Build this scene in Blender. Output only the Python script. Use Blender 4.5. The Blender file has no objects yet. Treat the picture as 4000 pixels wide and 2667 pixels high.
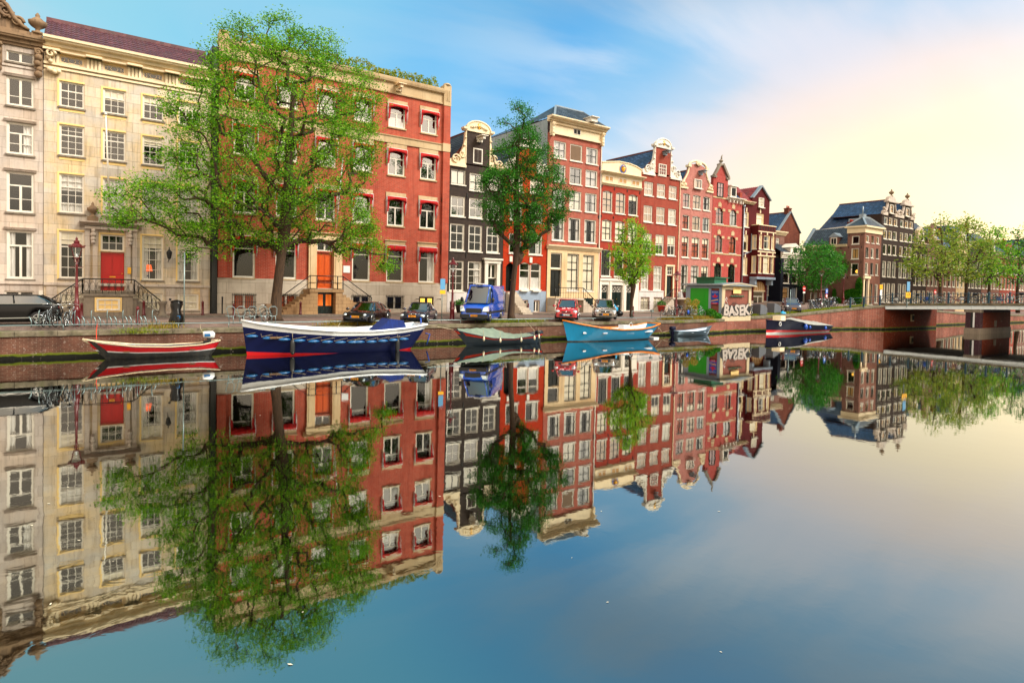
import bpy, bmesh, math, random
import numpy as np
from mathutils import Vector, Matrix, noise as mnoise
PI = math.pi
random.seed(7)
scene = bpy.context.scene
COL = scene.collection

# ---------------------------------------------------------------- camera model
F, CX, CY, CH = 2400.0, 2000.0, 1197.0, 3.7
ROLL, PITCH, YAW = .0210, math.atan(65.5/2400), math.atan(2400/3400)
_fw = Vector((math.sin(YAW)*math.cos(PITCH), math.cos(YAW)*math.cos(PITCH), -math.sin(PITCH)))
_rt = Vector((math.cos(YAW), -math.sin(YAW), 0))
_up = _rt.cross(_fw)
RT = _rt*math.cos(ROLL)+_up*math.sin(ROLL)
UP = -_rt*math.sin(ROLL)+_up*math.cos(ROLL)
def _ray(x, y): return _fw+RT*((x-CX)/F)-UP*((y-CY)/F)
def atY(x, y, Y):                      # point of the vertical plane at distance Y across the canal
    d = _ray(x, y); t = Y/d.y
    return d.x*t, CH+d.z*t
def atX(x, y, X):
    d = _ray(x, y); t = X/d.x
    return d.y*t, CH+d.z*t

def lerp_table(T, x):
    if x <= T[0][0]: return T[0][1]
    for (a, b), (c, d) in zip(T, T[1:]):
        if x <= c: return b+(d-b)*(x-a)/(c-a)
    return T[-1][1]
GT = [(-60, 1.42), (46, 1.45), (52, 1.5), (58, 1.62), (63, 1.8), (67, 2.1), (70, 2.32), (75, 2.68), (80, 2.75), (88, 2.6), (96, 2.3), (106, 1.9), (125, 1.5), (900, 1.5)]
def GZ(x): return lerp_table(GT, x)

# ---------------------------------------------------------------- object helpers
def tag(o, label=None, cat=None, group=None, kind=None):
    if label: o['label'] = label
    if cat: o['category'] = cat
    if group: o['group'] = group
    if kind: o['kind'] = kind
    return o
def empty(name, loc, label=None, cat=None, group=None, rz=0, kind=None):
    o = bpy.data.objects.new(name, None); COL.objects.link(o)
    o.location = loc; o.rotation_euler = (0, 0, rz); o.empty_display_size = .3
    return tag(o, label, cat, group, kind)
def link(name, data, parent=None, loc=(0, 0, 0), rz=0):
    o = bpy.data.objects.new(name, data); COL.objects.link(o)
    o.location = loc
    if rz: o.rotation_euler = (0, 0, rz)
    if parent is not None: o.parent = parent
    return o
def copy_tree(o, parent=None):
    kids = list(o.children)
    c = o.copy(); COL.objects.link(c); c.parent = parent
    for k in kids: copy_tree(k, c)
    return c

class MB:
    def __init__(s): s.v = []; s.f = []; s.m = []; s.sm = []; s.cm = 0; s.smooth = False
    def mat(s, i): s.cm = i; return s
    def add(s, vs, fs, smooth=None):
        n = len(s.v); s.v += [tuple(v) for v in vs]
        for f in fs: s.f.append(tuple(i+n for i in f)); s.m.append(s.cm); s.sm.append(s.smooth if smooth is None else smooth)
        return s
    def box(s, x0, x1, y0, y1, z0, z1):
        x0, x1 = min(x0, x1), max(x0, x1); y0, y1 = min(y0, y1), max(y0, y1); z0, z1 = min(z0, z1), max(z0, z1)
        return s.add([(x0, y0, z0), (x1, y0, z0), (x1, y1, z0), (x0, y1, z0), (x0, y0, z1), (x1, y0, z1), (x1, y1, z1), (x0, y1, z1)],
              [(0, 3, 2, 1), (4, 5, 6, 7), (0, 1, 5, 4), (1, 2, 6, 5), (2, 3, 7, 6), (3, 0, 4, 7)], False)
    def quad(s, a, b, c, d): return s.add([a, b, c, d], [(0, 1, 2, 3)], False)
    def bar(s, a, b, w, h=None):          # square bar between two points
        a = Vector(a); b = Vector(b); h = h or w; d = (b-a).normalized()
        r = d.cross(Vector((0, 0, 1)))
        r = Vector((1, 0, 0)) if r.length < 1e-3 else r.normalized()
        u = r.cross(d).normalized(); r = r*w/2; u = u*h/2
        P = [a-r-u, a+r-u, a+r+u, a-r+u, b-r-u, b+r-u, b+r+u, b-r+u]
        return s.add(P, [(0, 3, 2, 1), (4, 5, 6, 7), (0, 1, 5, 4), (1, 2, 6, 5), (2, 3, 7, 6), (3, 0, 4, 7)], False)
    def tube(s, pts, r, n=6, closed=False, caps=True):
        pts = [Vector(p) for p in pts]; R = r if isinstance(r, (list, tuple)) else [r]*len(pts)
        N = len(pts); vs = []; prev = None
        for i, p in enumerate(pts):
            if closed: t = pts[(i+1) % N]-pts[i-1]
            else: t = pts[min(i+1, N-1)]-pts[max(i-1, 0)]
            t = t.normalized() if t.length > 1e-9 else Vector((0, 0, 1))
            if prev is None:
                u = t.cross(Vector((0, 0, 1)));
                if u.length < 1e-3: u = t.cross(Vector((1, 0, 0)))
            else: u = prev-t*prev.dot(t)
            u.normalize(); prev = u; w = t.cross(u)
            for k in range(n):
                a = 2*PI*k/n; vs.append(p+(u*math.cos(a)+w*math.sin(a))*R[i])
        fs = []
        for i in range(N if closed else N-1):
            j = (i+1) % N
            for k in range(n):
                fs.append((i*n+k, i*n+(k+1) % n, j*n+(k+1) % n, j*n+k))
        if caps and not closed: fs += [tuple(range(n))[::-1], tuple((N-1)*n+k for k in range(n))]
        return s.add(vs, fs, True)
    def lathe(s, prof, c=(0, 0, 0), n=12, smooth=True, axis='z', sx=1, sy=1):
        vs = []; N = len(prof)
        for r, z in prof:
            for k in range(n):
                a = 2*PI*k/n+PI/n; x, y = r*math.cos(a)*sx, r*math.sin(a)*sy
                if axis == 'z': vs.append((c[0]+x, c[1]+y, c[2]+z))
                elif axis == 'y': vs.append((c[0]+x, c[1]+z, c[2]+y))
                else: vs.append((c[0]+z, c[1]+x, c[2]+y))
        fs = [(i*n+k, i*n+(k+1) % n, (i+1)*n+(k+1) % n, (i+1)*n+k) for i in range(N-1) for k in range(n)]
        fs += [tuple(range(n))[::-1], tuple((N-1)*n+k for k in range(n))]
        return s.add(vs, fs, smooth)
    def ball(s, c, r, n=8, m=6, sc=(1, 1, 1)):
        prof = [(r*math.sin(PI*(i+.02)/(m+.04)), -r*math.cos(PI*(i+.02)/(m+.04))) for i in range(m+1)]
        k = len(s.v); s.lathe(prof, (0, 0, 0), n)
        for i in range(k, len(s.v)):
            v = s.v[i]; s.v[i] = (v[0]*sc[0]+c[0], v[1]*sc[1]+c[1], v[2]*sc[2]+c[2])
        return s
    def loft(s, rings, closed_ring=False, caps=False, smooth=True):
        n = len(rings[0]); vs = [v for r in rings for v in r]; fs = []
        for i in range(len(rings)-1):
            for k in range(n if closed_ring else n-1):
                k2 = (k+1) % n; fs.append((i*n+k, i*n+k2, (i+1)*n+k2, (i+1)*n+k))
        if caps: fs += [tuple(range(n))[::-1], tuple((len(rings)-1)*n+k for k in range(n))]
        return s.add(vs, fs, smooth)
    def build(s, name, mats, parent=None, off=(0, 0, 0), loc=None, rz=0):
        me = s.mesh(name, mats, off)
        return link(name, me, parent, loc or (0, 0, 0), rz)
    def mesh(s, name, mats, off=(0, 0, 0)):
        me = bpy.data.meshes.new(name)
        if off[0] or off[1] or off[2]:
            A = np.array(s.v, dtype=float)-np.array(tuple(off)); vv = A.tolist()
        else: vv = s.v
        me.from_pydata(vv, [], s.f)
        for m in (mats if isinstance(mats, (list, tuple)) else [mats]): me.materials.append(m)
        me.polygons.foreach_set('material_index', s.m)
        me.polygons.foreach_set('use_smooth', s.sm)
        me.update()
        return me

class Fr:      # a facade frame: s runs left to right along the wall, z up, d outwards
    def __init__(f, O, u, n): f.O = Vector(O); f.u = Vector(u); f.n = Vector(n); f.rz = math.atan2(f.u.y, f.u.x)
    def p(f, s, z, d=0): q = f.O+f.u*s+f.n*d; return (q.x, q.y, z)
    def box(f, mb, s0, s1, z0, z1, d0, d1):
        P = [f.p(s0, z0, d0), f.p(s1, z0, d0), f.p(s1, z0, d1), f.p(s0, z0, d1), f.p(s0, z1, d0), f.p(s1, z1, d0), f.p(s1, z1, d1), f.p(s0, z1, d1)]
        return mb.add(P, [(0, 1, 2, 3), (4, 7, 6, 5), (0, 4, 5, 1), (1, 5, 6, 2), (2, 6, 7, 3), (3, 7, 4, 0)], False)
    def prism(f, mb, pts, d0, d1):          # polygon in (s,z) given thickness
        n = len(pts); V = [f.p(s, z, d1) for s, z in pts]+[f.p(s, z, d0) for s, z in pts]
        F_ = [tuple(range(n)), tuple(range(2*n-1, n-1, -1))]+[(i, n+i, n+(i+1) % n, (i+1) % n) for i in range(n)]
        return mb.add(V, F_, False)
    def prof(f, mb, s0, s1, pr):            # profile (z,d) list extruded along s; first and last points lie on the wall
        n = len(pr); V = [f.p(s0, z, d) for z, d in pr]+[f.p(s1, z, d) for z, d in pr]
        F_ = [(i, n+i, n+i+1, i+1) for i in range(n-1)]+[(n-1, 2*n-1, n, 0), tuple(range(n)), tuple(range(2*n-1, n-1, -1))]
        return mb.add(V, F_, False)
    def disc(f, mb, s, z, r0, r1, d0, d1, n=20, a0=0, a1=2*PI):   # ring or disc in the wall plane
        full = abs(a1-a0-2*PI) < 1e-6; V = []; N = n+(0 if full else 1)
        for k in range(N):
            a = a0+(a1-a0)*k/n; c, q = math.cos(a), math.sin(a)
            V += [f.p(s+r0*c, z+r0*q, d0), f.p(s+r1*c, z+r1*q, d0), f.p(s+r1*c, z+r1*q, d1), f.p(s+r0*c, z+r0*q, d1)]
        F_ = []
        for k in range(n):
            a = 4*k; b = 4*((k+1) % N)
            F_ += [(a+3, a+2, b+2, b+3), (a+2, a+1, b+1, b+2), (a, a+3, b+3, b)]
        return mb.add(V, F_, False)
FRONT = Fr((0, 47, 0), (1, 0, 0), (0, -1, 0))
def front(Y): return Fr((0, Y, 0), (1, 0, 0), (0, -1, 0))
def side(X): return Fr((X, 0, 0), (0, -1, 0), (-1, 0, 0))   # faces -X ; s = -Y

# ---------------------------------------------------------------- materials
def srgb(h):
    h = h.lstrip('#'); c = [int(h[i:i+2], 16)/255 for i in (0, 2, 4)]
    return tuple(((x+.055)/1.055)**2.4 if x > .04045 else x/12.92 for x in c)
def C3(c):
    if isinstance(c, str): c = srgb(c)
    return (c[0], c[1], c[2], 1)
class NT:
    def __init__(s, name):
        s.m = bpy.data.materials.new(name); s.m.use_nodes = True; s.t = s.m.node_tree; s.n = s.t.nodes
        s.b = s.n['Principled BSDF']
    def N(s, t, **k):
        x = s.n.new(t)
        for a, v in k.items():
            if a.startswith('_'): x.inputs[a[1:].replace('_', ' ')].default_value = v
            else: setattr(x, a, v)
        return x
    def L(s, a, b): s.t.links.new(a, b)
    def coord(s, scale=(1, 1, 1), kind='Object'):
        tc = s.N('ShaderNodeTexCoord'); mp = s.N('ShaderNodeMapping'); mp.inputs['Scale'].default_value = scale
        s.L(tc.outputs[kind], mp.inputs['Vector']); return mp.outputs['Vector']
    def noise(s, vec, scale, detail=4, rough=.55, dist=0):
        x = s.N('ShaderNodeTexNoise'); x.inputs['Scale'].default_value = scale; x.inputs['Detail'].default_value = detail
        x.inputs['Roughness'].default_value = rough; x.inputs['Distortion'].default_value = dist
        if vec is not None: s.L(vec, x.inputs['Vector'])
        return x.outputs['Fac']
    def ramp(s, fac, stops):
        r = s.N('ShaderNodeValToRGB'); e = r.color_ramp.elements
        while len(e) < len(stops): e.new(.5)
        for i, (p, c) in enumerate(stops): e[i].position = p; e[i].color = C3(c) if not isinstance(c, (int, float)) else (c, c, c, 1)
        s.L(fac, r.inputs['Fac']); return r.outputs['Color']
    def mix(s, fac, a, b, mode='MIX'):
        x = s.N('ShaderNodeMix'); x.data_type = 'RGBA'; x.blend_type = mode
        for v, i in ((fac, 0), (a, 6), (b, 7)):
            if isinstance(v, (int, float)): x.inputs[i].default_value = v
            elif isinstance(v, (tuple, str)): x.inputs[i].default_value = C3(v)
            else: s.L(v, x.inputs[i])
        return x.outputs[2]
    def bump(s, h, strength=.3, dist=.02):
        b = s.N('ShaderNodeBump'); b.inputs['Strength'].default_value = strength; b.inputs['Distance'].default_value = dist
        s.L(h, b.inputs['Height']); s.L(b.outputs['Normal'], s.b.inputs['Normal'])
    def uvwall(s):      # (x+y, z) of the mesh: a flat wall coordinate for any upright wall
        tc = s.N('ShaderNodeTexCoord'); sp = s.N('ShaderNodeSeparateXYZ'); s.L(tc.outputs['Object'], sp.inputs[0])
        a = s.N('ShaderNodeMath', operation='ADD'); s.L(sp.outputs[0], a.inputs[0]); s.L(sp.outputs[1], a.inputs[1])
        cb = s.N('ShaderNodeCombineXYZ'); s.L(a.outputs[0], cb.inputs[0]); s.L(sp.outputs[2], cb.inputs[1])
        return cb.outputs[0], tc.outputs['Object']
def mBrick(name, c1, c2, mortar, stain='#2a1a16', amt=.35, scale=1.0, patch=None):
    k = NT(name); uv, ob = k.uvwall()
    br = k.N('ShaderNodeTexBrick'); br.offset = .5
    for a, v in (('Scale', 1/scale), ('Mortar Size', .008), ('Brick Width', .215), ('Row Height', .066), ('Mortar Smooth', .3), ('Bias', 0.0)): br.inputs[a].default_value = v
    br.inputs['Color1'].default_value = C3(c1); br.inputs['Color2'].default_value = C3(c2); br.inputs['Mortar'].default_value = C3(mortar)
    k.L(uv, br.inputs['Vector'])
    n1 = k.noise(ob, .55, 5, .6); n2 = k.noise(ob, 3.5, 4, .65)
    c = k.mix(k.ramp(n1, [(.4, 0.0), (.72, amt)]), br.outputs['Color'], stain)
    c = k.mix(k.ramp(n2, [(.42, 0.0), (.7, .5)]), c, patch or c1); c = k.mix(k.ramp(k.noise(ob, 1.1, 6, .7, .4), [(.5, 0.0), (.66, .45)]), c, c2)
    st = k.noise(k.coord((2.2, 2.2, .16)), 1.6, 5, .6)
    c = k.mix(k.ramp(st, [(.5, 0.0), (.78, amt)]), c, stain)
    k.L(c, k.b.inputs['Base Color']); k.b.inputs['Roughness'].default_value = .85
    k.b.inputs['Specular IOR Level'].default_value = .25
    k.bump(br.outputs['Fac'], -.35, .012)
    return k.m
def mStone(name, base, alt, stain='#4d4034', amt=.5, blocks=True, bw=1.35, bh=.62, rough=.8):
    k = NT(name); uv, ob = k.uvwall()
    n1 = k.noise(ob, .45, 4, .55); n2 = k.noise(ob, 6, 5, .7)
    c = k.mix(k.ramp(n1, [(.42, 0.0), (.62, 1.0)]), base, alt)
    if blocks:
        br = k.N('ShaderNodeTexBrick'); br.offset = .5
        for a, v in (('Scale', 1.0), ('Mortar Size', .012), ('Brick Width', bw), ('Row Height', bh), ('Mortar Smooth', .2)): br.inputs[a].default_value = v
        br.inputs['Color1'].default_value = (1, 1, 1, 1); br.inputs['Color2'].default_value = (.78, .76, .74, 1); br.inputs['Mortar'].default_value = (.5, .46, .42, 1)
        k.L(uv, br.inputs['Vector']); c = k.mix(1.0, c, br.outputs['Color'], 'MULTIPLY')
        k.bump(br.outputs['Fac'], -.3, .01)
    st = k.noise(k.coord((3.0, 3.0, .22)), 1.5, 6, .65)
    c = k.mix(k.ramp(st, [(.5, 0.0), (.74, amt)]), c, stain)
    c = k.mix(k.ramp(n2, [(.5, 0.0), (.8, .3*amt+.08)]), c, stain)
    k.L(c, k.b.inputs['Base Color']); k.b.inputs['Roughness'].default_value = rough
    return k.m
def mPaint(name, c, rough=.45, dirt=.12, metal=0.0, coat=0.0, spec=.5, dirtc='#3a332a', scale=2.5):
    k = NT(name)
    n = k.noise(k.coord((1, 1, .35)), scale, 5, .65)
    col = k.mix(k.ramp(n, [(.45, 0.0), (.8, dirt)]), C3(c)[:3], dirtc)
    k.L(col, k.b.inputs['Base Color']); k.b.inputs['Roughness'].default_value = rough; k.b.inputs['Metallic'].default_value = metal
    k.b.inputs['Coat Weight'].default_value = coat; k.b.inputs['Coat Roughness'].default_value = .05; k.b.inputs['Specular IOR Level'].default_value = spec
    rn = k.noise(k.coord(), 9, 3); mr = k.N('ShaderNodeMapRange'); mr.inputs['To Min'].default_value = max(.02, rough-.08); mr.inputs['To Max'].default_value = min(1, rough+.1)
    k.L(rn, mr.inputs['Value']); k.L(mr.outputs[0], k.b.inputs['Roughness'])
    return k.m
def mTile(name, c1, c2, c3):
    k = NT(name); ob = k.coord()
    v = k.N('ShaderNodeTexVoronoi'); v.inputs['Scale'].default_value = 3.6; k.L(ob, v.inputs['Vector'])
    sp = k.N('ShaderNodeSeparateColor'); k.L(v.outputs['Color'], sp.inputs[0])
    c = k.ramp(sp.outputs[0], [(0, c1), (.5, c2), (1, c3)])
    c = k.mix(k.ramp(k.noise(ob, 1.2, 5, .7), [(.5, 0.0), (.8, .5)]), c, '#4a5048')
    k.L(c, k.b.inputs['Base Color']); k.b.inputs['Roughness'].default_value = .5
    return k.m
def mGlass(name, refl, tint=(1, 1, 1)):
    k = NT(name); k.n.remove(k.b)
    tr = k.N('ShaderNodeBsdfTransparent'); tr.inputs[0].default_value = C3(tint)
    gl = k.N('ShaderNodeBsdfGlossy'); gl.inputs['Roughness'].default_value = .02; gl.inputs['Color'].default_value = (1, 1, 1, 1)
    lw0 = k.N('ShaderNodeLayerWeight'); lw0.inputs[0].default_value = .5; pw = k.N('ShaderNodeMath', operation='POWER'); k.L(lw0.outputs['Facing'], pw.inputs[0]); pw.inputs[1].default_value = 4; lw = k.N('ShaderNodeMath', operation='MULTIPLY_ADD'); k.L(pw.outputs[0], lw.inputs[0]); lw.inputs[1].default_value = 1-refl; lw.inputs[2].default_value = refl
    b = k.N('ShaderNodeBump'); b.inputs['Strength'].default_value = .03; b.inputs['Distance'].default_value = .02
    k.L(k.noise(k.coord(), .8, 0), b.inputs['Height']); k.L(b.outputs[0], gl.inputs['Normal'])
    mx = k.N('ShaderNodeMixShader'); k.L(lw.outputs[0], mx.inputs[0]); k.L(tr.outputs[0], mx.inputs[1]); k.L(gl.outputs[0], mx.inputs[2])
    k.L(mx.outputs[0], k.n['Material Output'].inputs[0])
    return k.m
def mEmit(name, c, s):
    k = NT(name); k.b.inputs['Base Color'].default_value = C3(c); k.b.inputs['Emission Color'].default_value = C3(c); k.b.inputs['Emission Strength'].default_value = s
    return k.m
def mCloth(name, c, c2=None, rough=.9, scale=8):
    k = NT(name); n = k.noise(k.coord((1, 1, .2)), scale, 3)
    k.L(k.mix(k.ramp(n, [(.3, 0.0), (.7, 1.0)]), C3(c)[:3], C3(c2 or c)[:3]), k.b.inputs['Base Color'])
    k.b.inputs['Roughness'].default_value = rough; return k.m

M = {}
def mats():
    M['white'] = mPaint('white_paint', '#e4ddd0', .45, .22)
    M['cream'] = mPaint('cream_paint', '#e6d2ae', .55, .2)
    M['yellowcream'] = mPaint('yellow_cream_paint', '#f3cf86', .55, .15)
    M['black'] = mPaint('black_paint', '#0d1212', .3, .1)
    M['dkgreen'] = mPaint('dark_green_paint', '#0a1e1c', .3, .1)
    M['iron'] = mPaint('black_iron', '#0a0a0b', .4, .1)
    M['steel'] = mPaint('galvanised_steel', '#7f9294', .35, .25, .6)
    M['chrome'] = mPaint('chrome', '#c8ccd0', .12, .1, 1.0)
    M['red'] = mPaint('red_door_paint', '#c0100a', .35, .06)
    M['orange'] = mPaint('orange_wood', '#d2540c', .3, .35, dirtc='#6b1f02', scale=6)
    M['awn'] = mCloth('red_awning_cloth', '#c40a0a', '#8d0606')
    M['amred'] = mPaint('oxblood_paint', '#5c0c14', .3, .15)
    M['stoneA'] = mStone('pale_sandstone', '#d2c9bd', '#e4c99c', '#54463a', .6)
    M['stoneB'] = mStone('grey_pink_sandstone', '#cabfb6', '#cfbdac', '#54463c', .5)
    M['stoneC'] = mStone('pale_base_stone', '#c9beae', '#bdb0a0', '#5a4a3c', .35, bw=1.9, bh=.75)
    M['stoneD'] = mStone('warm_stoop_stone', '#b08f66', '#a07b55', '#4d3826', .4, bw=.62, bh=.27)
    M['stoneG'] = mStone('weathered_grey_stone', '#8d8172', '#7b7064', '#2f2a26', .6, False)
    M['sand'] = mStone('smooth_sandstone', '#dfc49a', '#d3b184', '#5a3f28', .3, False)
    M['trim'] = mStone('trim_stone', '#c4ad88', '#b59a74', '#594735', .35, False)
    M['orn'] = mStone('ornament_stone', '#8c7256', '#745c46', '#261c15', .7, False)
    M['brickR'] = mBrick('red_brick', '#b84832', '#a03a28', '#b48470', '#5e1c12', .45, patch='#c25a42', scale=1.5)
    M['brickT'] = mBrick('pinkish_red_brick', '#a8503e', '#954032', '#b08676', '#54221c', .3, patch='#b06656', scale=1.5)
    M['brickK'] = mBrick('dark_painted_brick', '#42362f', '#362d2a', '#2c2522', '#1c1614', .35, patch='#4a3d37', scale=1.5)
    M['brickO'] = mBrick('orange_painted_brick', '#b83208', '#a52a06', '#8f2a0c', '#5c1606', .25, patch='#bb3a10', scale=1.5)
    M['brickS'] = mBrick('bright_red_brick', '#9d2a19', '#8b2014', '#a8604c', '#541611', .25, scale=1.5)
    M['brickC'] = mBrick('deep_red_brick', '#9c3a2a', '#8a2d20', '#9a6653', '#4a1a14', .35, patch='#a04a3a', scale=1.5)
    M['brickP'] = mBrick('pink_brick', '#b87066', '#a35c54', '#bc9488', '#6a342c', .35, patch='#c0837a', scale=1.5)
    M['brickQ'] = mBrick('rose_brick', '#a83c38', '#9a322e', '#b06c62', '#6a1f1c', .3, patch='#b65a50', scale=1.5)
    M['brickD'] = mBrick('oxblood_brick', '#5a0f12', '#4d0c10', '#430c0f', '#2b0709', .3)
    M['brickB'] = mBrick('brown_brick', '#7e574c', '#6f4a41', '#8a6c60', '#3c2822', .3, patch='#8c665c')
    M['brickG'] = mBrick('weathered_brown_brick', '#6c3322', '#5b281b', '#714536', '#2a120c', .5, patch='#7c4534')
    M['brickW'] = mBrick('blackish_brick', '#3c2e28', '#312522', '#2a201c', '#18120f', .3, patch='#4a3830')
    M['brickN'] = mBrick('navy_painted_brick', '#0e1424', '#0c1120', '#0a0e1a', '#06080f', .3)
    M['brickL'] = mBrick('tan_brown_brick', '#855748', '#754a3e', '#8d6a5c', '#3c241e', .35)
    M['sidew'] = mPaint('pale_side_render', '#93a0a6', .8, .4)
    M['greyp'] = mPaint('blue_grey_paint', '#8fa0b4', .6, .25)
    M['whitep'] = mPaint('white_render', '#cfc9c6', .65, .3)
    M['tileR'] = mTile('red_brown_pantile', '#5d3038', '#4b262f', '#6b3f44')
    M['tileB'] = mTile('blue_black_pantile', '#2a4366', '#1d3150', '#3a5a82')
    M['tileK'] = mTile('dark_grey_pantile', '#2c3440', '#20262f', '#3e4854')
    M['tileRR'] = mTile('red_pantile', '#8a2a28', '#74211f', '#9a3c36')
    M['lead'] = mPaint('lead_sheet', '#8f9ca6', .4, .3, .3)
    M['room'] = mPaint('dark_room', '#0a0807', .9, .1)
    M['glass'] = mGlass('window_glass', .09)
    M['glassM'] = mGlass('mirror_like_window_glass', .34)
    M['carglass'] = mGlass('tinted_car_glass', .22, (.12, .16, .16))
    M['lampglass'] = mGlass('lantern_glass', .08, (.9, .92, .92))
    M['blind'] = mCloth('cream_blind_sky_tone', '#e6dcc4', '#d8cdb2')  # on many upper windows this cream stands for reflected sky
    M['net'] = mCloth('white_net_curtain', '#dcd9d2', '#b5b3ad')
    M['tan'] = mCloth('tan_blind', '#c69a62', '#a97f50')
    M['orangec'] = mCloth('orange_curtain', '#b8480e', '#8c3208')
    M['bluec'] = mCloth('blue_furnishing', '#16305c', '#0c1c3a')
    M['warmlit'] = mEmit('lit_lamp_shade', '#ff5a10', .8)
    M['litroom'] = mEmit('lit_room_glow', '#ff7a1c', .35)
    M['litwin'] = mEmit('lit_yellow_window', '#ffc04a', 1.3)
    M['rubber'] = mPaint('tyre_rubber', '#0e0e0f', .8, .2)
    M['plate'] = mPaint('yellow_number_plate', '#f29a08', .4, .05)
    M['plateW'] = mPaint('white_number_plate', '#e8ecef', .4, .05)
    M['ink'] = mPaint('black_ink', '#0a0a0a', .6, 0)
    M['whitepl'] = mPaint('white_enamel', '#eceff0', .25, .06, coat=.3)
    M['signred'] = mPaint('sign_red', '#cc0f1c', .35, .03)
    M['signblue'] = mPaint('sign_blue', '#0a62c4', .35, .03)
    M['signyel'] = mPaint('sign_yellow', '#f5b20a', .35, .03)
    M['gold'] = mPaint('gilding', '#d9a23a', .3, .1, .8)
    M['rope'] = mCloth('rope', '#c9bca0', '#8f8468')
    M['wood'] = mPaint('weathered_wood', '#6b5138', .7, .3)
    M['oaktrim'] = mPaint('varnished_orange_wood', '#d97a16', .35, .2, dirtc='#7a3606')
    k = NT('bark'); n = k.noise(k.coord((6, 6, 1)), 2.2, 6, .7); k.L(k.ramp(n, [(.3, '#241a12'), (.6, '#4a3624'), (.8, '#6a5238')]), k.b.inputs['Base Color']); k.b.inputs['Roughness'].default_value = .95; k.bump(n, .8, .03); M['bark'] = k.m
mats()
def mLeaf(name, a, b, c):
    k = NT(name); ob = k.coord(); g = k.N('ShaderNodeNewGeometry')
    n = k.noise(ob, .55, 3); r = g.outputs['Random Per Island']
    mth = k.N('ShaderNodeMath', operation='MULTIPLY_ADD'); k.L(r, mth.inputs[0]); mth.inputs[1].default_value = .5
    ad = k.N('ShaderNodeMath', operation='MULTIPLY'); k.L(n, ad.inputs[0]); ad.inputs[1].default_value = .6; k.L(ad.outputs[0], mth.inputs[2])
    col = k.ramp(mth.outputs[0], [(.2, a), (.5, b), (.78, c)])
    k.L(col, k.b.inputs['Base Color']); k.b.inputs['Roughness'].default_value = .55; k.b.inputs['Specular IOR Level'].default_value = .3
    tl = k.N('ShaderNodeBsdfTranslucent'); k.L(col, tl.inputs[0])
    mx = k.N('ShaderNodeMixShader'); mx.inputs[0].default_value = .42
    k.L(k.b.outputs[0], mx.inputs[1]); k.L(tl.outputs[0], mx.inputs[2]); k.L(mx.outputs[0], k.n['Material Output'].inputs[0])
    return k.m
M['leafE'] = mLeaf('elm_leaves', '#35700a', '#5c9c14', '#96c62a')
M['leafD'] = mLeaf('deep_green_leaves', '#124a0e', '#2a7016', '#4f9a26')
M['leafY'] = mLeaf('yellow_green_leaves', '#4f8a0c', '#7bb51c', '#a8d636')
M['leafF'] = mLeaf('distant_tree_leaves', '#4c7a1a', '#7a9a2c', '#a8ac44')  # yellowed: warm glow and haze put into the leaf colour
M['leafI'] = mLeaf('ivy_leaves', '#134a0a', '#2a7a12', '#58a020')
M['leafG'] = mLeaf('dry_grass_blades', '#6c7a1c', '#a08a2c', '#b8a04a')
M['leafP'] = mLeaf('roof_plant_leaves', '#4e7210', '#87a01e', '#b0a834')
M['leafO'] = mLeaf('sunlit_orange_leaves', '#a86a2c', '#c98a42', '#c8a658')

TXT = {}
def text(name, body, size, mat, parent, loc, rot, extrude=.004, align='CENTER', offset=0, sx=1, bold=False):
    cu = bpy.data.curves.new(name, 'FONT'); cu.body = body; cu.size = size; cu.align_x = align; cu.align_y = 'CENTER'
    cu.extrude = extrude; cu.offset = offset; cu.materials.append(mat); cu.resolution_u = 3
    tmp = bpy.data.objects.new(name, cu); COL.objects.link(tmp); dg = bpy.context.evaluated_depsgraph_get()
    me = bpy.data.meshes.new_from_object(tmp.evaluated_get(dg)); me.materials.clear(); me.materials.append(mat); bpy.data.objects.remove(tmp)
    o = link(name, me, parent, loc); o.rotation_euler = rot; o.scale = (sx, 1, 1)
    return o
SKYS, EXPO = .69, 0.42
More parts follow.
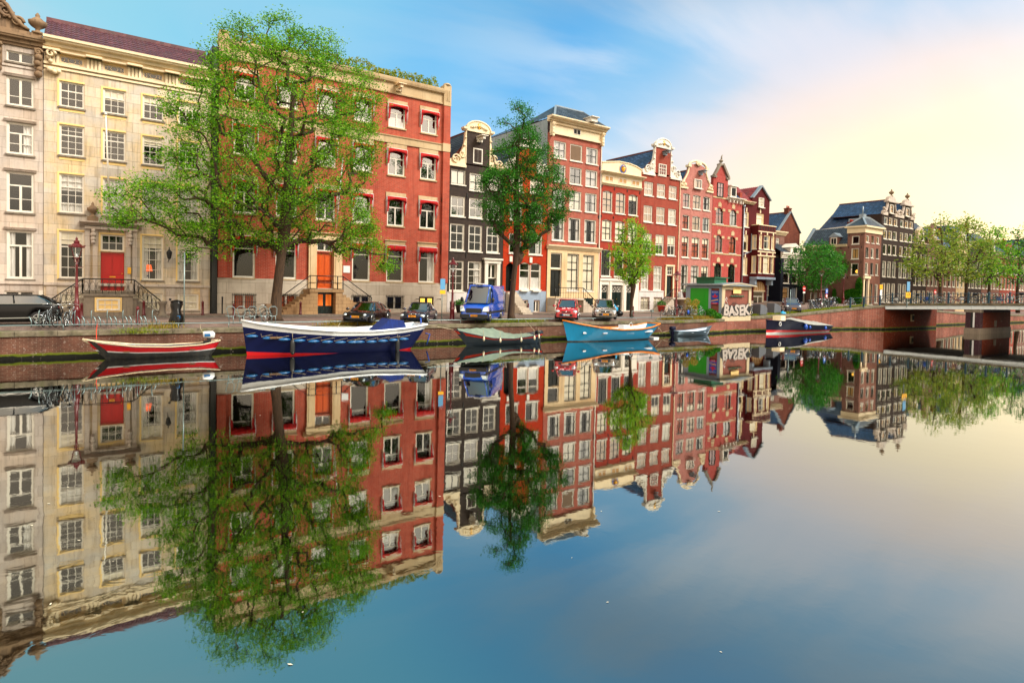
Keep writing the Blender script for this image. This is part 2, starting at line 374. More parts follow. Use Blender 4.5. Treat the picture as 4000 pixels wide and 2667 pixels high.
# ================================================================ windows
ST = {   # casing width, casing mat, bar mat, column fractions, row fractions (z, thickness), bar thickness
 'S33': (.075, 'white', 'white', (1/3, 2/3), ((1/3, .035), (.655, .07)), .035),
 'S34': (.075, 'white', 'white', (1/3, 2/3), ((.22, .03), (.46, .03), (.68, .07), (.84, .03)), .03),
 'S32': (.07, 'white', 'white', (1/3, 2/3), ((.5, .04),), .035),
 'H0': (.10, 'white', 'white', (.5,), ((.32, .035), (.68, .08)), .12),
 'H1': (.10, 'white', 'white', (.5,), ((.32, .035),), .12),
 'H2': (.10, 'white', 'white', (.5,), ((.70, .10),), .12),
 'AT': (.05, 'white', 'white', (.5,), (), .12),
 'OV': (.05, 'cream', 'cream', (), (), .03),
 'T': (.09, 'white', 'white', (.5,), ((.66, .10),), .11),
 'P': (.09, 'white', 'white', (), ((.72, .08),), .1),
 'S22': (.10, 'white', 'white', (.5,), ((.5, .07),), .05),
 'S23': (.10, 'white', 'white', (.5,), ((.34, .04), (.67, .08)), .05),
 'S24': (.09, 'white', 'white', (.5,), ((.25, .03), (.5, .03), (.74, .09)), .045),
 'B22': (.10, 'white', 'black', (.5,), ((.5, .06),), .04),
 'B23': (.09, 'white', 'black', (.5,), ((.33, .035), (.62, .07)), .04),
 'B24': (.10, 'white', 'black', (.5,), ((.25, .035), (.58, .08), (.79, .035)), .045),
 'BX': (.10, 'white', 'black', (.5,), (), .05),
 'K': (.05, 'black', 'black', (.5,), ((.66, .05),), .04),
 'D': (.12, 'white', 'black', (), ((.5, .06),), .04),
 'CR': (.12, 'cream', 'cream', (), ((.62, .07),), .05),
 'LT': (.05, 'black', 'black', (1/3, 2/3), ((.33, .03), (.66, .03)), .03),
 'SH': (.06, 'white', 'black', (.5,), (), .03),
}
CACHE = {}
def bar_rect(mb, x0, x1, z0, z1, y0, y1): mb.box(x0, x1, y0, y1, z0, z1)
def win_mesh(w, h, st, sill):
    k = ('f', w, h, st, sill)
    if k in CACHE: return CACHE[k]
    cw, cm, bm, cols, rows, bt = ST[st]
    mb = MB(); Y0, Y1 = .07, .19
    for a in ((0, w, 0, cw), (0, w, h-cw, h), (0, cw, cw, h-cw), (w-cw, w, cw, h-cw)): bar_rect(mb, *a, Y0, Y1)
    mb.mat(1); iw, ih = w-2*cw, h-2*cw; sf = .035
    for a in ((cw, w-cw, cw, cw+sf), (cw, w-cw, h-cw-sf, h-cw), (cw, cw+sf, cw+sf, h-cw-sf), (w-cw-sf, w-cw, cw+sf, h-cw-sf)): bar_rect(mb, *a, Y0+.03, Y1-.01)
    rmax = 1
    if st in ('T', 'H0', 'H2'): rmax = rows[-1][0]
    for c in cols:
        x = cw+iw*c; bar_rect(mb, x-bt/2, x+bt/2, cw+sf, cw+ih*rmax-(sf if rmax == 1 else 0), Y0+.035, Y1-.02)
    for r, t in rows:
        z = cw+ih*r; bar_rect(mb, cw+sf, w-cw-sf, z-t/2, z+t/2, Y0+.032, Y1-.015)
    if st == 'OV':
        for cx, q in ((.5, 1), (0, .9), (1, .9)):
            N = 16; rr = h*.30
            pts = [(cw+iw*cx+rr*1.25*math.cos(2*PI*i/N), .12, h/2+rr*math.sin(2*PI*i/N)) for i in range(N)]
            pts = [p for p in pts if cw*.8 < p[0] < w-cw*.8]
            if cx == 1: pts = sorted([p for p in pts], key=lambda p: math.atan2(p[2]-h/2, -(p[0]-w)))
            if cx == 0: pts = sorted([p for p in pts], key=lambda p: math.atan2(p[2]-h/2, p[0]))
            mb.tube(pts, .018, 4, closed=(cx == .5))
    if sill:
        mb.mat(2); mb.box(-.07, w+.07, -.10, .08, -.10, 0)
    me = mb.mesh('window', [M[cm], M[bm], M['white' if sill == 1 else ('stoneG' if sill == 2 else 'trim')]])
    CACHE[k] = me; return me
def pane_mesh(w, h, st, gl):
    k = ('g', w, h, st, gl)
    if k in CACHE: return CACHE[k]
    cw = ST[st][0]; mb = MB()
    mb.quad((cw+.01, .138, cw+.01), (w-cw-.01, .138, cw+.01), (w-cw-.01, .138, h-cw-.01), (cw+.01, .138, h-cw-.01))
    CACHE[k] = mb.mesh('pane', M[gl]); return CACHE[k]
def wavy(mb, x0, x1, z0, z1, y, amp, per):
    n = max(4, int((x1-x0)/per*6)); vs = []
    for i in range(n+1):
        x = x0+(x1-x0)*i/n; yy = y+amp*math.sin((x)/per*2*PI)+amp*.5*math.sin(x/per*3.1)
        vs += [(x, yy, z0), (x, yy+amp*.3, z1)]
    mb.add(vs, [(2*i, 2*i+2, 2*i+3, 2*i+1) for i in range(n)], True)
def fill_mesh(w, h, code):
    k = ('c', w, h, code)
    if k in CACHE: return CACHE[k]
    mb = MB(); nm = 'curtain'; mt = 'net'; a = .06
    if code == 'b': mb.box(a, w-a, .165, .17, a, h-a); nm = 'blind'; mt = 'blind'
    elif code == 'h': mb.box(a, w-a, .165, .17, h*.56, h-a); nm = 'blind'; mt = 'blind'
    elif code == 'g': mb.box(a, w-a, .165, .17, a, h*.45); nm = 'blind'; mt = 'net'
    elif code == 'u': mb.box(a, w-a, .165, .17, h*.72, h-a); nm = 'blind'; mt = 'blind'
    elif code == 't': mb.box(a, w-a, .165, .17, a, h-a); nm = 'blind'; mt = 'tan'
    elif code == 'o': wavy(mb, a, w-a, a, h-a, .22, .02, .2); mt = 'orangec'
    elif code == 'n': wavy(mb, a, w-a, a, h-a, .21, .03, .17)
    elif code == 'q': wavy(mb, a, w-a, a, h*.27, .21, .02, .12); wavy(mb, a, w-a, h*.58, h-a, .21, .01, .5)
    elif code == 'c': wavy(mb, a, w*.3, a, h-a, .21, .03, .14); wavy(mb, w*.7, w-a, a, h-a, .21, .03, .14)
    elif code == 'l': wavy(mb, w*.28, w*.55, a, h-a, .22, .03, .14)
    elif code == 'r': wavy(mb, w*.6, w-a, a, h-a, .21, .03, .14)
    elif code == 'v': wavy(mb, w*.12, w-a, a, h-a, .22, .035, .2)
    CACHE[k] = mb.mesh(nm, M[mt]); return CACHE[k]
def window(root, fr, s0, s1, z0, z1, st='S22', fill='d', sill=1, d=0, name='window', label=None):
    w, h = round(s1-s0, 2), round(z1-z0, 2)
    P = Vector(fr.p(s0, z0, d))-root.location
    o = link(name, win_mesh(w, h, st, sill), root, P, fr.rz)
    if label: o['label'] = label
    gl = 'glassM' if 'm' in fill else 'glass'
    link('pane', pane_mesh(w, h, st, gl), o)
    c = fill.replace('m', '').replace('d', '')
    for q in c:
        me = fill_mesh(w, h, q); link(me.name.split('.')[0], me, o)
    return o

# ================================================================ walls
def wall(mb, fr, s0, s1, z0, z1, ops, dep=.2, mw=0, mr=1):
    S = sorted({s0, s1, *[o[0] for o in ops], *[o[1] for o in ops]}); Z = sorted({z0, z1, *[o[2] for o in ops], *[o[3] for o in ops]})
    mb.mat(mw)
    for i in range(len(S)-1):
        for j in range(len(Z)-1):
            sm, zm = (S[i]+S[i+1])/2, (Z[j]+Z[j+1])/2
            if any(o[0] < sm < o[1] and o[2] < zm < o[3] for o in ops): continue
            mb.quad(fr.p(S[i], Z[j]), fr.p(S[i+1], Z[j]), fr.p(S[i+1], Z[j+1]), fr.p(S[i], Z[j+1]))
    for o in ops:
        a, b, c, d = o[:4]; ar = o[4] if len(o) > 4 else 0
        mb.mat(mr)
        mb.quad(fr.p(a, c), fr.p(a, c, -dep), fr.p(a, d, -dep), fr.p(a, d))
        mb.quad(fr.p(b, c, -dep), fr.p(b, c), fr.p(b, d), fr.p(b, d, -dep))
        mb.quad(fr.p(a, c, 0), fr.p(b, c, 0), fr.p(b, c, -dep), fr.p(a, c, -dep))
        mb.quad(fr.p(a, d, -dep), fr.p(b, d, -dep), fr.p(b, d, 0), fr.p(a, d, 0))
        if ar:
            mb.mat(mw); N = 8; pr = None
            for q in range(N+1):
                t = q/N*2-1; s = a+(b-a)*q/N; zz = d-ar+ar*math.sqrt(max(0, 1-t*t*.98)) if ar > .4 else d-ar*t*t
                if pr is not None:
                    fr.prism(mb, [(pr[0], pr[1]), (s, zz), (s, d+.001), (pr[0], d+.001)], -.12, 0.0)
                pr = (s, zz)
    mb.mat(mw)
def shell(mb, fr, s0, s1, z0, z1, depth, mroom=2, mw=0):
    """side walls, back, dark inner lining"""
    mb.mat(mw)
    mb.quad(fr.p(s0, z0, -depth), fr.p(s0, z0), fr.p(s0, z1), fr.p(s0, z1, -depth))
    mb.quad(fr.p(s1, z0), fr.p(s1, z0, -depth), fr.p(s1, z1, -depth), fr.p(s1, z1))
    mb.quad(fr.p(s1, z0, -depth), fr.p(s0, z0, -depth), fr.p(s0, z1, -depth), fr.p(s1, z1, -depth))
    mb.quad(fr.p(s0, z1), fr.p(s1, z1), fr.p(s1, z1, -depth), fr.p(s0, z1, -depth))
    mb.mat(mroom)
    mb.quad(fr.p(s0+.02, z0, -1.1), fr.p(s1-.02, z0, -1.1), fr.p(s1-.02, z1-.02, -1.1), fr.p(s0+.02, z1-.02, -1.1))
    mb.mat(mw)
def cornice(mb, fr, s0, s1, z0, z1, d):
    h = z1-z0
    fr.prof(mb, s0-d*.6, s1+d*.6, [(z0, 0), (z0, d*.2), (z0+.22*h, d*.26), (z0+.25*h, d*.45), (z0+.5*h, d*.5), (z0+.6*h, d*.85), (z0+.72*h, d*.9), (z0+.78*h, d), (z1, d), (z1+.02, 0)])
def pantile(mb, A, u, v, lu, lv, pitch=.26, amp=.04, course=.33):
    """wavy tiles: A corner, u along the eave, v up the slope (unit vectors)"""
    A = Vector(A); u = Vector(u).normalized(); v = Vector(v).normalized(); n = u.cross(v).normalized()
    if n.z < 0: n = -n
    nu = max(2, int(lu/pitch)*4); nv = max(1, int(lv/course)); vs = []
    for j in range(nv):
        for e in (0, 1):
            t = (j+e*.999)*lv/nv
            for i in range(nu+1):
                s = lu*i/nu; ph = (i % 4)/4; w = (0, .75, 1, .3)[i % 4]
                vs.append(A+u*s+v*t+n*(amp*w+(.03 if e == 0 else 0)))
    R = 2*nv; fs = [(r*(nu+1)+i, r*(nu+1)+i+1, (r+1)*(nu+1)+i+1, (r+1)*(nu+1)+i) for r in range(R-1) for i in range(nu)]
    return mb.add(vs, fs, False)
def gable_roof(root, fr, s0, s1, ze, zr, d0, d1, mat='tileB', ridge=None, pitch=.26):
    """ridge runs away from the facade"""
    sm = (s0+s1)/2 if ridge is None else ridge; mb = MB(); mb.mat(0)
    for a in (s0, s1):
        A = Vector(fr.p(a, ze, -d0)); B = Vector(fr.p(sm, zr, -d0)); v = B-A
        u = Vector(fr.n)*-1
        pantile(mb, A, u, v, d1-d0, v.length, pitch)
    fr.prism(mb.mat(1), [(s0, ze-.02), (s1, ze-.02), (sm, zr-.02)], -d1, -d0)
    mb.bar(fr.p(sm, zr+.06, -d0), fr.p(sm, zr+.06, -d1), .16)
    return mb.build('roof', [M[mat], M['brickG']], root, root.location)
def house(name, label, s0, s1, z0, z1, mat, ops, Y=47, depth=11, reveal=None, group=None, fr=None, wins=True, x=None):
    """ops: (s0,s1,z0,z1,style,fill,arch,sill)"""
    fr = fr or front(Y); s0 += .008; s1 -= .008
    loc = fr.p((s0+s1)/2, z0)
    root = empty(name, loc, label, 'house', group)
    mb = MB(); wall(mb, fr, s0, s1, z0, z1, [(o[0], o[1], o[2], o[3], o[6] if len(o) > 6 else 0) for o in ops])
    shell(mb, fr, s0, s1, z0, z1, depth)
    mb.build('wall', [M[mat], M[reveal or mat], M['room']], root, root.location)
    for o in ops:
        if o[4]: window(root, fr, o[0], o[1], o[2], o[3], o[4], o[5], o[7] if len(o) > 7 else 1)
    return root, fr
def part(root, name, mb, mats, label=None):
    o = mb.build(name, mats, root, root.location)
    if label: o['label'] = label
    return o
def box_part(root, fr, name, mat, *boxes):
    mb = MB()
    for b in boxes: fr.box(mb, *b)
    return part(root, name, mb, M[mat])
def door(root, fr, s0, s1, z0, z1, mat, d=-.18, leaves=1, panels=((.12, .42), (.47, .9)), name='door', knob=True):
    mb = MB(); fr.box(mb, s0, s1, z0, z1, d-.06, d); w = (s1-s0)/leaves; h = z1-z0
    for q in range(leaves):
        a = s0+w*q+w*.13; b = s0+w*(q+1)-w*.13
        for p0, p1 in panels:
            m = (a+b)/2
            for c, e in ((a, m-.02), (m+.02, b)) if leaves == 1 else ((a, b),):
                fr.box(mb, c, e, z0+h*p0, z0+h*p1, d, d+.03)
                fr.box(mb, c+.05, e-.05, z0+h*p0+.05, z0+h*p1-.05, d+.03, d+.045)
    if leaves == 2: fr.box(mb, (s0+s1)/2-.02, (s0+s1)/2+.02, z0, z1, d, d+.035)
    o = part(root, name, mb, M[mat])
    if knob:
        kb = MB(); kb.ball(fr.p(s1-w*.08 if leaves == 1 else (s0+s1)/2+.08, z0+h*.45, d+.08), .04); kb.build('handle', M['gold'], o, root.location)
    return o
def scroll(mb, fr, c, r, turns, dirn, rad, d=.12, a0=0):
    pts = []
    for i in range(int(22*turns)):
        a = a0+dirn*2*PI*i/22; rr = r*(1-i/(22*turns)*.85); pts.append(fr.p(c[0]+rr*math.cos(a), c[1]+rr*math.sin(a), d))
    mb.tube(pts, [rad*(1-.5*i/len(pts)) for i in range(len(pts))], 6)
def blobs(mb, fr, pts, r, d=.08, sq=.5):
    for i, (s, z) in enumerate(pts): mb.ball(fr.p(s, z, d), r*(.8+.4*((i*37) % 10)/10), 7, 5)
def hoist(root, fr, s, z, mat='white', L=.9):
    mb = MB(); fr.box(mb, s-.12, s+.12, z-.12, z+.14, 0, L); fr.box(mb, s-.34, s+.34, z+.14, z+.2, -.05, L+.12); fr.box(mb, s-.27, s+.27, z-.1, z+.14, 0, .1); fr.box(mb, s-.22, s+.22, z-.3, z-.1, 0, .28)
    o = part(root, 'hoist_beam', mb, M[mat]); k = MB()
    k.tube([fr.p(s, z-.12, L-.1), fr.p(s, z-.5, L-.1)], .02, 5); k.tube([fr.p(s+.08*math.sin(a), z-.58-.08*math.cos(a), L-.1) for a in (3.1, 4, 5, 6, 7)], .018, 5)
    k.build('hook', M['iron'], o, root.location)
def anchors(root, fr, pts, h=.42):
    mb = MB()
    for s, z in pts: fr.box(mb, s-.03, s+.03, z-h/2, z+h/2, 0, .05); fr.box(mb, s-.07, s+.07, z-.04, z+.04, .01, .06)
    part(root, 'wall_anchor', mb, M['iron'])
def chimney(root, x0, x1, y0, y1, z0, z1, mat='brickG'):
    mb = MB(); mb.box(x0, x1, y0, y1, z0, z1); mb.box(x0-.06, x1+.06, y0-.06, y1+.06, z1, z1+.14)
    mb.mat(1)
    n = max(1, int((x1-x0)/.35))
    for i in range(n): mb.lathe([(.11, z1+.14), (.09, z1+.5)], ((x0+(x1-x0)*(i+.5)/n), (y0+y1)/2, 0), 8)
    return part(root, 'chimney', mb, [M[mat], M['brickO']])
def railing_iron(mb, pts, h=.9, post=.03, rails=(1, .5), orn=False):
    for a, b in zip(pts, pts[1:]):
        a = Vector(a); b = Vector(b)
        for r in rails:
            q = Vector((0, 0, h*r)); mb.tube([a+q, b+q], .04 if r == 1 else .015, 6)
        n = max(1, int((b-a).length/.32))
        for i in range(n+1):
            p = a+(b-a)*(i/n); mb.tube([p, p+Vector((0, 0, h))], post*.5 if 0 < i < n else post, 5)
            if orn and i < n:
                q = a+(b-a)*((i+.5)/n); c = q+Vector((0, 0, h*.5)); dd = (b-a).normalized()
                mb.tube([c+dd*(.13*math.cos(t*.785))+Vector((0, 0, .3*math.sin(t*.785))) for t in range(8)], .012, 4, closed=True)

# ================================================================ house 0, pale stone with sculpted top
def urn(mb, c, k=1, sx=1):
    mb.lathe([(.28*k, 0), (.28*k, .12*k), (.12*k, .18*k), (.1*k, .3*k), (.3*k, .45*k), (.42*k, .62*k), (.44*k, .78*k), (.3*k, .84*k), (.22*k, .95*k), (.1*k, 1.05*k), (.12*k, 1.15*k), (.03*k, 1.32*k)], c, 12, sx=sx)
def build_h0():
    ops = []
    for a, b in ((-3.48, -2.19), (-6.3, -5.0)):
        ops += [(a, b, 3.72, 6.62, 'H2', 'c', 0, 2), (a, b, 7.68, 10.08, 'H0', 'd', 0, 2), (a, b, 11.1, 12.98, 'H0', 'r', 0, 2), (a, b, 13.94, 15.64, 'H1', 'd', 0, 2), (a, b, 16.5, 17.13, 'AT', 'd', 0, 2)]
        ops.append((a-.1, b, 1.95, 3.0, 'AT', 'd', 0, 0))
    r, fr = house('stone_house', 'grey pink stone house cut by the left edge, sculpted crest and urn on top', -9, -1.76, 1.5, 17.8, 'stoneB', ops, depth=12)
    mb = MB()
    for a, b in ((-3.48, -2.19), (-6.3, -5.0)):
        for z in (6.62, 10.08, 12.98, 15.64): fr.prof(mb, a-.12, b+.12, [(z+.02, 0), (z+.02, .08), (z+.12, .14), (z+.16, .16), (z+.16, 0)])
    fr.box(mb, -9, -1.78, 3.42, 3.6, 0, .1); fr.box(mb, -9, -1.78, 16.2, 16.32, 0, .07)
    part(r, 'moulding', mb, M['stoneB'])
    mb = MB(); cornice(mb, fr, -9, -1.95, 17.45, 18.1, .5); fr.box(mb, -9, -1.8, 18.1, 18.35, -.5, .25)
    # crest outline
    pts = [(-9, 18.35), (-2.35, 18.35), (-2.45, 18.55), (-2.62, 18.7), (-2.72, 18.98), (-2.98, 19.1), (-3.12, 19.32), (-3.3, 19.3), (-3.42, 19.62), (-3.6, 19.78), (-3.72, 20.05), (-4.0, 20.2), (-4.5, 20.5), (-9, 20.9)]
    fr.prism(mb, pts, -.35, .05)
    scroll(mb, fr, (-2.95, 18.85), .3, 1.6, 1, .09, .15); scroll(mb, fr, (-3.5, 19.35), .34, 1.6, -1, .1, .15); scroll(mb, fr, (-3.95, 18.95), .4, 1.5, 1, .1, .12)
    mb.tube([fr.p(-2.4, 18.5, .12), fr.p(-2.7, 18.62, .18), fr.p(-3.1, 19.0, .2), fr.p(-3.45, 19.7, .18), fr.p(-4.0, 20.1, .15)], [.06, .11, .13, .11, .1], 8)
    blobs(mb, fr, [(-2.6, 18.6), (-2.85, 18.75), (-3.2, 19.2), (-3.3, 19.0), (-3.7, 19.6), (-3.6, 19.95), (-3.9, 19.7)], .13, .15)
    part(r, 'crest', mb, M['orn'])
    mb = MB(); urn(mb, fr.p(-2.02, 18.35, .1), .95, 1.15); part(r, 'urn', mb, M['orn'])
    for s in (-1.98, -3.86):
        mb = MB(); fr.box(mb, s-.2, s+.2, 16.3, 17.5, 0, .22); blobs(mb, fr, [(s, 17.3), (s, 16.95), (s-.05, 16.6), (s+.05, 16.25), (s, 15.95)], .2, .25); scroll(mb, fr, (s, 17.25), .2, 1.3, 1, .07, .35)
        part(r, 'console', mb, M['orn'])
    box_part(r, fr, 'sign_plate', 'white', (-1.98, -1.8+.03, 2.7, 3.05, 0, .05))
    return r
build_h0()

# ================================================================ house A, cream sandstone, red door
def build_A():
    cols = [(-.98, .29), (1.24, 2.48), (3.39, 4.62), (5.46, 6.77)]
    ops = []
    fl = {0: ('d', 'h', 'u', 'h'), 1: ('d', 'd', 'u', 'd'), 2: ('q', 'n', 'n', 'n')}
    for i, (a, b) in enumerate(cols):
        ops.append((a, b, 14.33, 15.88, 'S33', fl[0][i], 0, 2)); ops.append((a, b, 11.38, 13.25, 'S34' if i != 9 else 'S33', fl[1][i], 0, 2))
        ops.append((a, b, 7.86, 10.25, 'S34', fl[2][i], 0, 2)); ops.append((a+.02, b-.05, 16.95, 17.45, 'OV', 'd', 0, 0))
        if i != 1: ops.append((a, b, 3.82, 6.75, 'S34', ('u', '', 'cu', 'cu')[i] or 'd', 0, 2))
        if i != 1: ops.append((a+.02, b, 1.8, 2.95, 'S22', 'b', 0, 2))
    ops.append((1.14, 2.42, 5.62, 6.68, 'S32', 'd', 0, 0)); ops.append((1.14, 2.42, 3.1, 5.57, None, 'd'))
    r, fr = house('stone_house', 'cream sandstone house with a red front door and double stoop', -1.75, 7.46, 1.55, 17.6, 'stoneA', ops, depth=12, reveal='yellowcream')
    mb = MB()     # painted surrounds
    for o in ops:
        if o[4] and o[4] != 'OV' and o[3] < 16.5 and o[2] > 3: fr.box(mb, o[0]-.1, o[0]-.001, o[2]-.05, o[3]+.1, -.02, .025); fr.box(mb, o[0], o[1], o[3]+.001, o[3]+.1, -.02, .025); fr.box(mb, o[0], o[1], o[2]-.28 if o[2] > 11 else o[2]-.1, o[2]-.105, -.02, .024)
    part(r, 'window_surround', mb, M['yellowcream'])
    mb = MB(); fr.box(mb, -1.74, 7.45, 3.38, 3.56, 0, .12); fr.box(mb, -1.74, 7.45, 1.5, 1.85, 0, .08)
    for s in (-1.35, 5.05, 7.1): fr.box(mb, s-.26, s+.26, 1.9, 3.3, 0, .06); fr.disc(mb, s, 3.0, 0.001, .2, .06, .09, 12); fr.box(mb, s-.16, s+.16, 2.0, 3.0, .06, .085)
    part(r, 'plinth', mb, M['stoneB'])
    mb = MB()
    cornice(mb, fr, -1.3, 7.46, 17.6, 18.28, .75)
    fr.box(mb, -1.74, 7.45, 16.72, 16.86, 0, .16); fr.box(mb, -1.74, 7.45, 16.5, 16.62, 0, .09)
    for s in [-1.35]+[(cols[i][1]+cols[i+1][0])/2 for i in range(3)]+[7.1]:
        for q in (-.3, -.1, .1, .3): fr.box(mb, s+q-.07, s+q+.07, 16.86, 17.5, 0, .1)
        fr.box(mb, s-.42, s+.42, 17.5, 17.62, 0, .5)
    fr.box(mb, -1.74, 7.45, 17.5, 17.6, 0, .3)
    part(r, 'cornice', mb, M['cream'])
    mb = MB(); blobs(mb, fr, [(-1.55, 17.35), (-1.3, 17.35), (-1.5, 17.1), (-1.4, 16.9), (-1.45, 16.4), (-1.2, 16.3), (-1.0, 16.35)], .16, .2); scroll(mb, fr, (-1.4, 17.3), .25, 1.3, 1, .08, .4)
    part(r, 'console', mb, M['cream'])
    mb = MB(); A = Vector((-1.7, 46.5, 18.3)); v = Vector((0, 3.2, 1.95)); pantile(mb, A, (1, 0, 0), v, 9.16, v.length, .25, .05, .42)
    mb.box(-1.7, 7.46, 49.6, 49.9, 20.1, 20.42); mb.mat(1); fr.prism(mb, [(-1.72, 17.6), (-1.70, 17.6), (-1.7, 18.3), (-1.72, 18.3)], -10, 0)
    mb.box(-1.7, 7.46, 49.72, 58.5, 17.6, 20.1)
    part(r, 'roof', mb, [M['tileR'], M['brickG']])
    # door
    dr = door(r, fr, 1.16, 2.4, 3.1, 5.55, 'red', panels=((.1, .38), (.42, .86)))
    m2 = MB(); fr.box(m2, 1.62, 1.95, 3.95, 4.02, -.17, -.12); m2.build('letter_slot', M['gold'], dr, r.location)
    # door surround
    mb = MB()
    for s in (.45, .85, 2.62, 2.98): fr.box(mb, s-.13, s+.13, 3.1, 6.95, 0, .16)
    fr.box(mb, .3, 1.02, 3.1, 3.45, 0, .24); fr.box(mb, 2.48, 3.12, 3.1, 3.45, 0, .24)
    for s in (.75, 2.72): blobs(mb, fr, [(s, 6.85), (s, 6.6), (s, 6.35), (s, 6.15)], .16, .25)
    fr.box(mb, .3, 3.12, 6.95, 7.12, 0, .3); cornice(mb, fr, .4, 3.0, 7.1, 7.42, .6)
    part(r, 'door_surround', mb, M['stoneB'])
    for s in (.72, 2.8):
        mb = MB(); fr.box(mb, s-.28, s+.28, 7.42, 7.7, 0, .5); urn(mb, fr.p(s, 7.68, .25), .72); part(r, 'urn', mb, M['orn'])
    # stoop : platform with stairs on both sides
    mb = MB(); mb.box(.25, 2.8, 45.2, 46.995, 1.5, 2.78); mb.box(.17, 2.88, 45.1, 46.99, 2.78, 2.92)
    mb.box(.4, 3.0, 46.3, 46.99, 2.92, 3.08)
    for i in range(6):
        z = 2.72-.2*(i+1)+.05
        for sgn in (-1, 1):
            x0 = .25-.26*i if sgn < 0 else 2.8+.26*i
            mb.box(x0, x0+sgn*.26, 45.32, 46.99, 1.5, z)
            mb.box(x0, x0+sgn*.3, 45.28, 46.985, z, z+.05)
    part(r, 'stoop', mb, M['stoneG'])
    f2 = front(45.2)
    mb = MB(); f2.box(mb, .8, 2.2, 1.82, 2.7, 0, .03); part(r, 'window_casing', mb, M['yellowcream'])
    window(r, f2, .9, 2.1, 1.9, 2.62, 'S32', 'b', 0, d=.16)
    mb = MB(); P = [(-1.4, 45.3, 1.6), (.2, 45.3, 2.92), (2.86, 45.3, 2.92), (4.3, 45.3, 1.62)]
    railing_iron(mb, P, .9, .035, (1, .05), True); part(r, 'stoop_railing', mb, M['iron'])
    for x in (-1.55, 4.42):
        mb = MB(); mb.lathe([(.3, 1.45), (.3, 1.6), (.2, 1.72), (.17, 2.2), (.26, 2.35), (.28, 2.48), (.1, 2.5)], (x, 45.3, 0), 12); part(r, 'newel_post', mb, M['stoneG'])
    # things on the wall
    box_part(r, fr, 'name_plate', 'gold', (2.58, 2.78, 4.2, 4.62, .16, .2))
    mb = MB(); mb.tube([(1.5, 46.98, 9.0), (1.5, 46.5, 9.0)], .035); part(r, 'flagpole_bracket', mb, M['iron'])
    mb = MB(); a, z = atY(413, 446, 45.3); b, z2 = atY(428, 835, 46.5)
    mb.tube([(b, 46.55, z2), (a, 45.3, z)], [.06, .045], 8); mb.ball((a, 45.3, z), .09); part(r, 'flagpole', mb, M['white'])
    # wall lantern
    mb = MB(); mb.tube([(4.9, 46.98, 5.1), (4.9, 46.5, 5.2), (4.9, 46.42, 5.35)], .03); mb.lathe([(.06, 5.25), (.12, 5.3), (.2, 5.7), (.03, 5.9), (.04, 5.98), (.01, 6.05)], (4.9, 46.4, 0), 6, False)
    part(r, 'wall_lantern', mb, M['iron'])
    for s in (3.8,):
        mb = MB(); mb.lathe([(.1, 4.05), (.13, 4.1), (.04, 4.3), (.03, 4.45)], (s, 47.3, 0), 8); part(r, 'table_lamp', mb, M['bluec'])
        mb = MB(); mb.lathe([(.24, 4.42), (.15, 4.85)], (s, 47.35, 0), 12); part(r, 'lamp_shade', mb, M['warmlit'])
build_A()

# ================================================================ big red building
def awning_mesh(w, arch):
    k = ('aw', w, arch)
    if k in CACHE: return CACHE[k]
    mb = MB(); N = 14; vs = []
    for i in range(N+1):
        x = w*i/N; t = 2*i/N-1; zb = -.46+(.24*(1-t*t) if arch else .05*math.sin(i*1.7)); y = -.26+.03*math.sin(i*2.1)
        vs += [(x, -.02, .02), (x, y, -.10), (x, y-.02, zb-.02), (x, -.04, zb+.02)]
    mb.add(vs, [(4*i+j, 4*i+4+j, 4*i+5+j, 4*i+1+j) for i in range(N) for j in range(3)], True)
    for x0 in (0, w-.22):
        n = 8; vs = []
        for i in range(n+1):
            z = -.1-1.15*i/n; wv = .03*math.sin(i*1.9); q = .24*(1-.45*i/n)
            vs += [(x0+wv*.4, -.24+wv, z), (x0+q, -.16+wv, z), (x0+.06, -.05, z)]
        mb.add(vs, [(3*i+j, 3*i+1+j, 3*i+4+j, 3*i+3+j) for i in range(n) for j in range(2)], True)
    mb.mat(1)
    for x in (-.03, w+.03): mb.tube([(x, -.03, .04), (x, -.03, -1.45)], .02, 5); mb.tube([(x, -.22, -.02), (x, -.2, -1.2)], .018, 5)
    mb.tube([(-.03, -.25, -.02), (w+.03, -.25, -.02)], .022, 5)
    CACHE[k] = mb.mesh('awning', [M['awn'], M['whitepl']]); return CACHE[k]
def grille(r, fr, s0, s1, z0, z1, d=.06):
    mb = MB(); n = int((s1-s0)/.14)
    for i in range(n+1): s = s0+(s1-s0)*i/n; mb.bar(fr.p(s, z0, d), fr.p(s, z1+.08, d), .022)
    for z in (z0+.08, (z0+z1)/2, z1-.02): mb.bar(fr.p(s0-.06, z, d), fr.p(s1+.06, z, d), .03)
    return part(r, 'window_grille', mb, M['iron'])
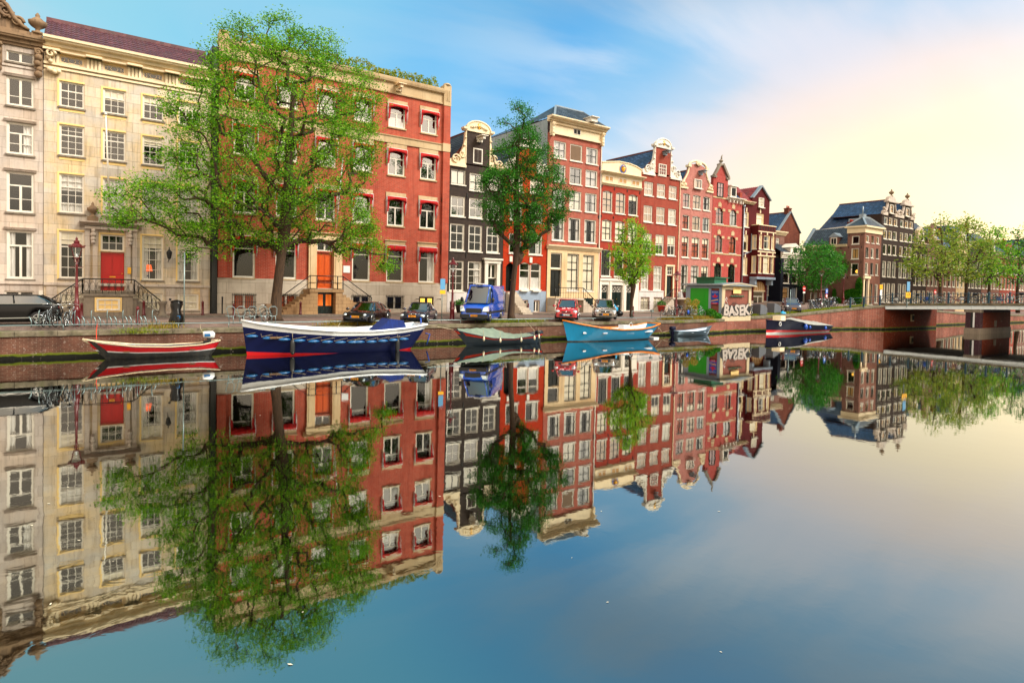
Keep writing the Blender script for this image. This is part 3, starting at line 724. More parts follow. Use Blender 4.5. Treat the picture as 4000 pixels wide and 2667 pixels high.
def build_red():
    cols = [(8.9, 10.4), (11.82, 13.32), (14.72, 16.22), (17.63, 19.13), (20.53, 22.03), (23.45, 24.95)]
    rows = [(16.72, 18.55), (12.85, 14.95), (8.72, 11.05)]
    ops = []; F3 = [('d', 'd', 'dm', 'dm', 'm', 'm'), ('d', 'm', 'm', 'm', 'm', 'm'), ('d', 'd', 'm', 'm', 'm', 'm')]
    F3 = [['m', 'm', 'gm', 'm', 'gm', 'm'], ['r', 'm', 'm', 'gm', 'm', 'm'], ['d', 'd', 'd', 'm', 'm', 'd']]
    for j, (z0, z1) in enumerate(rows):
        for i, (a, b) in enumerate(cols): ops.append((a, b, z0, z1, 'T', F3[j][i], .12, 3))
    for i, (a, b) in enumerate(cols):
        if i == 2: continue
        ops.append((a, b, 4.15, 7.1, 'P', 'r' if i in (5,) else 'd', 0, 3))
        if i < 5: ops.append((a+.05, b, 1.85, 2.98, 'AT', 'o' if i < 2 else 'd', 0, 0))
    ops += [(14.86, 16.08, 3.5, 6.25, None, 'd'), (14.86, 16.08, 6.35, 7.15, 'AT', 'd', 0, 0), (23.5, 24.9, 1.6, 2.95, None, 'd')]
    for a, b in ():
        pass
    fr = front(47); s0, s1 = 7.92, 26.17
    root = empty('office_building', (17, 47, 1.55), 'wide four storey red brick building with red awnings and an orange door', 'building')
    mb = MB()
    lo = [o for o in ops if o[2] < 3.4]; hi = [o for o in ops if o[2] > 3.4]
    wall(mb, fr, s0, s1, 4.12, 19.4, [(o[0], o[1], o[2], o[3], o[6] if len(o) > 6 else 0) for o in hi if o[2] > 4.12]+[(14.86, 16.08, 4.12, 6.25)])
    shell(mb, fr, s0, s1, 4.12, 19.4, 12); part(root, 'wall', mb, [M['brickR'], M['sand'], M['room']])
    mb = MB(); wall(mb, front(46.94), s0, s1, 1.5, 4.12, [o[:4] for o in lo]+[(14.86, 16.08, 3.5, 4.12)], .25); shell(mb, front(46.94), s0, s1, 1.5, 4.12, 12)
    part(root, 'stone_base', mb, [M['stoneC'], M['stoneC'], M['room']])
    for o in ops:
        if o[4]: window(root, fr if o[2] > 3.4 else front(46.94), o[0], o[1], o[2], o[3], o[4], o[5], o[7])
    for j, (z0, z1) in enumerate(rows+[(4.15, 7.1)]):
        for i, (a, b) in enumerate(cols):
            if j == 3 and i == 2: continue
            link('awning', awning_mesh(1.66, j < 3), root, Vector((a-.08, 47, z1+.05))-root.location)
    mb = MB()     # stone dressings
    fr.box(mb, s0, s1, 15.42, 15.95, 0, .1); fr.prof(mb, s0, s1, [(15.95, 0), (15.95, .16), (16.03, .18), (16.08, 0)])
    for z in (7.12, 11.07, 14.97, 18.57):
        for i, (a, b) in enumerate(cols):
            if z == 7.12 and i == 2: continue
            fr.box(mb, a-.14, b+.14, z, z+.36 if z != 14.97 else z+.45, -.02, .06)
            if z == 7.12: fr.box(mb, a-.2, b+.2, z+.36, z+.44, 0, .14)
    fr.box(mb, 25.5, 26.16, 11.1, 11.45, 0, .2); fr.box(mb, 25.5, 26.16, 6.6, 7.5, 0, .2)
    part(root, 'stone_dressing', mb, M['trim'])
    mb = MB(); fr.box(mb, s0+.5, 25.5, 19.41, 20.4, -.3, .05); fr.prof(mb, s0+.5, 25.5, [(19.4, 0), (19.4, .14), (19.5, .16), (19.55, .08), (20.2, .08), (20.3, .28), (20.45, .34), (20.58, .36), (20.66, .36), (20.66, -.3)])
    part(root, 'cornice', mb, M['trim'])
    for a, b, nm in ((7.93, 8.5, 0), (25.5, 26.15, 1)):
        mb = MB(); fr.box(mb, a, b, 4.15, 19.3, 0, .22); mb.mat(1); fr.box(mb, a-.03, b+.01, 19.3, 21.05, -.5, .26); fr.box(mb, a-.06, b+.01, 15.4, 16.1, .0, .26)
        for q in (.18, .33, .48): fr.box(mb, a+q-.04, a+q+.04, 19.7, 20.6, .26, .3)
        mb.lathe([(.32, 0), (.32, .12), (.2, .18)], ((a+b)/2, 46.95, 21.05), 10)
        part(root, 'pilaster', mb, [M['brickR'], M['trim']])
    mb = MB(); mb.box(s0, s1, 47.3, 59, 19.4, 20.3); part(root, 'roof', mb, M['lead'])
    hoist(root, fr, 21.3, 19.95, 'cream', .8)
    mb = MB(); mb.box(7.52, 7.72, 46.7, 46.95, 1.55, 19.9); mb.box(7.47, 7.9, 46.95, 50, 1.5, 20); part(root, 'downpipe', mb, M['black'])
    # entrance
    mb = MB()
    for a, b in ((14.2, 14.8), (16.14, 16.78)): fr.box(mb, a, b, 3.5, 7.2, 0, .2); fr.box(mb, a+.12, b-.12, 3.9, 6.8, .2, .24)
    fr.box(mb, 14.15, 16.83, 7.2, 7.5, 0, .28); cornice(mb, fr, 14.2, 16.8, 7.5, 7.75, .4)
    part(root, 'door_surround', mb, M['sand'])
    door(root, fr, 14.88, 16.06, 3.5, 6.22, 'orange', panels=((.06, .3), (.34, .93)))
    box_part(root, fr, 'name_board', 'whitepl', (16.93, 17.46, 4.76, 5.3, 0, .04))
    mb = MB(); mb.box(13.8, 16.36, 45.2, 46.9, 3.22, 3.45)
    mb.box(13.85, 14.42, 45.25, 46.9, 1.5, 3.22); mb.box(15.76, 16.3, 45.25, 46.9, 1.5, 3.22); mb.box(14.42, 15.76, 46.0, 46.9, 1.5, 3.22)
    for i in range(9):
        z = 3.22-.185*(i+1)+.0
        for sg, x0 in ((-1, 13.85-.27*i), (1, 16.3+.27*i)): mb.box(x0, x0+sg*.27, 45.25, 46.9, 1.5, z)
    part(root, 'stoop', mb, M['stoneD'])
    mb = MB(); P = [(11.7, 45.3, 1.75), (13.85, 45.3, 3.42), (16.32, 45.3, 3.42), (18.6, 45.3, 1.85)]
    for a, b in zip(P, P[1:]):
        a = Vector(a); b = Vector(b)
        for h, q in ((1.0, .035), (.5, .02)): mb.tube([a+Vector((0, 0, h)), b+Vector((0, 0, h))], q, 6)
        for p in (a, b): mb.tube([p, p+Vector((0, 0, 1.02))], .035, 6)
    for x in (14.35, 15.9): mb.tube([(x, 45.3, 3.42), (x, 45.3, 4.42)], .04, 6)
    part(root, 'stoop_railing', mb, M['iron'])
    f3 = front(45.95)
    for a, b in ((14.46, 15.07), (15.11, 15.72)):
        o = door(root, f3, a, b, 1.52, 3.18, 'dkgreen', d=.06, panels=((.06, .34),), name='door', knob=False)
        m = MB(); f3.box(m, a+.1, b-.1, 2.2, 3.05, .06, .075); m.build('pane', M['litroom'], o, root.location)
        m = MB()
        for q in (.2, .3, .4): m.bar(f3.p(a+q, 2.2, .09), f3.p(a+q, 3.05, .09), .018)
        m.build('window_bar', M['iron'], o, root.location)
    o = door(root, front(46.94), 23.52, 24.88, 1.6, 2.93, 'black', d=-.12, leaves=2, panels=((.06, .4),), knob=False)
    for a in (23.66, 24.34):
        m = MB(); fr.box(m, a, a+.4, 2.25, 2.8, -.0, .01); m.build('pane', M['litwin'], o, root.location)
        m = MB()
        for q in (.13, .27): m.bar(fr.p(a+q, 2.25, .02), fr.p(a+q, 2.8, .02), .015)
        for q in (2.43, 2.62): m.bar(fr.p(a, q, .02), fr.p(a+.4, q, .02), .015)
        m.build('window_bar', M['iron'], o, root.location)
    for i in (0, 1, 3, 4): grille(root, front(46.94), cols[i][0], cols[i][1]+.05, 1.9, 2.98)
    for s in (23.2, 25.2):
        mb = MB(); mb.tube([(s, 46.9, 2.75), (s, 46.3, 2.75)], .03); mb.ball((s, 46.3, 2.75), .06); part(root, 'wall_light', mb, M['iron'])
    mb = MB(); a = 16.3; mb.tube([(16.3, 46.9, 8.2), (16.35, 45.8, 13.4)], [.05, .035], 6); part(root, 'flagpole', mb, M['whitepl'])
build_red()

# ================================================================ dark gable house
def neck_gable(root, fr, c, hw, neck, zs, zt, zp, wallm, ornm, hatch=None, T=.3, sm='white', trimd=.1):
    """c centre, hw half width of the house, neck half width; zs shoulder, zt top of neck, zp top of pediment"""
    mb = MB(); fr.prism(mb, [(c-neck, zs-.01), (c+neck, zs-.01), (c+neck, zt), (c-neck, zt)], -T, 0); g = part(root, 'gable', mb, M[wallm])
    mb = MB(); n = 14; R = neck+.28; rise = zp-zt
    arc = [(c-R*math.cos(PI*i/n)*.82, zt+.12+(rise-.12)*math.sin(PI*i/n)) for i in range(n+1)]
    fr.prism(mb, [(c-R, zt-.12), (c+R, zt-.12), (c+R, zt+.1)]+arc[::-1]+[(c-R, zt+.1)], -T, .12)
    arc2 = [fr.p(c-R*math.cos(PI*i/n)*.82, zt+.12+(rise-.1)*math.sin(PI*i/n), .1) for i in range(n+1)]
    mb.tube(arc2, .09, 6); fr.box(mb, c-R-.08, c-R*.78, zt-.02, zt+.16, -T, .26); fr.box(mb, c+R*.78, c+R+.08, zt-.02, zt+.16, -T, .26)
    blobs(mb, fr, [(c+q*neck*.16, zt+.2+rise*.3*(1-abs(q)/5)) for q in (-4, -3, -2, -1, 0, 1, 2, 3, 4)], neck*.11, .14)
    mb.mat(1); mb.ball(fr.p(c, zt+rise*.5, .16), neck*.17, 8, 6, (1, .5, 1.2)); mb.mat(0)
    part(root, 'pediment', mb, [M[ornm], M['gold']])
    for sg in (-1, 1):
        mb = MB()
        x0 = c+sg*neck; x1 = c+sg*hw
        # concave flank
        pts = []; m = 10
        for i in range(m+1):
            t = i/m; a = t*PI/2; pts.append((x0+sg*(abs(x1-x0)-.1)*(1-math.cos(a))*.92+sg*.12*(1-t), zs+.25+(zt-zs-.5)*(1-math.sin(a))*.95))
        poly = [(x0, zs-.3), (x1, zs-.3), (x1, zs+.1)]+pts[::-1]+[(x0, zt-.1)]
        if sg > 0: poly = poly
        fr.prism(mb, poly if sg < 0 else poly[::-1], -T*.7, .04)
        fr.box(mb, min(x0, x1), max(x0, x1), zs-.42, zs-.2, -.02, .16)
        w_ = abs(x1-x0)
        scroll(mb, fr, (x0+sg*w_*.62, zs+.22), w_*.26, 1.6, -sg, .07, .12, 0 if sg < 0 else PI); scroll(mb, fr, (x0+sg*w_*.24, zs+.75), w_*.2, 1.4, sg, .06, .12)
        blobs(mb, fr, [(p[0]-sg*.02, p[1]) for p in pts[1::2]], .12, .1)
        fr.box(mb, x0-.06 if sg < 0 else x0-.02, x0+.02 if sg < 0 else x0+.06, zs, zt-.1, -.02, .08)
        part(root, 'gable_scroll', mb, M[ornm])
    return g
def build_dark():
    a, b, c = (26.43, 27.85), (28.3, 29.7), (30.2, 31.56)
    ops = [(*a, 12.8, 14.06, 'SH', 'bm', 0, 1), (*b, 12.45, 13.97, 'B22', 'bm', 0, 1), (*c, 12.75, 13.97, 'SH', 'bm', 0, 1)]
    for z0, z1, st, f in ((10.02, 11.77, 'S22', 'm'), (7.03, 9.38, 'S23', 'd')):
        for q in (a, b, c): ops.append((*q, z0, z1, st, f, 0, 1))
    ops += [(*a, 3.46, 6.14, 'S24', 'd', 0, 1), (*b, 3.56, 6.16, 'S24', 'r', 0, 1), (30.35, 31.3, 4.7, 6.0, 'AT', 'd', 0, 0), (30.35, 31.3, 2.6, 4.6, None, 'd'), (26.5, 27.8, 1.75, 2.6, 'AT', 'd', 0, 0)]
    r, fr = house('gable_house', 'narrow charcoal brick house with a cream scrolled neck gable beside the red building', 26.18, 32.02, 1.5, 14.6, 'brickK', ops, reveal='white')
    neck_gable(r, fr, 29.1, 2.93, 1.24, 14.75, 17.72, 18.55, 'brickK', 'cream')
    mb = MB(); fr.box(mb, 28.6, 29.58, 14.85, 16.2, 0, .05); mb.mat(1); fr.box(mb, 28.7, 29.07, 14.97, 16.1, .05, .07); fr.box(mb, 29.1, 29.47, 14.97, 16.1, .05, .07); part(r, 'loft_hatch', mb, [M['white'], M['brickK']])
    hoist(r, fr, 29.2, 17.05)
    box_part(r, fr, 'plinth', 'whitep', (26.2, 30.0, 1.5, 1.75, 0, .07), (26.2, 26.49, 1.75, 3.4, 0, .06), (27.81, 30.0, 1.75, 3.4, 0, .06), (26.49, 27.81, 2.6, 3.4, 0, .06))
    box_part(r, fr, 'door_surround', 'white', (30.0, 30.34, 1.6, 6.05, 0, .18), (31.31, 31.65, 1.6, 6.05, 0, .18), (29.95, 31.7, 6.05, 6.35, 0, .22), (29.8, 31.85, 6.35, 6.5, 0, .34))
    door(r, fr, 30.36, 31.29, 2.6, 4.6, 'dkgreen')
    box_part(r, fr, 'doorstep', 'stoneC', (30.1, 31.6, 1.5, 2.6, 0, .5))
    anchors(r, fr, [(26.3, 12.4), (26.3, 9.7), (26.3, 6.7), (28.06, 11.9), (28.06, 6.7)], .55)
    gable_roof(r, fr, 26.2, 32.0, 14.6, 18.0, .3, 11, 'tileK')
    # roof dormer seen beside the scroll
    mb = MB(); mb.box(26.6, 27.6, 49, 51, 15.0, 16.3); part(r, 'dormer', mb, M['greyp'])
build_dark()

def build_orange():
    a, b = (32.7, 34.1), (35.0, 36.55)
    ops = [(*a, 7.1, 8.95, 'BX', 'r', 0, 1), (*b, 7.1, 8.95, 'BX', 'r', 0, 1), (*a, 10.2, 11.9, 'S22', 'n', 0, 1), (*b, 10.2, 11.9, 'S22', 'n', 0, 1), (*a, 12.9, 14.3, 'S22', 'b', 0, 1), (*b, 12.9, 14.3, 'S22', 'b', 0, 1),
           (33.95, 35.2, 3.75, 6.3, 'P', 'g', .2, 1), (35.25, 36.5, 3.75, 6.3, 'P', 'g', .2, 1), (32.4, 33.4, 3.55, 6.2, None, 'd', .35), (34.2, 35.0, 1.85, 2.7, 'AT', 'd', 0, 0), (35.7, 36.4, 1.6, 2.7, 'AT', 'd', 0, 0)]
    r, fr = house('gable_house', 'bright orange painted brick house half hidden by the middle tree', 32.04, 37.16, 1.5, 15.0, 'brickO', ops, reveal='white')
    neck_gable(r, fr, 34.6, 2.54, 1.1, 15.2, 17.2, 17.9, 'brickO', 'white')
    box_part(r, fr, 'plinth', 'greyp', (33.5, 37.14, 2.75, 3.62, 0, .06), (33.5, 34.18, 1.5, 2.75, 0, .06), (35.02, 35.68, 1.5, 2.75, 0, .06), (36.42, 37.14, 1.5, 2.75, 0, .06), (32.05, 32.38, 1.5, 3.55, 0, .06))
    for s in (32.75, 35.08): box_part(r, fr, 'keystone', 'white', (s, s+.3, 6.3, 6.82, 0, .1))
    door(r, fr, 32.42, 33.38, 3.55, 5.9, 'black', d=-.6)
    for s in (34.0, 35.4): box_part(r, fr, 'flower_box', 'white', (s, s+.9, 3.55, 3.7, .1, .32))
    mb = MB()
    for i in range(10): mb.box(32.4, 33.5, 46.9-.27*(i+1), 46.9-.27*i, 1.5, 3.5-.2*i)
    part(r, 'stoop', mb, M['stoneC'])
    gable_roof(r, fr, 32.1, 37.1, 15.0, 17.6, .3, 11, 'tileK')
build_orange()

def build_tall():
    a, b, c = (37.76, 39.3), (39.86, 41.42), (41.97, 43.55)
    ops = []
    F_ = {0: ('nm', 'd', 'cm'), 1: ('m', 'm', 'nm'), 2: ('nm', 'bm', 'cm'), 3: ('c', 'c', 'c')}
    for j, (z0, z1) in enumerate(((16.66, 18.3), (14.36, 16.03), (11.77, 13.68), (8.64, 11.0))):
        for i, q in enumerate((a, b, c)): ops.append((*q, z0, z1, 'B22' if not (j == 0 and i == 1) else 'BX', F_[j][i], 0, 1))
    ops += [(39.76, 41.3, 3.72, 7.42, 'B24', 'b', 0, 1), (41.84, 43.36, 3.72, 7.4, 'B24', 'b', 0, 1), (37.64, 39.05, 5.84, 7.4, 'D', 'd', 0, 0), (37.64, 39.05, 3.12, 5.76, None, 'd'), (40.2, 41.2, 1.75, 2.6, 'AT', 'd', 0, 0)]
    ops = [o for o in ops]
    r, fr = house('canal_house', 'tall red brick house with a deep cream cornice and hipped tile roof', 37.2, 44.15, 1.5, 19.0, 'brickT', ops, reveal='white', depth=12)
    # lower stone storey clad over the brick
    mb = MB(); f2 = front(46.93); wall(mb, f2, 37.22, 44.1, 1.5, 8.0, [o[:4] for o in ops if o[3] < 8], .07); part(r, 'stone_storey', mb, [M['sand'], M['sand']])
    mb = MB(); cornice(mb, f2, 37.3, 44.0, 7.75, 8.15, .35); part(r, 'string_course', mb, M['cream'])
    mb = MB(); fr.box(mb, 37.22, 44.12, 18.95, 20.0, 0, .12); fr.box(mb, 37.2, 44.14, 18.88, 19.05, 0, .22); cornice(mb, fr, 37.35, 44.0, 19.98, 20.5, .8)
    n = 46
    for i in range(n): s = 37.7+6.0*i/(n-1); fr.box(mb, s-.035, s+.035, 19.82, 19.96, .12, .3)
    for s in (37.4, 43.95):
        fr.box(mb, s-.13, s+.13, 18.7, 19.98, 0, .4); scroll(mb, fr, (s, 19.7), .16, 1.2, 1, .06, .5); blobs(mb, fr, [(s, 19.3), (s, 18.95), (s, 18.65)], .12, .35)
    mb.mat(1); fr.box(mb, 40.1, 41.05, 19.25, 19.8, .1, .15); mb.mat(2); fr.box(mb, 40.17, 40.53, 19.31, 19.74, .15, .16); fr.box(mb, 40.6, 40.98, 19.31, 19.74, .15, .16)
    part(r, 'entablature', mb, [M['cream'], M['white'], M['room']])
    # hipped roof
    mb = MB(); A = Vector((37.3, 46.4, 20.5)); B = Vector((44.1, 46.4, 20.5)); Rl = Vector((39.5, 49.0, 22.4)); Rr = Vector((43.2, 49.0, 22.4)); Bl = Vector((37.3, 58, 20.5)); Br = Vector((44.1, 58, 20.5)); Rb = Vector((41.0, 56, 22.4))
    def tri_tiles(P, Q, R_, S_):
        N = 44; K = 7; vs = []
        for j in range(K+1):
            for i in range(N+1):
                t = i/N; w = j/K; p = (P.lerp(Q, t)).lerp(R_.lerp(S_, t), w); nn = (Q-P).cross(R_-P).normalized(); nn = nn if nn.z > 0 else -nn
                vs.append(p+nn*(.05*(i % 2)+.0))
        mb.add(vs, [(j*(N+1)+i, j*(N+1)+i+1, (j+1)*(N+1)+i+1, (j+1)*(N+1)+i) for j in range(K) for i in range(N)], False)
    tri_tiles(A, B, Rl, Rr); tri_tiles(Bl, A, Rb, Rl); tri_tiles(B, Br, Rr, Rb); mb.mat(1)
    mb.bar(A, Rl, .2); mb.bar(B, Rr, .15); mb.bar(Rl, Rr, .16); mb.add([A+Vector((0, 0, -.05)), B+Vector((0, 0, -.05)), Br, Bl], [(0, 1, 2, 3)])
    part(r, 'roof', mb, [M['tileK'], M['lead']])
    mb = MB(); mb.box(41.6, 42.4, 45.9, 47.6, 20.6, 21.0); mb.box(41.5, 42.5, 45.7, 47.8, 21.0, 21.08); part(r, 'hoist_dormer', mb, M['white'])
    mb = MB(); mb.box(37.14, 37.205, 47.3, 59, 14.0, 20.3); part(r, 'side_wall', mb, M['sidew'])
    box_part(r, fr, 'loft_hatch', 'wood', (39.98, 41.3, 16.78, 18.18, -.12, -.05))
    door(r, fr, 37.68, 39.0, 3.12, 5.76, 'black', panels=((.05, .3), (.34, .6), (.64, .92)))
    mb = MB(); mb.box(37.3, 40.9, 45.6, 46.9, 2.85, 3.0); mb.box(37.3, 37.6, 45.7, 46.9, 1.5, 2.85); mb.box(38.2, 38.5, 45.7, 46.9, 1.5, 2.85)
    for i in range(7): mb.box(40.9+.27*i, 41.17+.27*i, 45.65, 46.9, 1.5, 2.82-.19*i)
    part(r, 'stoop', mb, M['stoneC'])
    mb = MB(); railing_iron(mb, [(37.3, 45.7, 3.0), (40.9, 45.7, 3.0), (42.7, 45.7, 1.6)], 1.0, .03, (1, .5)); part(r, 'stoop_railing', mb, M['iron'])
    door(r, front(46.93), 42.0, 43.3, 1.55, 3.0, 'dkgreen', d=.03)
    anchors(r, fr, [(43.85, 11.4), (43.85, 16.4), (43.85, 8.4)])
    mb = MB(); fr.box(mb, 43.97, 44.05, 1.6, 18.9, .02, .1); part(r, 'downpipe', mb, M['white'])
build_tall()

def build_sun():
    cs = [(44.4, 45.77), (46.3, 47.67), (48.2, 49.58)]
    ops = []; FF = [('tm', 'tm', 'u'), ('b', 'b', 'b'), ('d', 'd', 'd')]
    for j, (z0, z1, st) in enumerate(((11.99, 14.2, 'B23'), (9.05, 11.22, 'B23'), (5.3, 8.12, 'B24'))):
        for i, q in enumerate(cs): ops.append((*q, z0, z1, st, FF[j][i], .14, 1))
    ops += [(44.5, 45.5, 1.7, 4.42, None, 'd'), (45.98, 47.6, 1.7, 4.42, None, 'd'), (48.15, 49.1, 1.7, 4.4, None, 'd')]
    r, fr = house('canal_house', 'red brick house with a sun ornament on its cream parapet', 44.16, 50.06, 1.5, 15.0, 'brickS', ops, reveal='white')
    mb = MB(); fr.box(mb, 44.17, 50.05, 14.95, 15.95, -.2, .1); cornice(mb, fr, 44.3, 49.95, 14.75, 15.0, .25); cornice(mb, fr, 44.35, 49.9, 15.85, 16.15, .6)
    fr.prism(mb, [(44.2, 16.1), (50.02, 16.1), (50.02, 17.0), (49.2, 17.25), (48.2, 17.4), (46.6, 17.42), (44.2, 17.05)], -.3, .02)
    fr.prism(mb, [(44.15, 17.02), (46.6, 17.4), (48.2, 17.38), (49.2, 17.23), (50.05, 16.98), (50.05, 17.06), (49.2, 17.33), (48.2, 17.48), (46.6, 17.5), (44.15, 17.12)], -.35, .1)
    mb.mat(1)
    for s in (44.55, 46.55, 48.5):
        fr.box(mb, s-.03, s+1.18, 15.2, 15.72, .1, .14); mb.mat(2); fr.box(mb, s+.05, s+.52, 15.26, 15.66, .14, .15); fr.box(mb, s+.63, s+1.1, 15.26, 15.66, .14, .15); mb.mat(1)
    part(r, 'parapet', mb, [M['cream'], M['white'], M['tan']])
    mb = MB(); c = (47.2, 16.72); fr.disc(mb, *c, .001, .45, .02, .05, 24); mb.mat(1)
    for i in range(20): a = 2*PI*i/20; mb.tube([fr.p(c[0]+.2*math.cos(a), c[1]+.2*math.sin(a), .08), fr.p(c[0]+.4*math.cos(a), c[1]+.4*math.sin(a), .07)], [.035, .012], 4)
    mb.ball(fr.p(*c, .1), .24, 14, 10); part(r, 'sun_ornament', mb, [M['signblue'], M['gold']])
    mb = MB(); fr.disc(mb, *c, .52, .56, .02, .05, 24); part(r, 'ring_moulding', mb, M['trim'])
    mb = MB(); f2 = front(46.93); wall(mb, f2, 44.18, 50.04, 1.5, 5.0, [o[:4] for o in ops if o[3] < 5], .07); fr.box(mb, 44.18, 50.04, 4.85, 5.1, .07, .2)
    for s in (44.3, 45.74, 47.85, 49.3): f2.box(mb, s-.12, s+.12, 1.5, 4.85, 0, .06)
    part(r, 'white_storey', mb, [M['white'], M['white']])
    for a, b, l in ((44.52, 45.48, 1), (46.0, 47.58, 2), (48.17, 49.08, 1)):
        o = door(r, fr, a, b, 1.7, 4.4, 'dkgreen', leaves=l, panels=((.05, .3), (.34, .68)))
        for q in range(l):
            w = (b-a)/l; x0 = a+w*q+w*.14; x1 = a+w*(q+1)-w*.14; m = MB(); z0, z1 = 3.7, 4.25
            for p, t in (((x0, z0), (x1, z0)), ((x1, z0), (x1, z1)), ((x1, z1), (x0, z1)), ((x0, z1), (x0, z0)), ((x0, z0), (x1, z1)), ((x1, z0), (x0, z1))): m.bar(fr.p(*p, -.14), fr.p(*t, -.14), .035)
            m.build('cross_bars', M['white'], o, r.location)
    anchors(r, fr, [(44.2+.05, 14.6), (46.03, 14.5), (47.93, 14.5), (49.85, 14.5), (46.0, 11.5), (44.22, 11.5), (47.93, 11.4)], .3)
    gable_roof(r, fr, 44.2, 50.0, 15.0, 17.2, .8, 11, 'tileK')
build_sun()

def build_clock():
    cs = [(50.56, 51.98), (52.6, 53.98), (54.57, 55.92)]
    ops = []; FF = [('tm', 'tm', 'tm'), ('tm', 'tm', 'bm'), ('h', 'h', 'h')]
    for j, (z0, z1, st) in enumerate(((14.36, 15.86, 'S22'), (11.45, 13.26, 'S22'), (7.95, 10.2, 'S22'))):
        for i, q in enumerate(cs): ops.append((*q, z0, z1, st, FF[j][i], 0, 1))
    ops += [(50.4, 51.65, 3.96, 6.7, 'S23', 'n', 0, 1), (52.42, 53.8, 3.96, 6.7, 'S23', 'n', 0, 1), (54.5, 55.6, 5.72, 6.7, 'S32', 'd', 0, 0), (54.5, 55.6, 3.25, 5.65, None, 'd'), (50.45, 51.8, 1.8, 3.15, 'AT', 'b', 0, 1), (52.5, 53.85, 1.8, 3.15, 'AT', 'b', 0, 1)]
    r, fr = house('gable_house', 'red brick neck gable house with white scrolls and a dark blue tiled roof', 50.08, 56.46, 1.5, 16.8, 'brickC', ops, reveal='brickC')
    neck_gable(r, fr, 53.42, 3.2, 1.28, 17.0, 19.95, 20.85, 'brickC', 'white')
    mb = MB(); fr.box(mb, 52.6, 54.0, 16.7, 16.8, 0, .1); part(r, 'window_sill', mb, M['white'])
    window(r, fr, 52.7, 53.95, 16.8, 18.05, 'S33', 'd', 0, d=.2)
    hoist(r, fr, 53.6, 19.35, 'lead', .8)
    box_part(r, fr, 'plinth', 'whitep', (50.1, 54.1, 3.2, 3.82, 0, .06), (50.1, 50.43, 1.5, 3.2, 0, .05), (51.82, 52.48, 1.5, 3.2, 0, .05), (53.87, 54.1, 1.5, 3.2, 0, .05), (50.1, 54.1, 3.82, 3.92, 0, .12), (54.1, 56.4, 1.5, 3.2, 0, .05))
    grille(r, front(46.92), 50.45, 51.8, 1.85, 2.7, .05); grille(r, front(46.92), 52.5, 53.85, 1.85, 2.7, .05)
    door(r, fr, 54.52, 55.58, 3.25, 5.65, 'dkgreen')
    box_part(r, fr, 'door_surround', 'cream', (54.3, 54.5, 3.2, 6.8, 0, .1), (55.6, 55.8, 3.2, 6.8, 0, .1), (54.3, 55.8, 6.72, 6.9, 0, .15))
    mb = MB(); mb.box(54.1, 57.4, 45.6, 46.9, 3.0, 3.18); mb.box(54.15, 54.4, 45.7, 46.9, 1.5, 3.0); mb.box(56.6, 57.4, 45.7, 46.9, 1.5, 3.0)
    for i in range(8): mb.box(54.1-.27*(i+1), 54.1-.27*i, 45.6, 46.9, 1.5, 3.0-.19*i)
    part(r, 'stoop', mb, M['stoneC'])
    mb = MB(); railing_iron(mb, [(51.9, 45.65, 1.6), (54.15, 45.65, 3.18), (57.4, 45.65, 3.18)], .95, .03, (1, .5)); part(r, 'stoop_railing', mb, M['iron'])
    gable_roof(r, fr, 50.12, 56.4, 16.8, 19.8, .3, 9, 'tileB', 53.4, .3)
    mb = MB(); fr.box(mb, 56.38, 56.45, 1.6, 16.7, .02, .1); part(r, 'downpipe', mb, M['cream'])
build_clock()

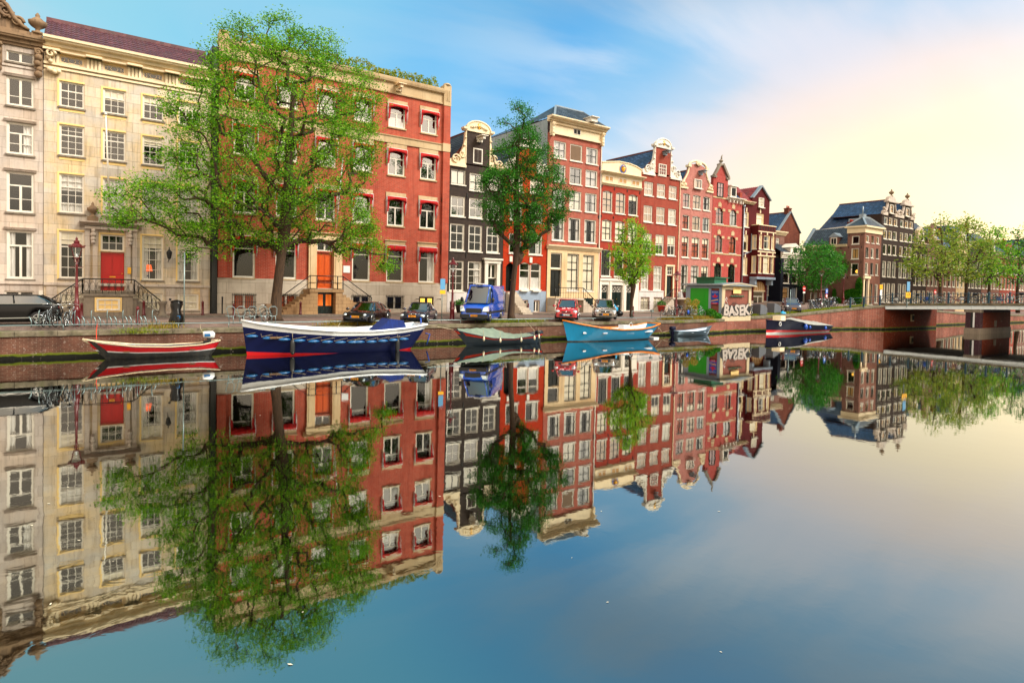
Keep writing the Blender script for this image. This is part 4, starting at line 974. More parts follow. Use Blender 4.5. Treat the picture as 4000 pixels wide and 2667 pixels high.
def build_pink():
    cs = [(57.03, 58.27), (58.8, 60.22), (60.69, 61.97)]
    ops = []; FF = [('om', 'tm', 'c'), ('o', 'tm', 'cm'), ('uo', 'uo', 'uo'), ('c', 'n', 'u')]
    for j, (z0, z1, st) in enumerate(((13.62, 15.28, 'B22'), (11.1, 12.8, 'B22'), (7.88, 10.32, 'B23'), (4.0, 7.03, 'B24'))):
        for i, q in enumerate(cs): ops.append((*q, z0, z1, st, FF[j][i], .1, 1))
    r, fr = house('gable_house', 'pale pink brick house with a curved bell gable and shell top', 56.5, 62.42, 1.5, 15.9, 'brickP', ops, reveal='white')
    # bell shaped gable
    c = 59.45; mb = MB(); L = []
    for i in range(11): t = i/10; L.append((1.55+1.4*(1-math.sin(t*PI/2)), 16.1+2.3*t))
    poly = [(c-2.95, 15.88), (c+2.95, 15.88)]+[(c+a, z) for a, z in L]+[(c+1.2, 18.7), (c, 18.95), (c-1.2, 18.7)]+[(c-a, z) for a, z in L[::-1]]
    fr.prism(mb, poly, -.3, 0); part(r, 'gable', mb, M['brickP'])
    mb = MB()
    for sg in (-1, 1):
        mb.tube([fr.p(c+sg*(a+.02), z, .02) for a, z in L], .11, 6)
        x1 = c+sg*2.95; fr.box(mb, min(x1, x1-sg*1.25), max(x1, x1-sg*1.25), 15.8, 16.0, 0, .16)
        scroll(mb, fr, (x1-sg*.5, 16.4), .36, 1.5, sg, .09, .1); blobs(mb, fr, [(x1-sg*.25, 16.2), (x1-sg*.8, 16.25), (x1-sg*.5, 16.55)], .2, .06)
    n = 12; arc = [fr.p(c-1.65*math.cos(PI*i/n), 18.45+.75*math.sin(PI*i/n), .06) for i in range(n+1)]
    mb.tube(arc, .14, 6); fr.box(mb, c-1.8, c-1.35, 18.35, 18.6, -.3, .25); fr.box(mb, c+1.35, c+1.8, 18.35, 18.6, -.3, .25)
    for i in range(7): a = PI*(.15+.7*i/6); mb.tube([fr.p(c, 18.65, .15), fr.p(c+.55*math.cos(a), 18.65+.6*math.sin(a), .2)], [.05, .1], 5)
    part(r, 'gable_scroll', mb, M['cream'])
    window(r, fr, 58.85, 60.2, 16.05, 17.12, 'BX', 'tm', 1, d=.2)
    hoist(r, fr, 59.9, 17.95, 'lead', .8)
    box_part(r, fr, 'plinth', 'whitep', (56.55, 62.4, 1.5, 3.85, 0, .06))
    gable_roof(r, fr, 56.55, 62.35, 15.9, 18.3, .3, 9, 'tileB', None, .3)
build_pink()

def build_spire():
    a, b = (63.15, 64.55), (65.9, 67.27)
    ops = []
    for j, (z0, z1) in enumerate(((12.27, 14.18), (8.8, 10.85), (5.0, 7.47))):
        for i, q in enumerate((a, b)): ops.append((*q, z0, z1, 'K', ('om', 'nm', 'om', 'o', 'd', 'd')[2*j+i], .5, 1))
    ops += [(*a, 2.0, 4.2, 'K', 'd', 0, 0), (*b, 2.0, 4.2, 'K', 'd', 0, 0)]
    r, fr = house('gable_house', 'rose brick house with arched windows and a pointed gable spire', 62.46, 68.4, 1.5, 15.5, 'brickQ', ops, reveal='white')
    mb = MB()
    for s0, s1 in (a, b):
        c = (s0+s1)/2
        for z in (14.18, 10.85, 7.47):
            for k, ang in enumerate((-70, 0, 70)):
                an = math.radians(ang); x = c+.85*math.sin(an); zz = z-.45+.75*math.cos(an); w = .24 if k != 1 else .3
                fr.box(mb, x-w, x+w, zz-.16, zz+(.3 if k == 1 else .16), -.02, .05)
                if k == 1: fr.box(mb, x-.14, x+.14, zz+.3, zz+.42, -.02, .06)
    for z in (12.1, 8.62, 15.4): fr.box(mb, 62.47, 68.39, z-.08, z+.1, 0, .05)
    part(r, 'stone_dressing', mb, M['trim'])
    mb = MB(); fr.prism(mb, [(62.47, 15.49), (65.3, 15.49), (65.3, 17.9), (64.9, 18.0), (64.15, 19.35), (63.6, 19.35), (62.9, 18.0), (62.47, 17.9)], -.35, .03); part(r, 'gable', mb, M['brickQ'])
    mb = MB(); mb.bar(fr.p(65.35, 17.92, .1), fr.p(64.1, 19.5, .1), .3); mb.bar(fr.p(62.42, 17.92, .1), fr.p(63.6, 19.5, .1), .3)
    fr.box(mb, 62.3, 62.95, 17.75, 17.98, -.3, .2); fr.box(mb, 64.85, 65.5, 17.75, 17.98, -.3, .2); fr.box(mb, 63.45, 64.25, 19.3, 19.5, -.3, .2); urn(mb, fr.p(63.85, 19.45, 0), .6)
    mb.tube([fr.p(63.9, 20.0, 0), fr.p(63.95, 20.45, 0), fr.p(64.15, 20.65, 0)], [.12, .08, .03], 6); part(r, 'gable_coping', mb, M['stoneG'])
    window(r, fr, 63.2, 64.35, 15.5, 17.2, 'K', 'cm', 0, d=.2)
    mb = MB(); cornice(mb, fr, 65.4, 68.3, 15.3, 15.65, .5)
    for s in (65.6, 66.3, 67.0, 67.7, 68.2): fr.box(mb, s-.06, s+.06, 15.0, 15.35, 0, .3)
    part(r, 'cornice', mb, M['white'])
    mb = MB(); v = Vector((0, 2.2, 2.0)); pantile(mb, (65.4, 46.8, 15.6), (1, 0, 0), v, 3.0, v.length, .3); mb.box(62.5, 68.35, 48.9, 58, 15.5, 17.55); part(r, 'roof', mb, M['tileB'])
    mb = MB(); mb.box(65.55, 66.7, 46.7, 48.2, 15.7, 17.0); mb.mat(1); mb.box(65.75, 66.5, 46.66, 46.7, 15.85, 16.8); mb.mat(0); mb.box(65.45, 66.8, 46.55, 48.2, 17.0, 17.12); part(r, 'dormer', mb, [M['white'], M['room']])
    chimney(r, 66.3, 67.3, 48.5, 49.2, 16.5, 18.2); chimney(r, 62.5, 63.0, 49, 50, 15.6, 17.9)
    mb = MB()
    for i in range(4): mb.box(67.9, 68.35, 47.0+.8*i, 47.8+.8*i, 15.5, 16.5+.5*i)
    part(r, 'step_gable', mb, M['brickC'])
    box_part(r, fr, 'plinth', 'whitep', (62.5, 63.1, 1.8, 4.3, 0, .05), (64.6, 65.85, 1.8, 4.3, 0, .05), (67.3, 68.35, 1.8, 4.3, 0, .05), (62.5, 68.35, 4.3, 4.5, 0, .1))
build_spire()

def build_darkred():
    a, m = (68.8, 69.82), (71.52, 73.1)
    ops = [(*a, 12.28, 14.18, 'CR', 'n', 0, 1), (*a, 9.2, 11.3, 'CR', 'h', 0, 1), (*a, 6.2, 8.4, 'CR', 'b', 0, 1), (*m, 12.85, 14.22, 'CR', 'b', 0, 1), (71.4, 73.7, 2.3, 4.15, 'T', 'd', 0, 0)]
    r, fr = house('gable_house', 'oxblood house with a projecting bay and balcony over its arched shop front', 68.42, 74.36, 1.5, 15.4, 'brickD', ops, reveal='cream')
    mb = MB(); fr.prism(mb, [(70.5, 15.39), (74.34, 15.39), (74.34, 16.15), (72.3, 17.75), (70.5, 16.15)], -.4, .02); part(r, 'gable', mb, M['brickD'])
    mb = MB(); mb.bar(fr.p(70.4, 16.1, .0), fr.p(72.3, 17.8, .0), .5, .16); mb.bar(fr.p(74.45, 16.1, .0), fr.p(72.3, 17.8, .0), .5, .16); part(r, 'gable_coping', mb, M['lead'])
    window(r, fr, 71.75, 72.85, 15.02, 16.25, 'S33', 'b', 1, d=.22)
    mb = MB(); cornice(mb, fr, 68.5, 70.5, 15.2, 15.5, .45); part(r, 'cornice', mb, M['cream'])
    mb = MB(); v = Vector((0, 2.4, 2.3)); pantile(mb, (68.45, 46.9, 15.5), (1, 0, 0), v, 2.1, v.length, .3)
    for q, lu in ((70.6, 9), (74.3, 9)):
        A = Vector((q, 47.35, 16.1)); v = Vector((72.3-q, 0, 1.65)); pantile(mb, A, (0, 1, 0), v, lu, v.length, .3)
    mb.box(68.45, 70.5, 49.3, 58, 15.4, 17.8); part(r, 'roof', mb, M['tileRR'])
    # oriel
    f6 = front(46.0); fs = Fr((70.5, 0, 0), (0, -1, 0), (-1, 0, 0))
    mb = MB(); W3 = [(70.75, 71.35), (71.75, 73.1), (73.45, 74.1)]
    oo = [(p, q, z0, z1) for z0, z1 in ((9.55, 11.35), (6.5, 8.7)) for p, q in W3]
    wall(mb, f6, 70.5, 74.35, 6.0, 12.6, oo, .12); sd = [(-46.85, -46.2, 9.55, 11.35), (-46.85, -46.2, 6.5, 8.7)]
    wall(mb, fs, -47, -46.0, 6.0, 12.6, sd, .12); mb.quad((74.35, 46, 6), (74.35, 47, 6), (74.35, 47, 12.6), (74.35, 46, 12.6)); mb.quad((70.5, 46, 12.6), (74.35, 46, 12.6), (74.35, 47, 12.6), (70.5, 47, 12.6)); mb.quad((70.5, 47, 6), (74.35, 47, 6), (74.35, 46, 6), (70.5, 46, 6))
    part(r, 'bay', mb, [M['brickD'], M['cream']])
    for i, o in enumerate(oo): window(r, f6, *o, 'CR', ('b', 'c', 'b', 'n', 'b', 'n')[i], 1)
    for o in sd: window(r, fs, *o, 'CR', 'n', 1)
    mb = MB(); f6.box(mb, 70.45, 74.4, 9.15, 9.3, 0, .06); f6.box(mb, 70.45, 74.4, 9.0-.35, 8.8, 0, .06); f6.box(mb, 70.45, 74.4, 11.72, 11.84, 0, .08); f6.box(mb, 70.42, 74.42, 12.55, 12.66, -.95, .08)
    for p, q in W3:
        for z in (11.38, 8.75): f6.box(mb, (p+q)/2-.1, (p+q)/2+.1, z, z+.35, 0, .07)
    for z in (14.2, 11.32, 8.42): fr.box(mb, 69.2, 69.4, z, z+.5, 0, .06)
    fr.box(mb, 72.2, 72.4, 14.3, 14.8, 0, .06)
    part(r, 'moulding', mb, M['cream'])
    mb = MB()
    for i in range(6): c = 70.95+.58*i; f6.prism(mb, [(c-.14, 12.2), (c, 11.92), (c+.14, 12.2), (c, 12.48)], 0, .02)
    part(r, 'diamond_opening', mb, M['room'])
    mb = MB(); mb.box(70.3, 74.5, 45.9, 46.95, 5.7, 6.0); mb.box(70.4, 70.8, 46.2, 46.95, 5.0, 5.7); mb.box(74.0, 74.4, 46.2, 46.95, 5.0, 5.7); part(r, 'bay_bracket', mb, M['greyp'])
    mb = MB(); fr.disc(mb, 72.55, 4.2, 1.12, 1.25, 0, .1, 16, 0, PI); fr.disc(mb, 72.55, 4.2, .001, 1.12, .02, .03, 16, 0, PI); mb.mat(1)
    for q in (-.8, -.4, 0, .4, .8): mb.bar(fr.p(72.55+q, 4.2, .06), fr.p(72.55+q, 4.2+math.sqrt(1.2-q*q), .06), .07)
    mb.bar(fr.p(71.3, 4.2, .06), fr.p(73.8, 4.2, .06), .14); part(r, 'fanlight', mb, [M['tan'], M['cream']])
    box_part(r, fr, 'plinth', 'stoneC', (68.45, 71.35, 1.5, 2.9, 0, .05), (73.75, 74.34, 1.5, 2.9, 0, .05), (71.35, 73.75, 1.5, 2.2, 0, .1))
    mb = MB(); mb.tube([(68.62, 46.85, 14.7), (68.62, 46.85, 1.9)], .07, 6); mb.lathe([(.08, 14.6), (.17, 14.95)], (68.62, 46.85, 0), 8); mb.tube([(70.35, 46.85, 11.5), (70.35, 46.85, 9.2), (69.2, 46.85, 8.9), (68.62, 46.85, 8.7)], .05, 6); part(r, 'downpipe', mb, M['lead'])
    mb = MB(); mb.tube([(72.9, 46.8, 1.5), (74.1, 46.5, 1.5)], .01); 
build_darkred()

# ================================================================ houses in the side street
def build_side():
    r, fr = house('canal_house', 'narrow brown brick house with a white ground floor beyond the oxblood house', 78.0, 86.38, 1.6, 12.7, 'brickB', [(84.15, 85.1, z, z+1.45, 'S23', 'n', 0, 1) for z in (10.7, 8.3, 5.95)]+[(82, 83, z, z+1.45, 'S23', 'n', 0, 1) for z in (10.7, 8.3, 5.95)], Y=52, depth=4)
    mb = MB(); cornice(mb, fr, 78.2, 86.3, 12.6, 13.15, .5); part(r, 'cornice', mb, M['cream'])
    box_part(r, fr, 'shopfront', 'greyp', (78.1, 86.3, 2.0, 5.6, .0, .12))
    for s in (80.2, 81.7, 83.2): window(r, fr, s, s+1.3, 3.6, 5.2, 'S23', 'n', 0, d=.3)
    r, fr = house('gable_house', 'brown brick side gable with chimney above the blue house', 86.4, 92.3, 1.6, 13.5, 'brickG', [], Y=53, depth=13)
    mb = MB(); fr.prism(mb, [(86.41, 13.49), (92.29, 13.49), (89.4, 16.5)], -.3, .02); part(r, 'gable', mb, M['brickG'])
    mb = MB(); mb.bar(fr.p(86.3, 13.45, 0), fr.p(89.4, 16.6, 0), .4, .12); mb.bar(fr.p(92.4, 13.45, 0), fr.p(89.4, 16.6, 0), .4, .12); part(r, 'gable_coping', mb, M['lead'])
    gable_roof(r, fr, 86.3, 92.4, 13.5, 16.45, .3, 13, 'tileB', None, .35)
    chimney(r, 89.0, 89.9, 53.1, 53.8, 16.2, 17.0)
    ops = [(83.1, 84.6, z0, z1, 'D', f, 0, 1) for z0, z1, f in ((7.5, 8.95, 'n'), (5.45, 7.0, 'd'), (3.2, 4.9, 't'))]+[(87.6, 88.9, z0, z1, 'D', f, 0, 1) for z0, z1, f in ((7.5, 8.95, 'n'), (5.45, 7.0, 'd'))]+[(85.35, 86.8, 7.5, 8.95, 'D', 'n', 0, 1), (85.35, 86.8, 5.45, 7.0, 'D', 'd', 0, 1), (85.4, 86.8, 2.6, 4.9, None, 'd')]
    r, fr = house('canal_house', 'low navy blue house with a white cornice and white dormer', 82.4, 89.2, 1.6, 9.1, 'brickN', ops, Y=50, depth=2.9, reveal='white')
    mb = MB(); cornice(mb, fr, 82.5, 89.1, 9.05, 9.9, .4); part(r, 'cornice', mb, M['white'])
    mb = MB(); fr.box(mb, 84.6, 87.0, 9.85, 10.7, -1.5, .1); fr.prism(mb, [(84.4, 10.7), (87.2, 10.7), (85.8, 11.35)], -1.5, .2); mb.mat(1); fr.box(mb, 85.3, 86.3, 9.95, 10.65, .1, .13); part(r, 'dormer', mb, [M['white'], M['room']])
    mb = MB(); v = Vector((0, 2.6, 1.6)); pantile(mb, (82.4, 49.9, 9.9), (1, 0, 0), v, 6.8, v.length, .4); part(r, 'roof', mb, M['tileK'])
    door(r, fr, 85.5, 86.7, 2.6, 4.8, 'greyp', leaves=2)
    # corner building : one thing with two facades
    fs = side(89.6); ff = front(42)
    root = empty('corner_house', (92, 45, 2.5), 'brown brick corner house with a cream cornice tower and ivy on its side wall', 'house')
    mb = MB(); fo = [(a, b, z0, z1) for a, b in ((90.0, 90.85), (91.55, 92.35), (93.05, 93.85)) for z0, z1 in ((11.35, 12.35), (9.25, 10.65), (6.85, 8.55))]+[(91.5, 92.4, 2.7, 5.6), (93.05, 93.95, 2.9, 5.6), (90.15, 90.9, 2.6, 6.0)]
    wall(mb, ff, 89.6, 94.55, 2.0, 12.7, fo, .15)
    so = [(-43.7, -42.7, 11.15, 12.3), (-43.7, -42.7, 9.05, 10.55), (-43.7, -42.7, 6.8, 8.45)]
    wall(mb, fs, -44.3, -42.0, 2.0, 12.7, so, .15)
    s2 = [(-49.6, -48.45, 4.67, 5.92), (-48.1, -46.97, 4.67, 5.92), (-49.5, -48.45, 2.7, 4.2), (-48.1, -47.0, 2.7, 4.2), (-48.1, -47.1, 8.9, 10.2), (-48.1, -47.1, 6.8, 8.1)]
    wall(mb, fs, -50.5, -44.3, 2.0, 11.0, s2, .15)
    mb.quad((94.55, 42, 2), (94.55, 44.3, 2), (94.55, 44.3, 12.7), (94.55, 42, 12.7)); mb.quad((89.6, 44.3, 11), (94.55, 44.3, 11), (94.55, 44.3, 12.7), (89.6, 44.3, 12.7))
    mb.quad((89.6, 50.5, 2), (89.6, 50.5, 11), (94.55, 50.5, 11), (94.55, 50.5, 2)); mb.mat(2)
    mb.quad((90.6, 43, 2), (94.4, 43, 2), (94.4, 43, 12.6), (90.6, 43, 12.6)); mb.quad((90.6, 50.4, 2), (90.6, 43, 2), (90.6, 43, 10.9), (90.6, 50.4, 10.9))
    part(root, 'wall', mb, [M['brickB'], M['white'], M['room']])
    mb = MB(); wall(mb, front(41.985), 89.6, 94.55, 2.0, 12.7, fo, .005); part(root, 'front_lit_skin', mb, [M['brickL'], M['white']])  # thin skin in warmer brick; light on the front is in its colour
    for i, o in enumerate(fo):
        if o[0] > 90.2 or o[3] > 6.5: window(root, ff, *o, 'K' if i % 2 else 'D', 'c' if i % 3 else 't', 1)
    for i, o in enumerate(so): window(root, fs, *o, 'BX', ('d', 't', 'd')[i], 1)
    for o in s2: window(root, fs, *o, 'BX', 'n', 1)
    m_ = MB(); m_.ball((90.2, 43.1, 7.3), .25); part(root, 'lamp_shade', m_, M['litwin'])
    for z in (10.06, 5.89):
        m = MB(); fs.disc(m, -46.4, z, .26, .36, 0, .08, 16); m.mat(1); fs.disc(m, -46.4, z, .001, .26, .005, .03, 16); part(root, 'round_window', m, [M['white'], M['room']])
    mb = MB(); ff.box(mb, 89.45, 94.6, 12.7, 13.45, -2.35, .15); ff.box(mb, 89.2, 94.9, 13.45, 13.68, -2.6, .45); part(root, 'entablature', mb, M['cream'])
    mb = MB(); fs.prof(mb, -50.5, -44.32, [(10.85, 0), (10.85, .15), (11.1, .3), (11.2, .35), (11.2, 0)]); part(root, 'cornice', mb, M['cream'])
    mb = MB(); P = [Vector(q) for q in ((89.3, 41.7, 13.7), (94.7, 41.7, 13.7), (94.7, 44.5, 13.7), (89.3, 44.5, 13.7), (91.2, 43.1, 15.1), (93.2, 43.1, 15.1))]
    mb.add(P, [(0, 1, 5, 4), (1, 2, 5), (2, 3, 4, 5), (3, 0, 4)], False); mb.mat(1)
    for a, b in ((0, 4), (1, 5), (3, 4), (4, 5)): mb.bar(P[a], P[b], .22)
    mb.box(91.0, 91.8, 42.9, 43.5, 14.7, 15.5); mb.tube([(91.4, 43.2, 15.5), (91.4, 43.2, 16.6)], .09); part(root, 'tower_roof', mb, [M['tileK'], M['lead']])
    mb = MB(); v = Vector((2.6, 0, 2.6)); pantile(mb, (89.55, 44.35, 11.2), (0, 1, 0), v, 6.2, v.length, .3); mb.box(92.1, 94.5, 44.4, 50.5, 11, 13.7); part(root, 'roof', mb, [M['tileK']])
    mb = MB(); mb.bar((89.5, 50.6, 11.2), (92.2, 50.6, 13.95), .4); part(root, 'gable_coping', mb, M['lead'])
    mb = MB(); fs.box(mb, -46.9, -45.6, 11.15, 12.3, -1.6, .02); mb.mat(1); fs.prism(mb, [(-47.05, 12.3), (-45.45, 12.3), (-46.25, 12.95)], -1.8, .1); mb.mat(2); fs.box(mb, -46.7, -45.8, 11.2, 12.2, .02, .06); mb.mat(3); fs.box(mb, -46.6, -46.28, 11.3, 12.1, .06, .07); fs.box(mb, -46.22, -45.9, 11.3, 12.1, .06, .07)
    part(root, 'dormer', mb, [M['brickB'], M['lead'], M['white'], M['room']])
    mb = MB(); ff.box(mb, 89.65, 89.95, 2.5, 6.3, 0, .1); ff.box(mb, 90.95, 91.25, 2.5, 6.3, 0, .1); ff.box(mb, 89.55, 91.35, 6.3, 6.65, 0, .25); part(root, 'door_surround', mb, M['cream'])
    door(root, ff, 90.15, 90.9, 2.6, 5.0, 'dkgreen')
    mb = MB()
    for y in (42.35, 44.1, 45.2, 47.6): 
        for z in (12.4, 10.7, 8.6, 6.4):
            if y > 44.2 and z > 12: continue
            fs.box(mb, -y-.04, -y+.04, z-.14, z+.14, 0, .05)
    part(root, 'wall_anchor', mb, M['iron'])
    for x0 in (93.5,): chimney(root, 93.2, 94.2, 45.5, 46.2, 13.5, 14.6)
build_side()

def build_black():
    ff = front(42)
    for k, (s0, s1) in enumerate(((94.6, 99.78), (99.8, 105.0))):
        ops = []; R_ = [(14.3, 15.38, 'CR', 't'), (12.2, 13.48, 'CR', 'tm'), (9.95, 11.45, 'CR', 'tm' if k else 'd'), (6.72, 9.0, 'D', 'n'), (3.0, 5.8, 'D', 'n')]
        for i in range(3):
            a = s0+.6+i*1.55
            for j, (z0, z1, st, f) in enumerate(R_): ops.append((a, a+1.05, z0, z1, 'D', f if (i+j) % 3 else f.replace('t', 'm').replace('mm', 'm'), 0, 1))
        r, fr = house('gable_house', ('black brick gable house with a long blue tiled roof beside the corner house', 'black brick gable house, right one of the matching pair with urns')[k], s0, s1, 2.0, 15.75, 'brickW', ops, Y=42, reveal='white', depth=9 if k else 1.6, group='pair of black gable houses')
        c = (s0+s1)/2
        mb = MB(); fr.prism(mb, [(c-1.1, 15.74), (c+1.1, 15.74), (c+1.1, 17.6), (c-1.1, 17.6)], -.3, 0); part(r, 'gable', mb, M['brickW'])
        mb = MB()
        for sg in (-1, 1):
            mb.tube([fr.p(c+sg*q, z, 0) for q, z in ((1.1, 17.9), (1.15, 17.2), (1.35, 16.6), (1.8, 16.2), (2.5, 16.05))], [.22, .2, .2, .24, .26], 6)
            fr.box(mb, min(c+sg*1.15, c+sg*2.58), max(c+sg*1.15, c+sg*2.58), 15.6, 16.1, -.2, .15); blobs(mb, fr, [(c+sg*1.6, 16.35), (c+sg*2.1, 16.4), (c+sg*2.4, 16.6), (c+sg*1.25, 17.7)], .2, .1)
        n = 10; fr.prism(mb, [(c-1.5, 17.6), (c+1.5, 17.6)]+[(c+1.2*math.cos(PI*i/n), 17.85+.75*math.sin(PI*i/n)) for i in range(n+1)], -.3, .15)
        fr.box(mb, c-1.6, c+1.6, 17.55, 17.75, -.3, .4); part(r, 'gable_scroll', mb, M['stoneB'])
        mb = MB(); urn(mb, fr.p(c, 18.5, 0), .8); part(r, 'urn', mb, M['orn'])
        window(r, fr, c-.55, c+.55, 16.0, 17.3, 'D', 't', 1, d=.2)
        gable_roof(r, fr, s0+.02, s1-.02, 15.75, 18.0, .3, 7.5, 'tileB', None, .35)
        if k == 0:      # lower side slope that runs back past the corner house
            mb = MB(); A = Vector((94.55, 42.6, 14.5)); B = Vector((94.55, 51.2, 14.05)); C_ = Vector((97.2, 49.3, 17.9)); D_ = Vector((97.2, 42.6, 17.95))
            N, K = 60, 16; vs = []
            for j in range(K+1):
                for i in range(N+1):
                    t = i/N; w = j/K; vs.append(A.lerp(B, t).lerp(D_.lerp(C_, t), w)+Vector((-.05, 0, .05))*(.8*(i % 2)+.4*(j % 2)))
            mb.add(vs, [(j*(N+1)+i, j*(N+1)+i+1, (j+1)*(N+1)+i+1, (j+1)*(N+1)+i) for j in range(K) for i in range(N)], False)
            part(r, 'side_roof', mb, M['tileB'])
            mb = MB(); mb.box(94.62, 99.75, 43.5, 51.0, 2, 14.05); mb.box(94.5, 94.6, 42.05, 44.3, 13.0, 15.6); part(r, 'side_wall', mb, M['brickW'])
            mb = MB(); mb.box(94.3, 95.8, 44.3, 46.6, 13.9, 15.35); mb.mat(1); mb.box(94.25, 94.3, 44.5, 46.4, 14.2, 15.1); part(r, 'dormer', mb, [M['lead'], M['room']])
            mb = MB(); mb.bar((94.45, 44.3, 14.4), (94.45, 51.2, 13.98), .16); part(r, 'gutter', mb, M['white'])
build_black()

def build_far():
    spec = [(105.2, 110.2, 12.0, 'brickW', 'narrow dark house with a cream cornice just right of the black gables', 'stoneA'), (110.3, 114.6, 12.9, 'brickB', 'far brown house with a white band, behind the first bridge tree', 'trim'), (114.7, 122.0, 11.7, 'brickL', 'far wide tan brick house behind the bridge railing', 'cream'),
            (122.1, 126.8, 12.8, 'sand', 'far cream stone house among the trees', 'cream'), (126.9, 133.5, 13.5, 'brickW', 'far dark house with white windows under a high roof', 'white'), (133.6, 142.5, 12.4, 'brickL', 'far tan house with a pale gable between tree crowns', 'cream'), (142.6, 153.0, 11.9, 'brickC', 'far red house with a lit cream cornice at the right', 'cream'), (153.1, 166.0, 12.3, 'brickB', 'far brown house at the right edge behind trees', 'trim'), (166.1, 182.0, 13.0, 'brickG', 'farthest house beyond the right edge trees', 'trim')]
    for k, (a, b, zt, m, lb, cm) in enumerate(spec):
        n = max(3, int((b-a)/1.6)); ops = []; st = (b-a)/n
        for i in range(n):
            for j, (z0, z1) in enumerate(((2.4, 4.9), (5.7, 7.9), (8.7, 10.6))): ops.append((round(a+st*i+st*.2, 2), round(a+st*i+st*.2+st*.58, 2), z0, z1, 'D', ('n', 'd', 'm', 'bm')[(i*3+j+k) % 4], 0, 1))
        r, fr = house('canal_house', lb, a, b, 1.4, zt, m, ops, Y=42, reveal='white', depth=9, group='far row of houses beyond the bridge')
        mb = MB(); cornice(mb, fr, a+.1, b-.1, zt-.3, zt+.3, .5); part(r, 'cornice', mb, M[cm])
        mb = MB(); h = 2.6+.5*(k % 3)
        v = Vector((0, 3.5, h)); pantile(mb, (a, 42.1, zt+.25), (1, 0, 0), v, b-a, v.length, .6); mb.box(a, b, 45.4, 50.9, zt, zt+h+.2); part(r, 'roof', mb, M['tileK' if k % 2 else 'tileB'])
        if k in (0, 1, 3, 5, 6):
            c = (a+b)/2; mb = MB(); fr.prism(mb, [(c-1.3, zt+.25), (c+1.3, zt+.25), (c+1.0, zt+2.2), (c, zt+2.9), (c-1.0, zt+2.2)], -.5, .02); part(r, 'gable', mb, M['stoneA' if k in (0, 3, 5) else m])
            window(r, fr, c-.5, c+.5, zt+.6, zt+1.9, 'D', 't', 1, d=.2)
        if k % 2 == 0: chimney(r, b-1.6, b-.8, 44, 44.7, zt+1.5, zt+3.6)
build_far()
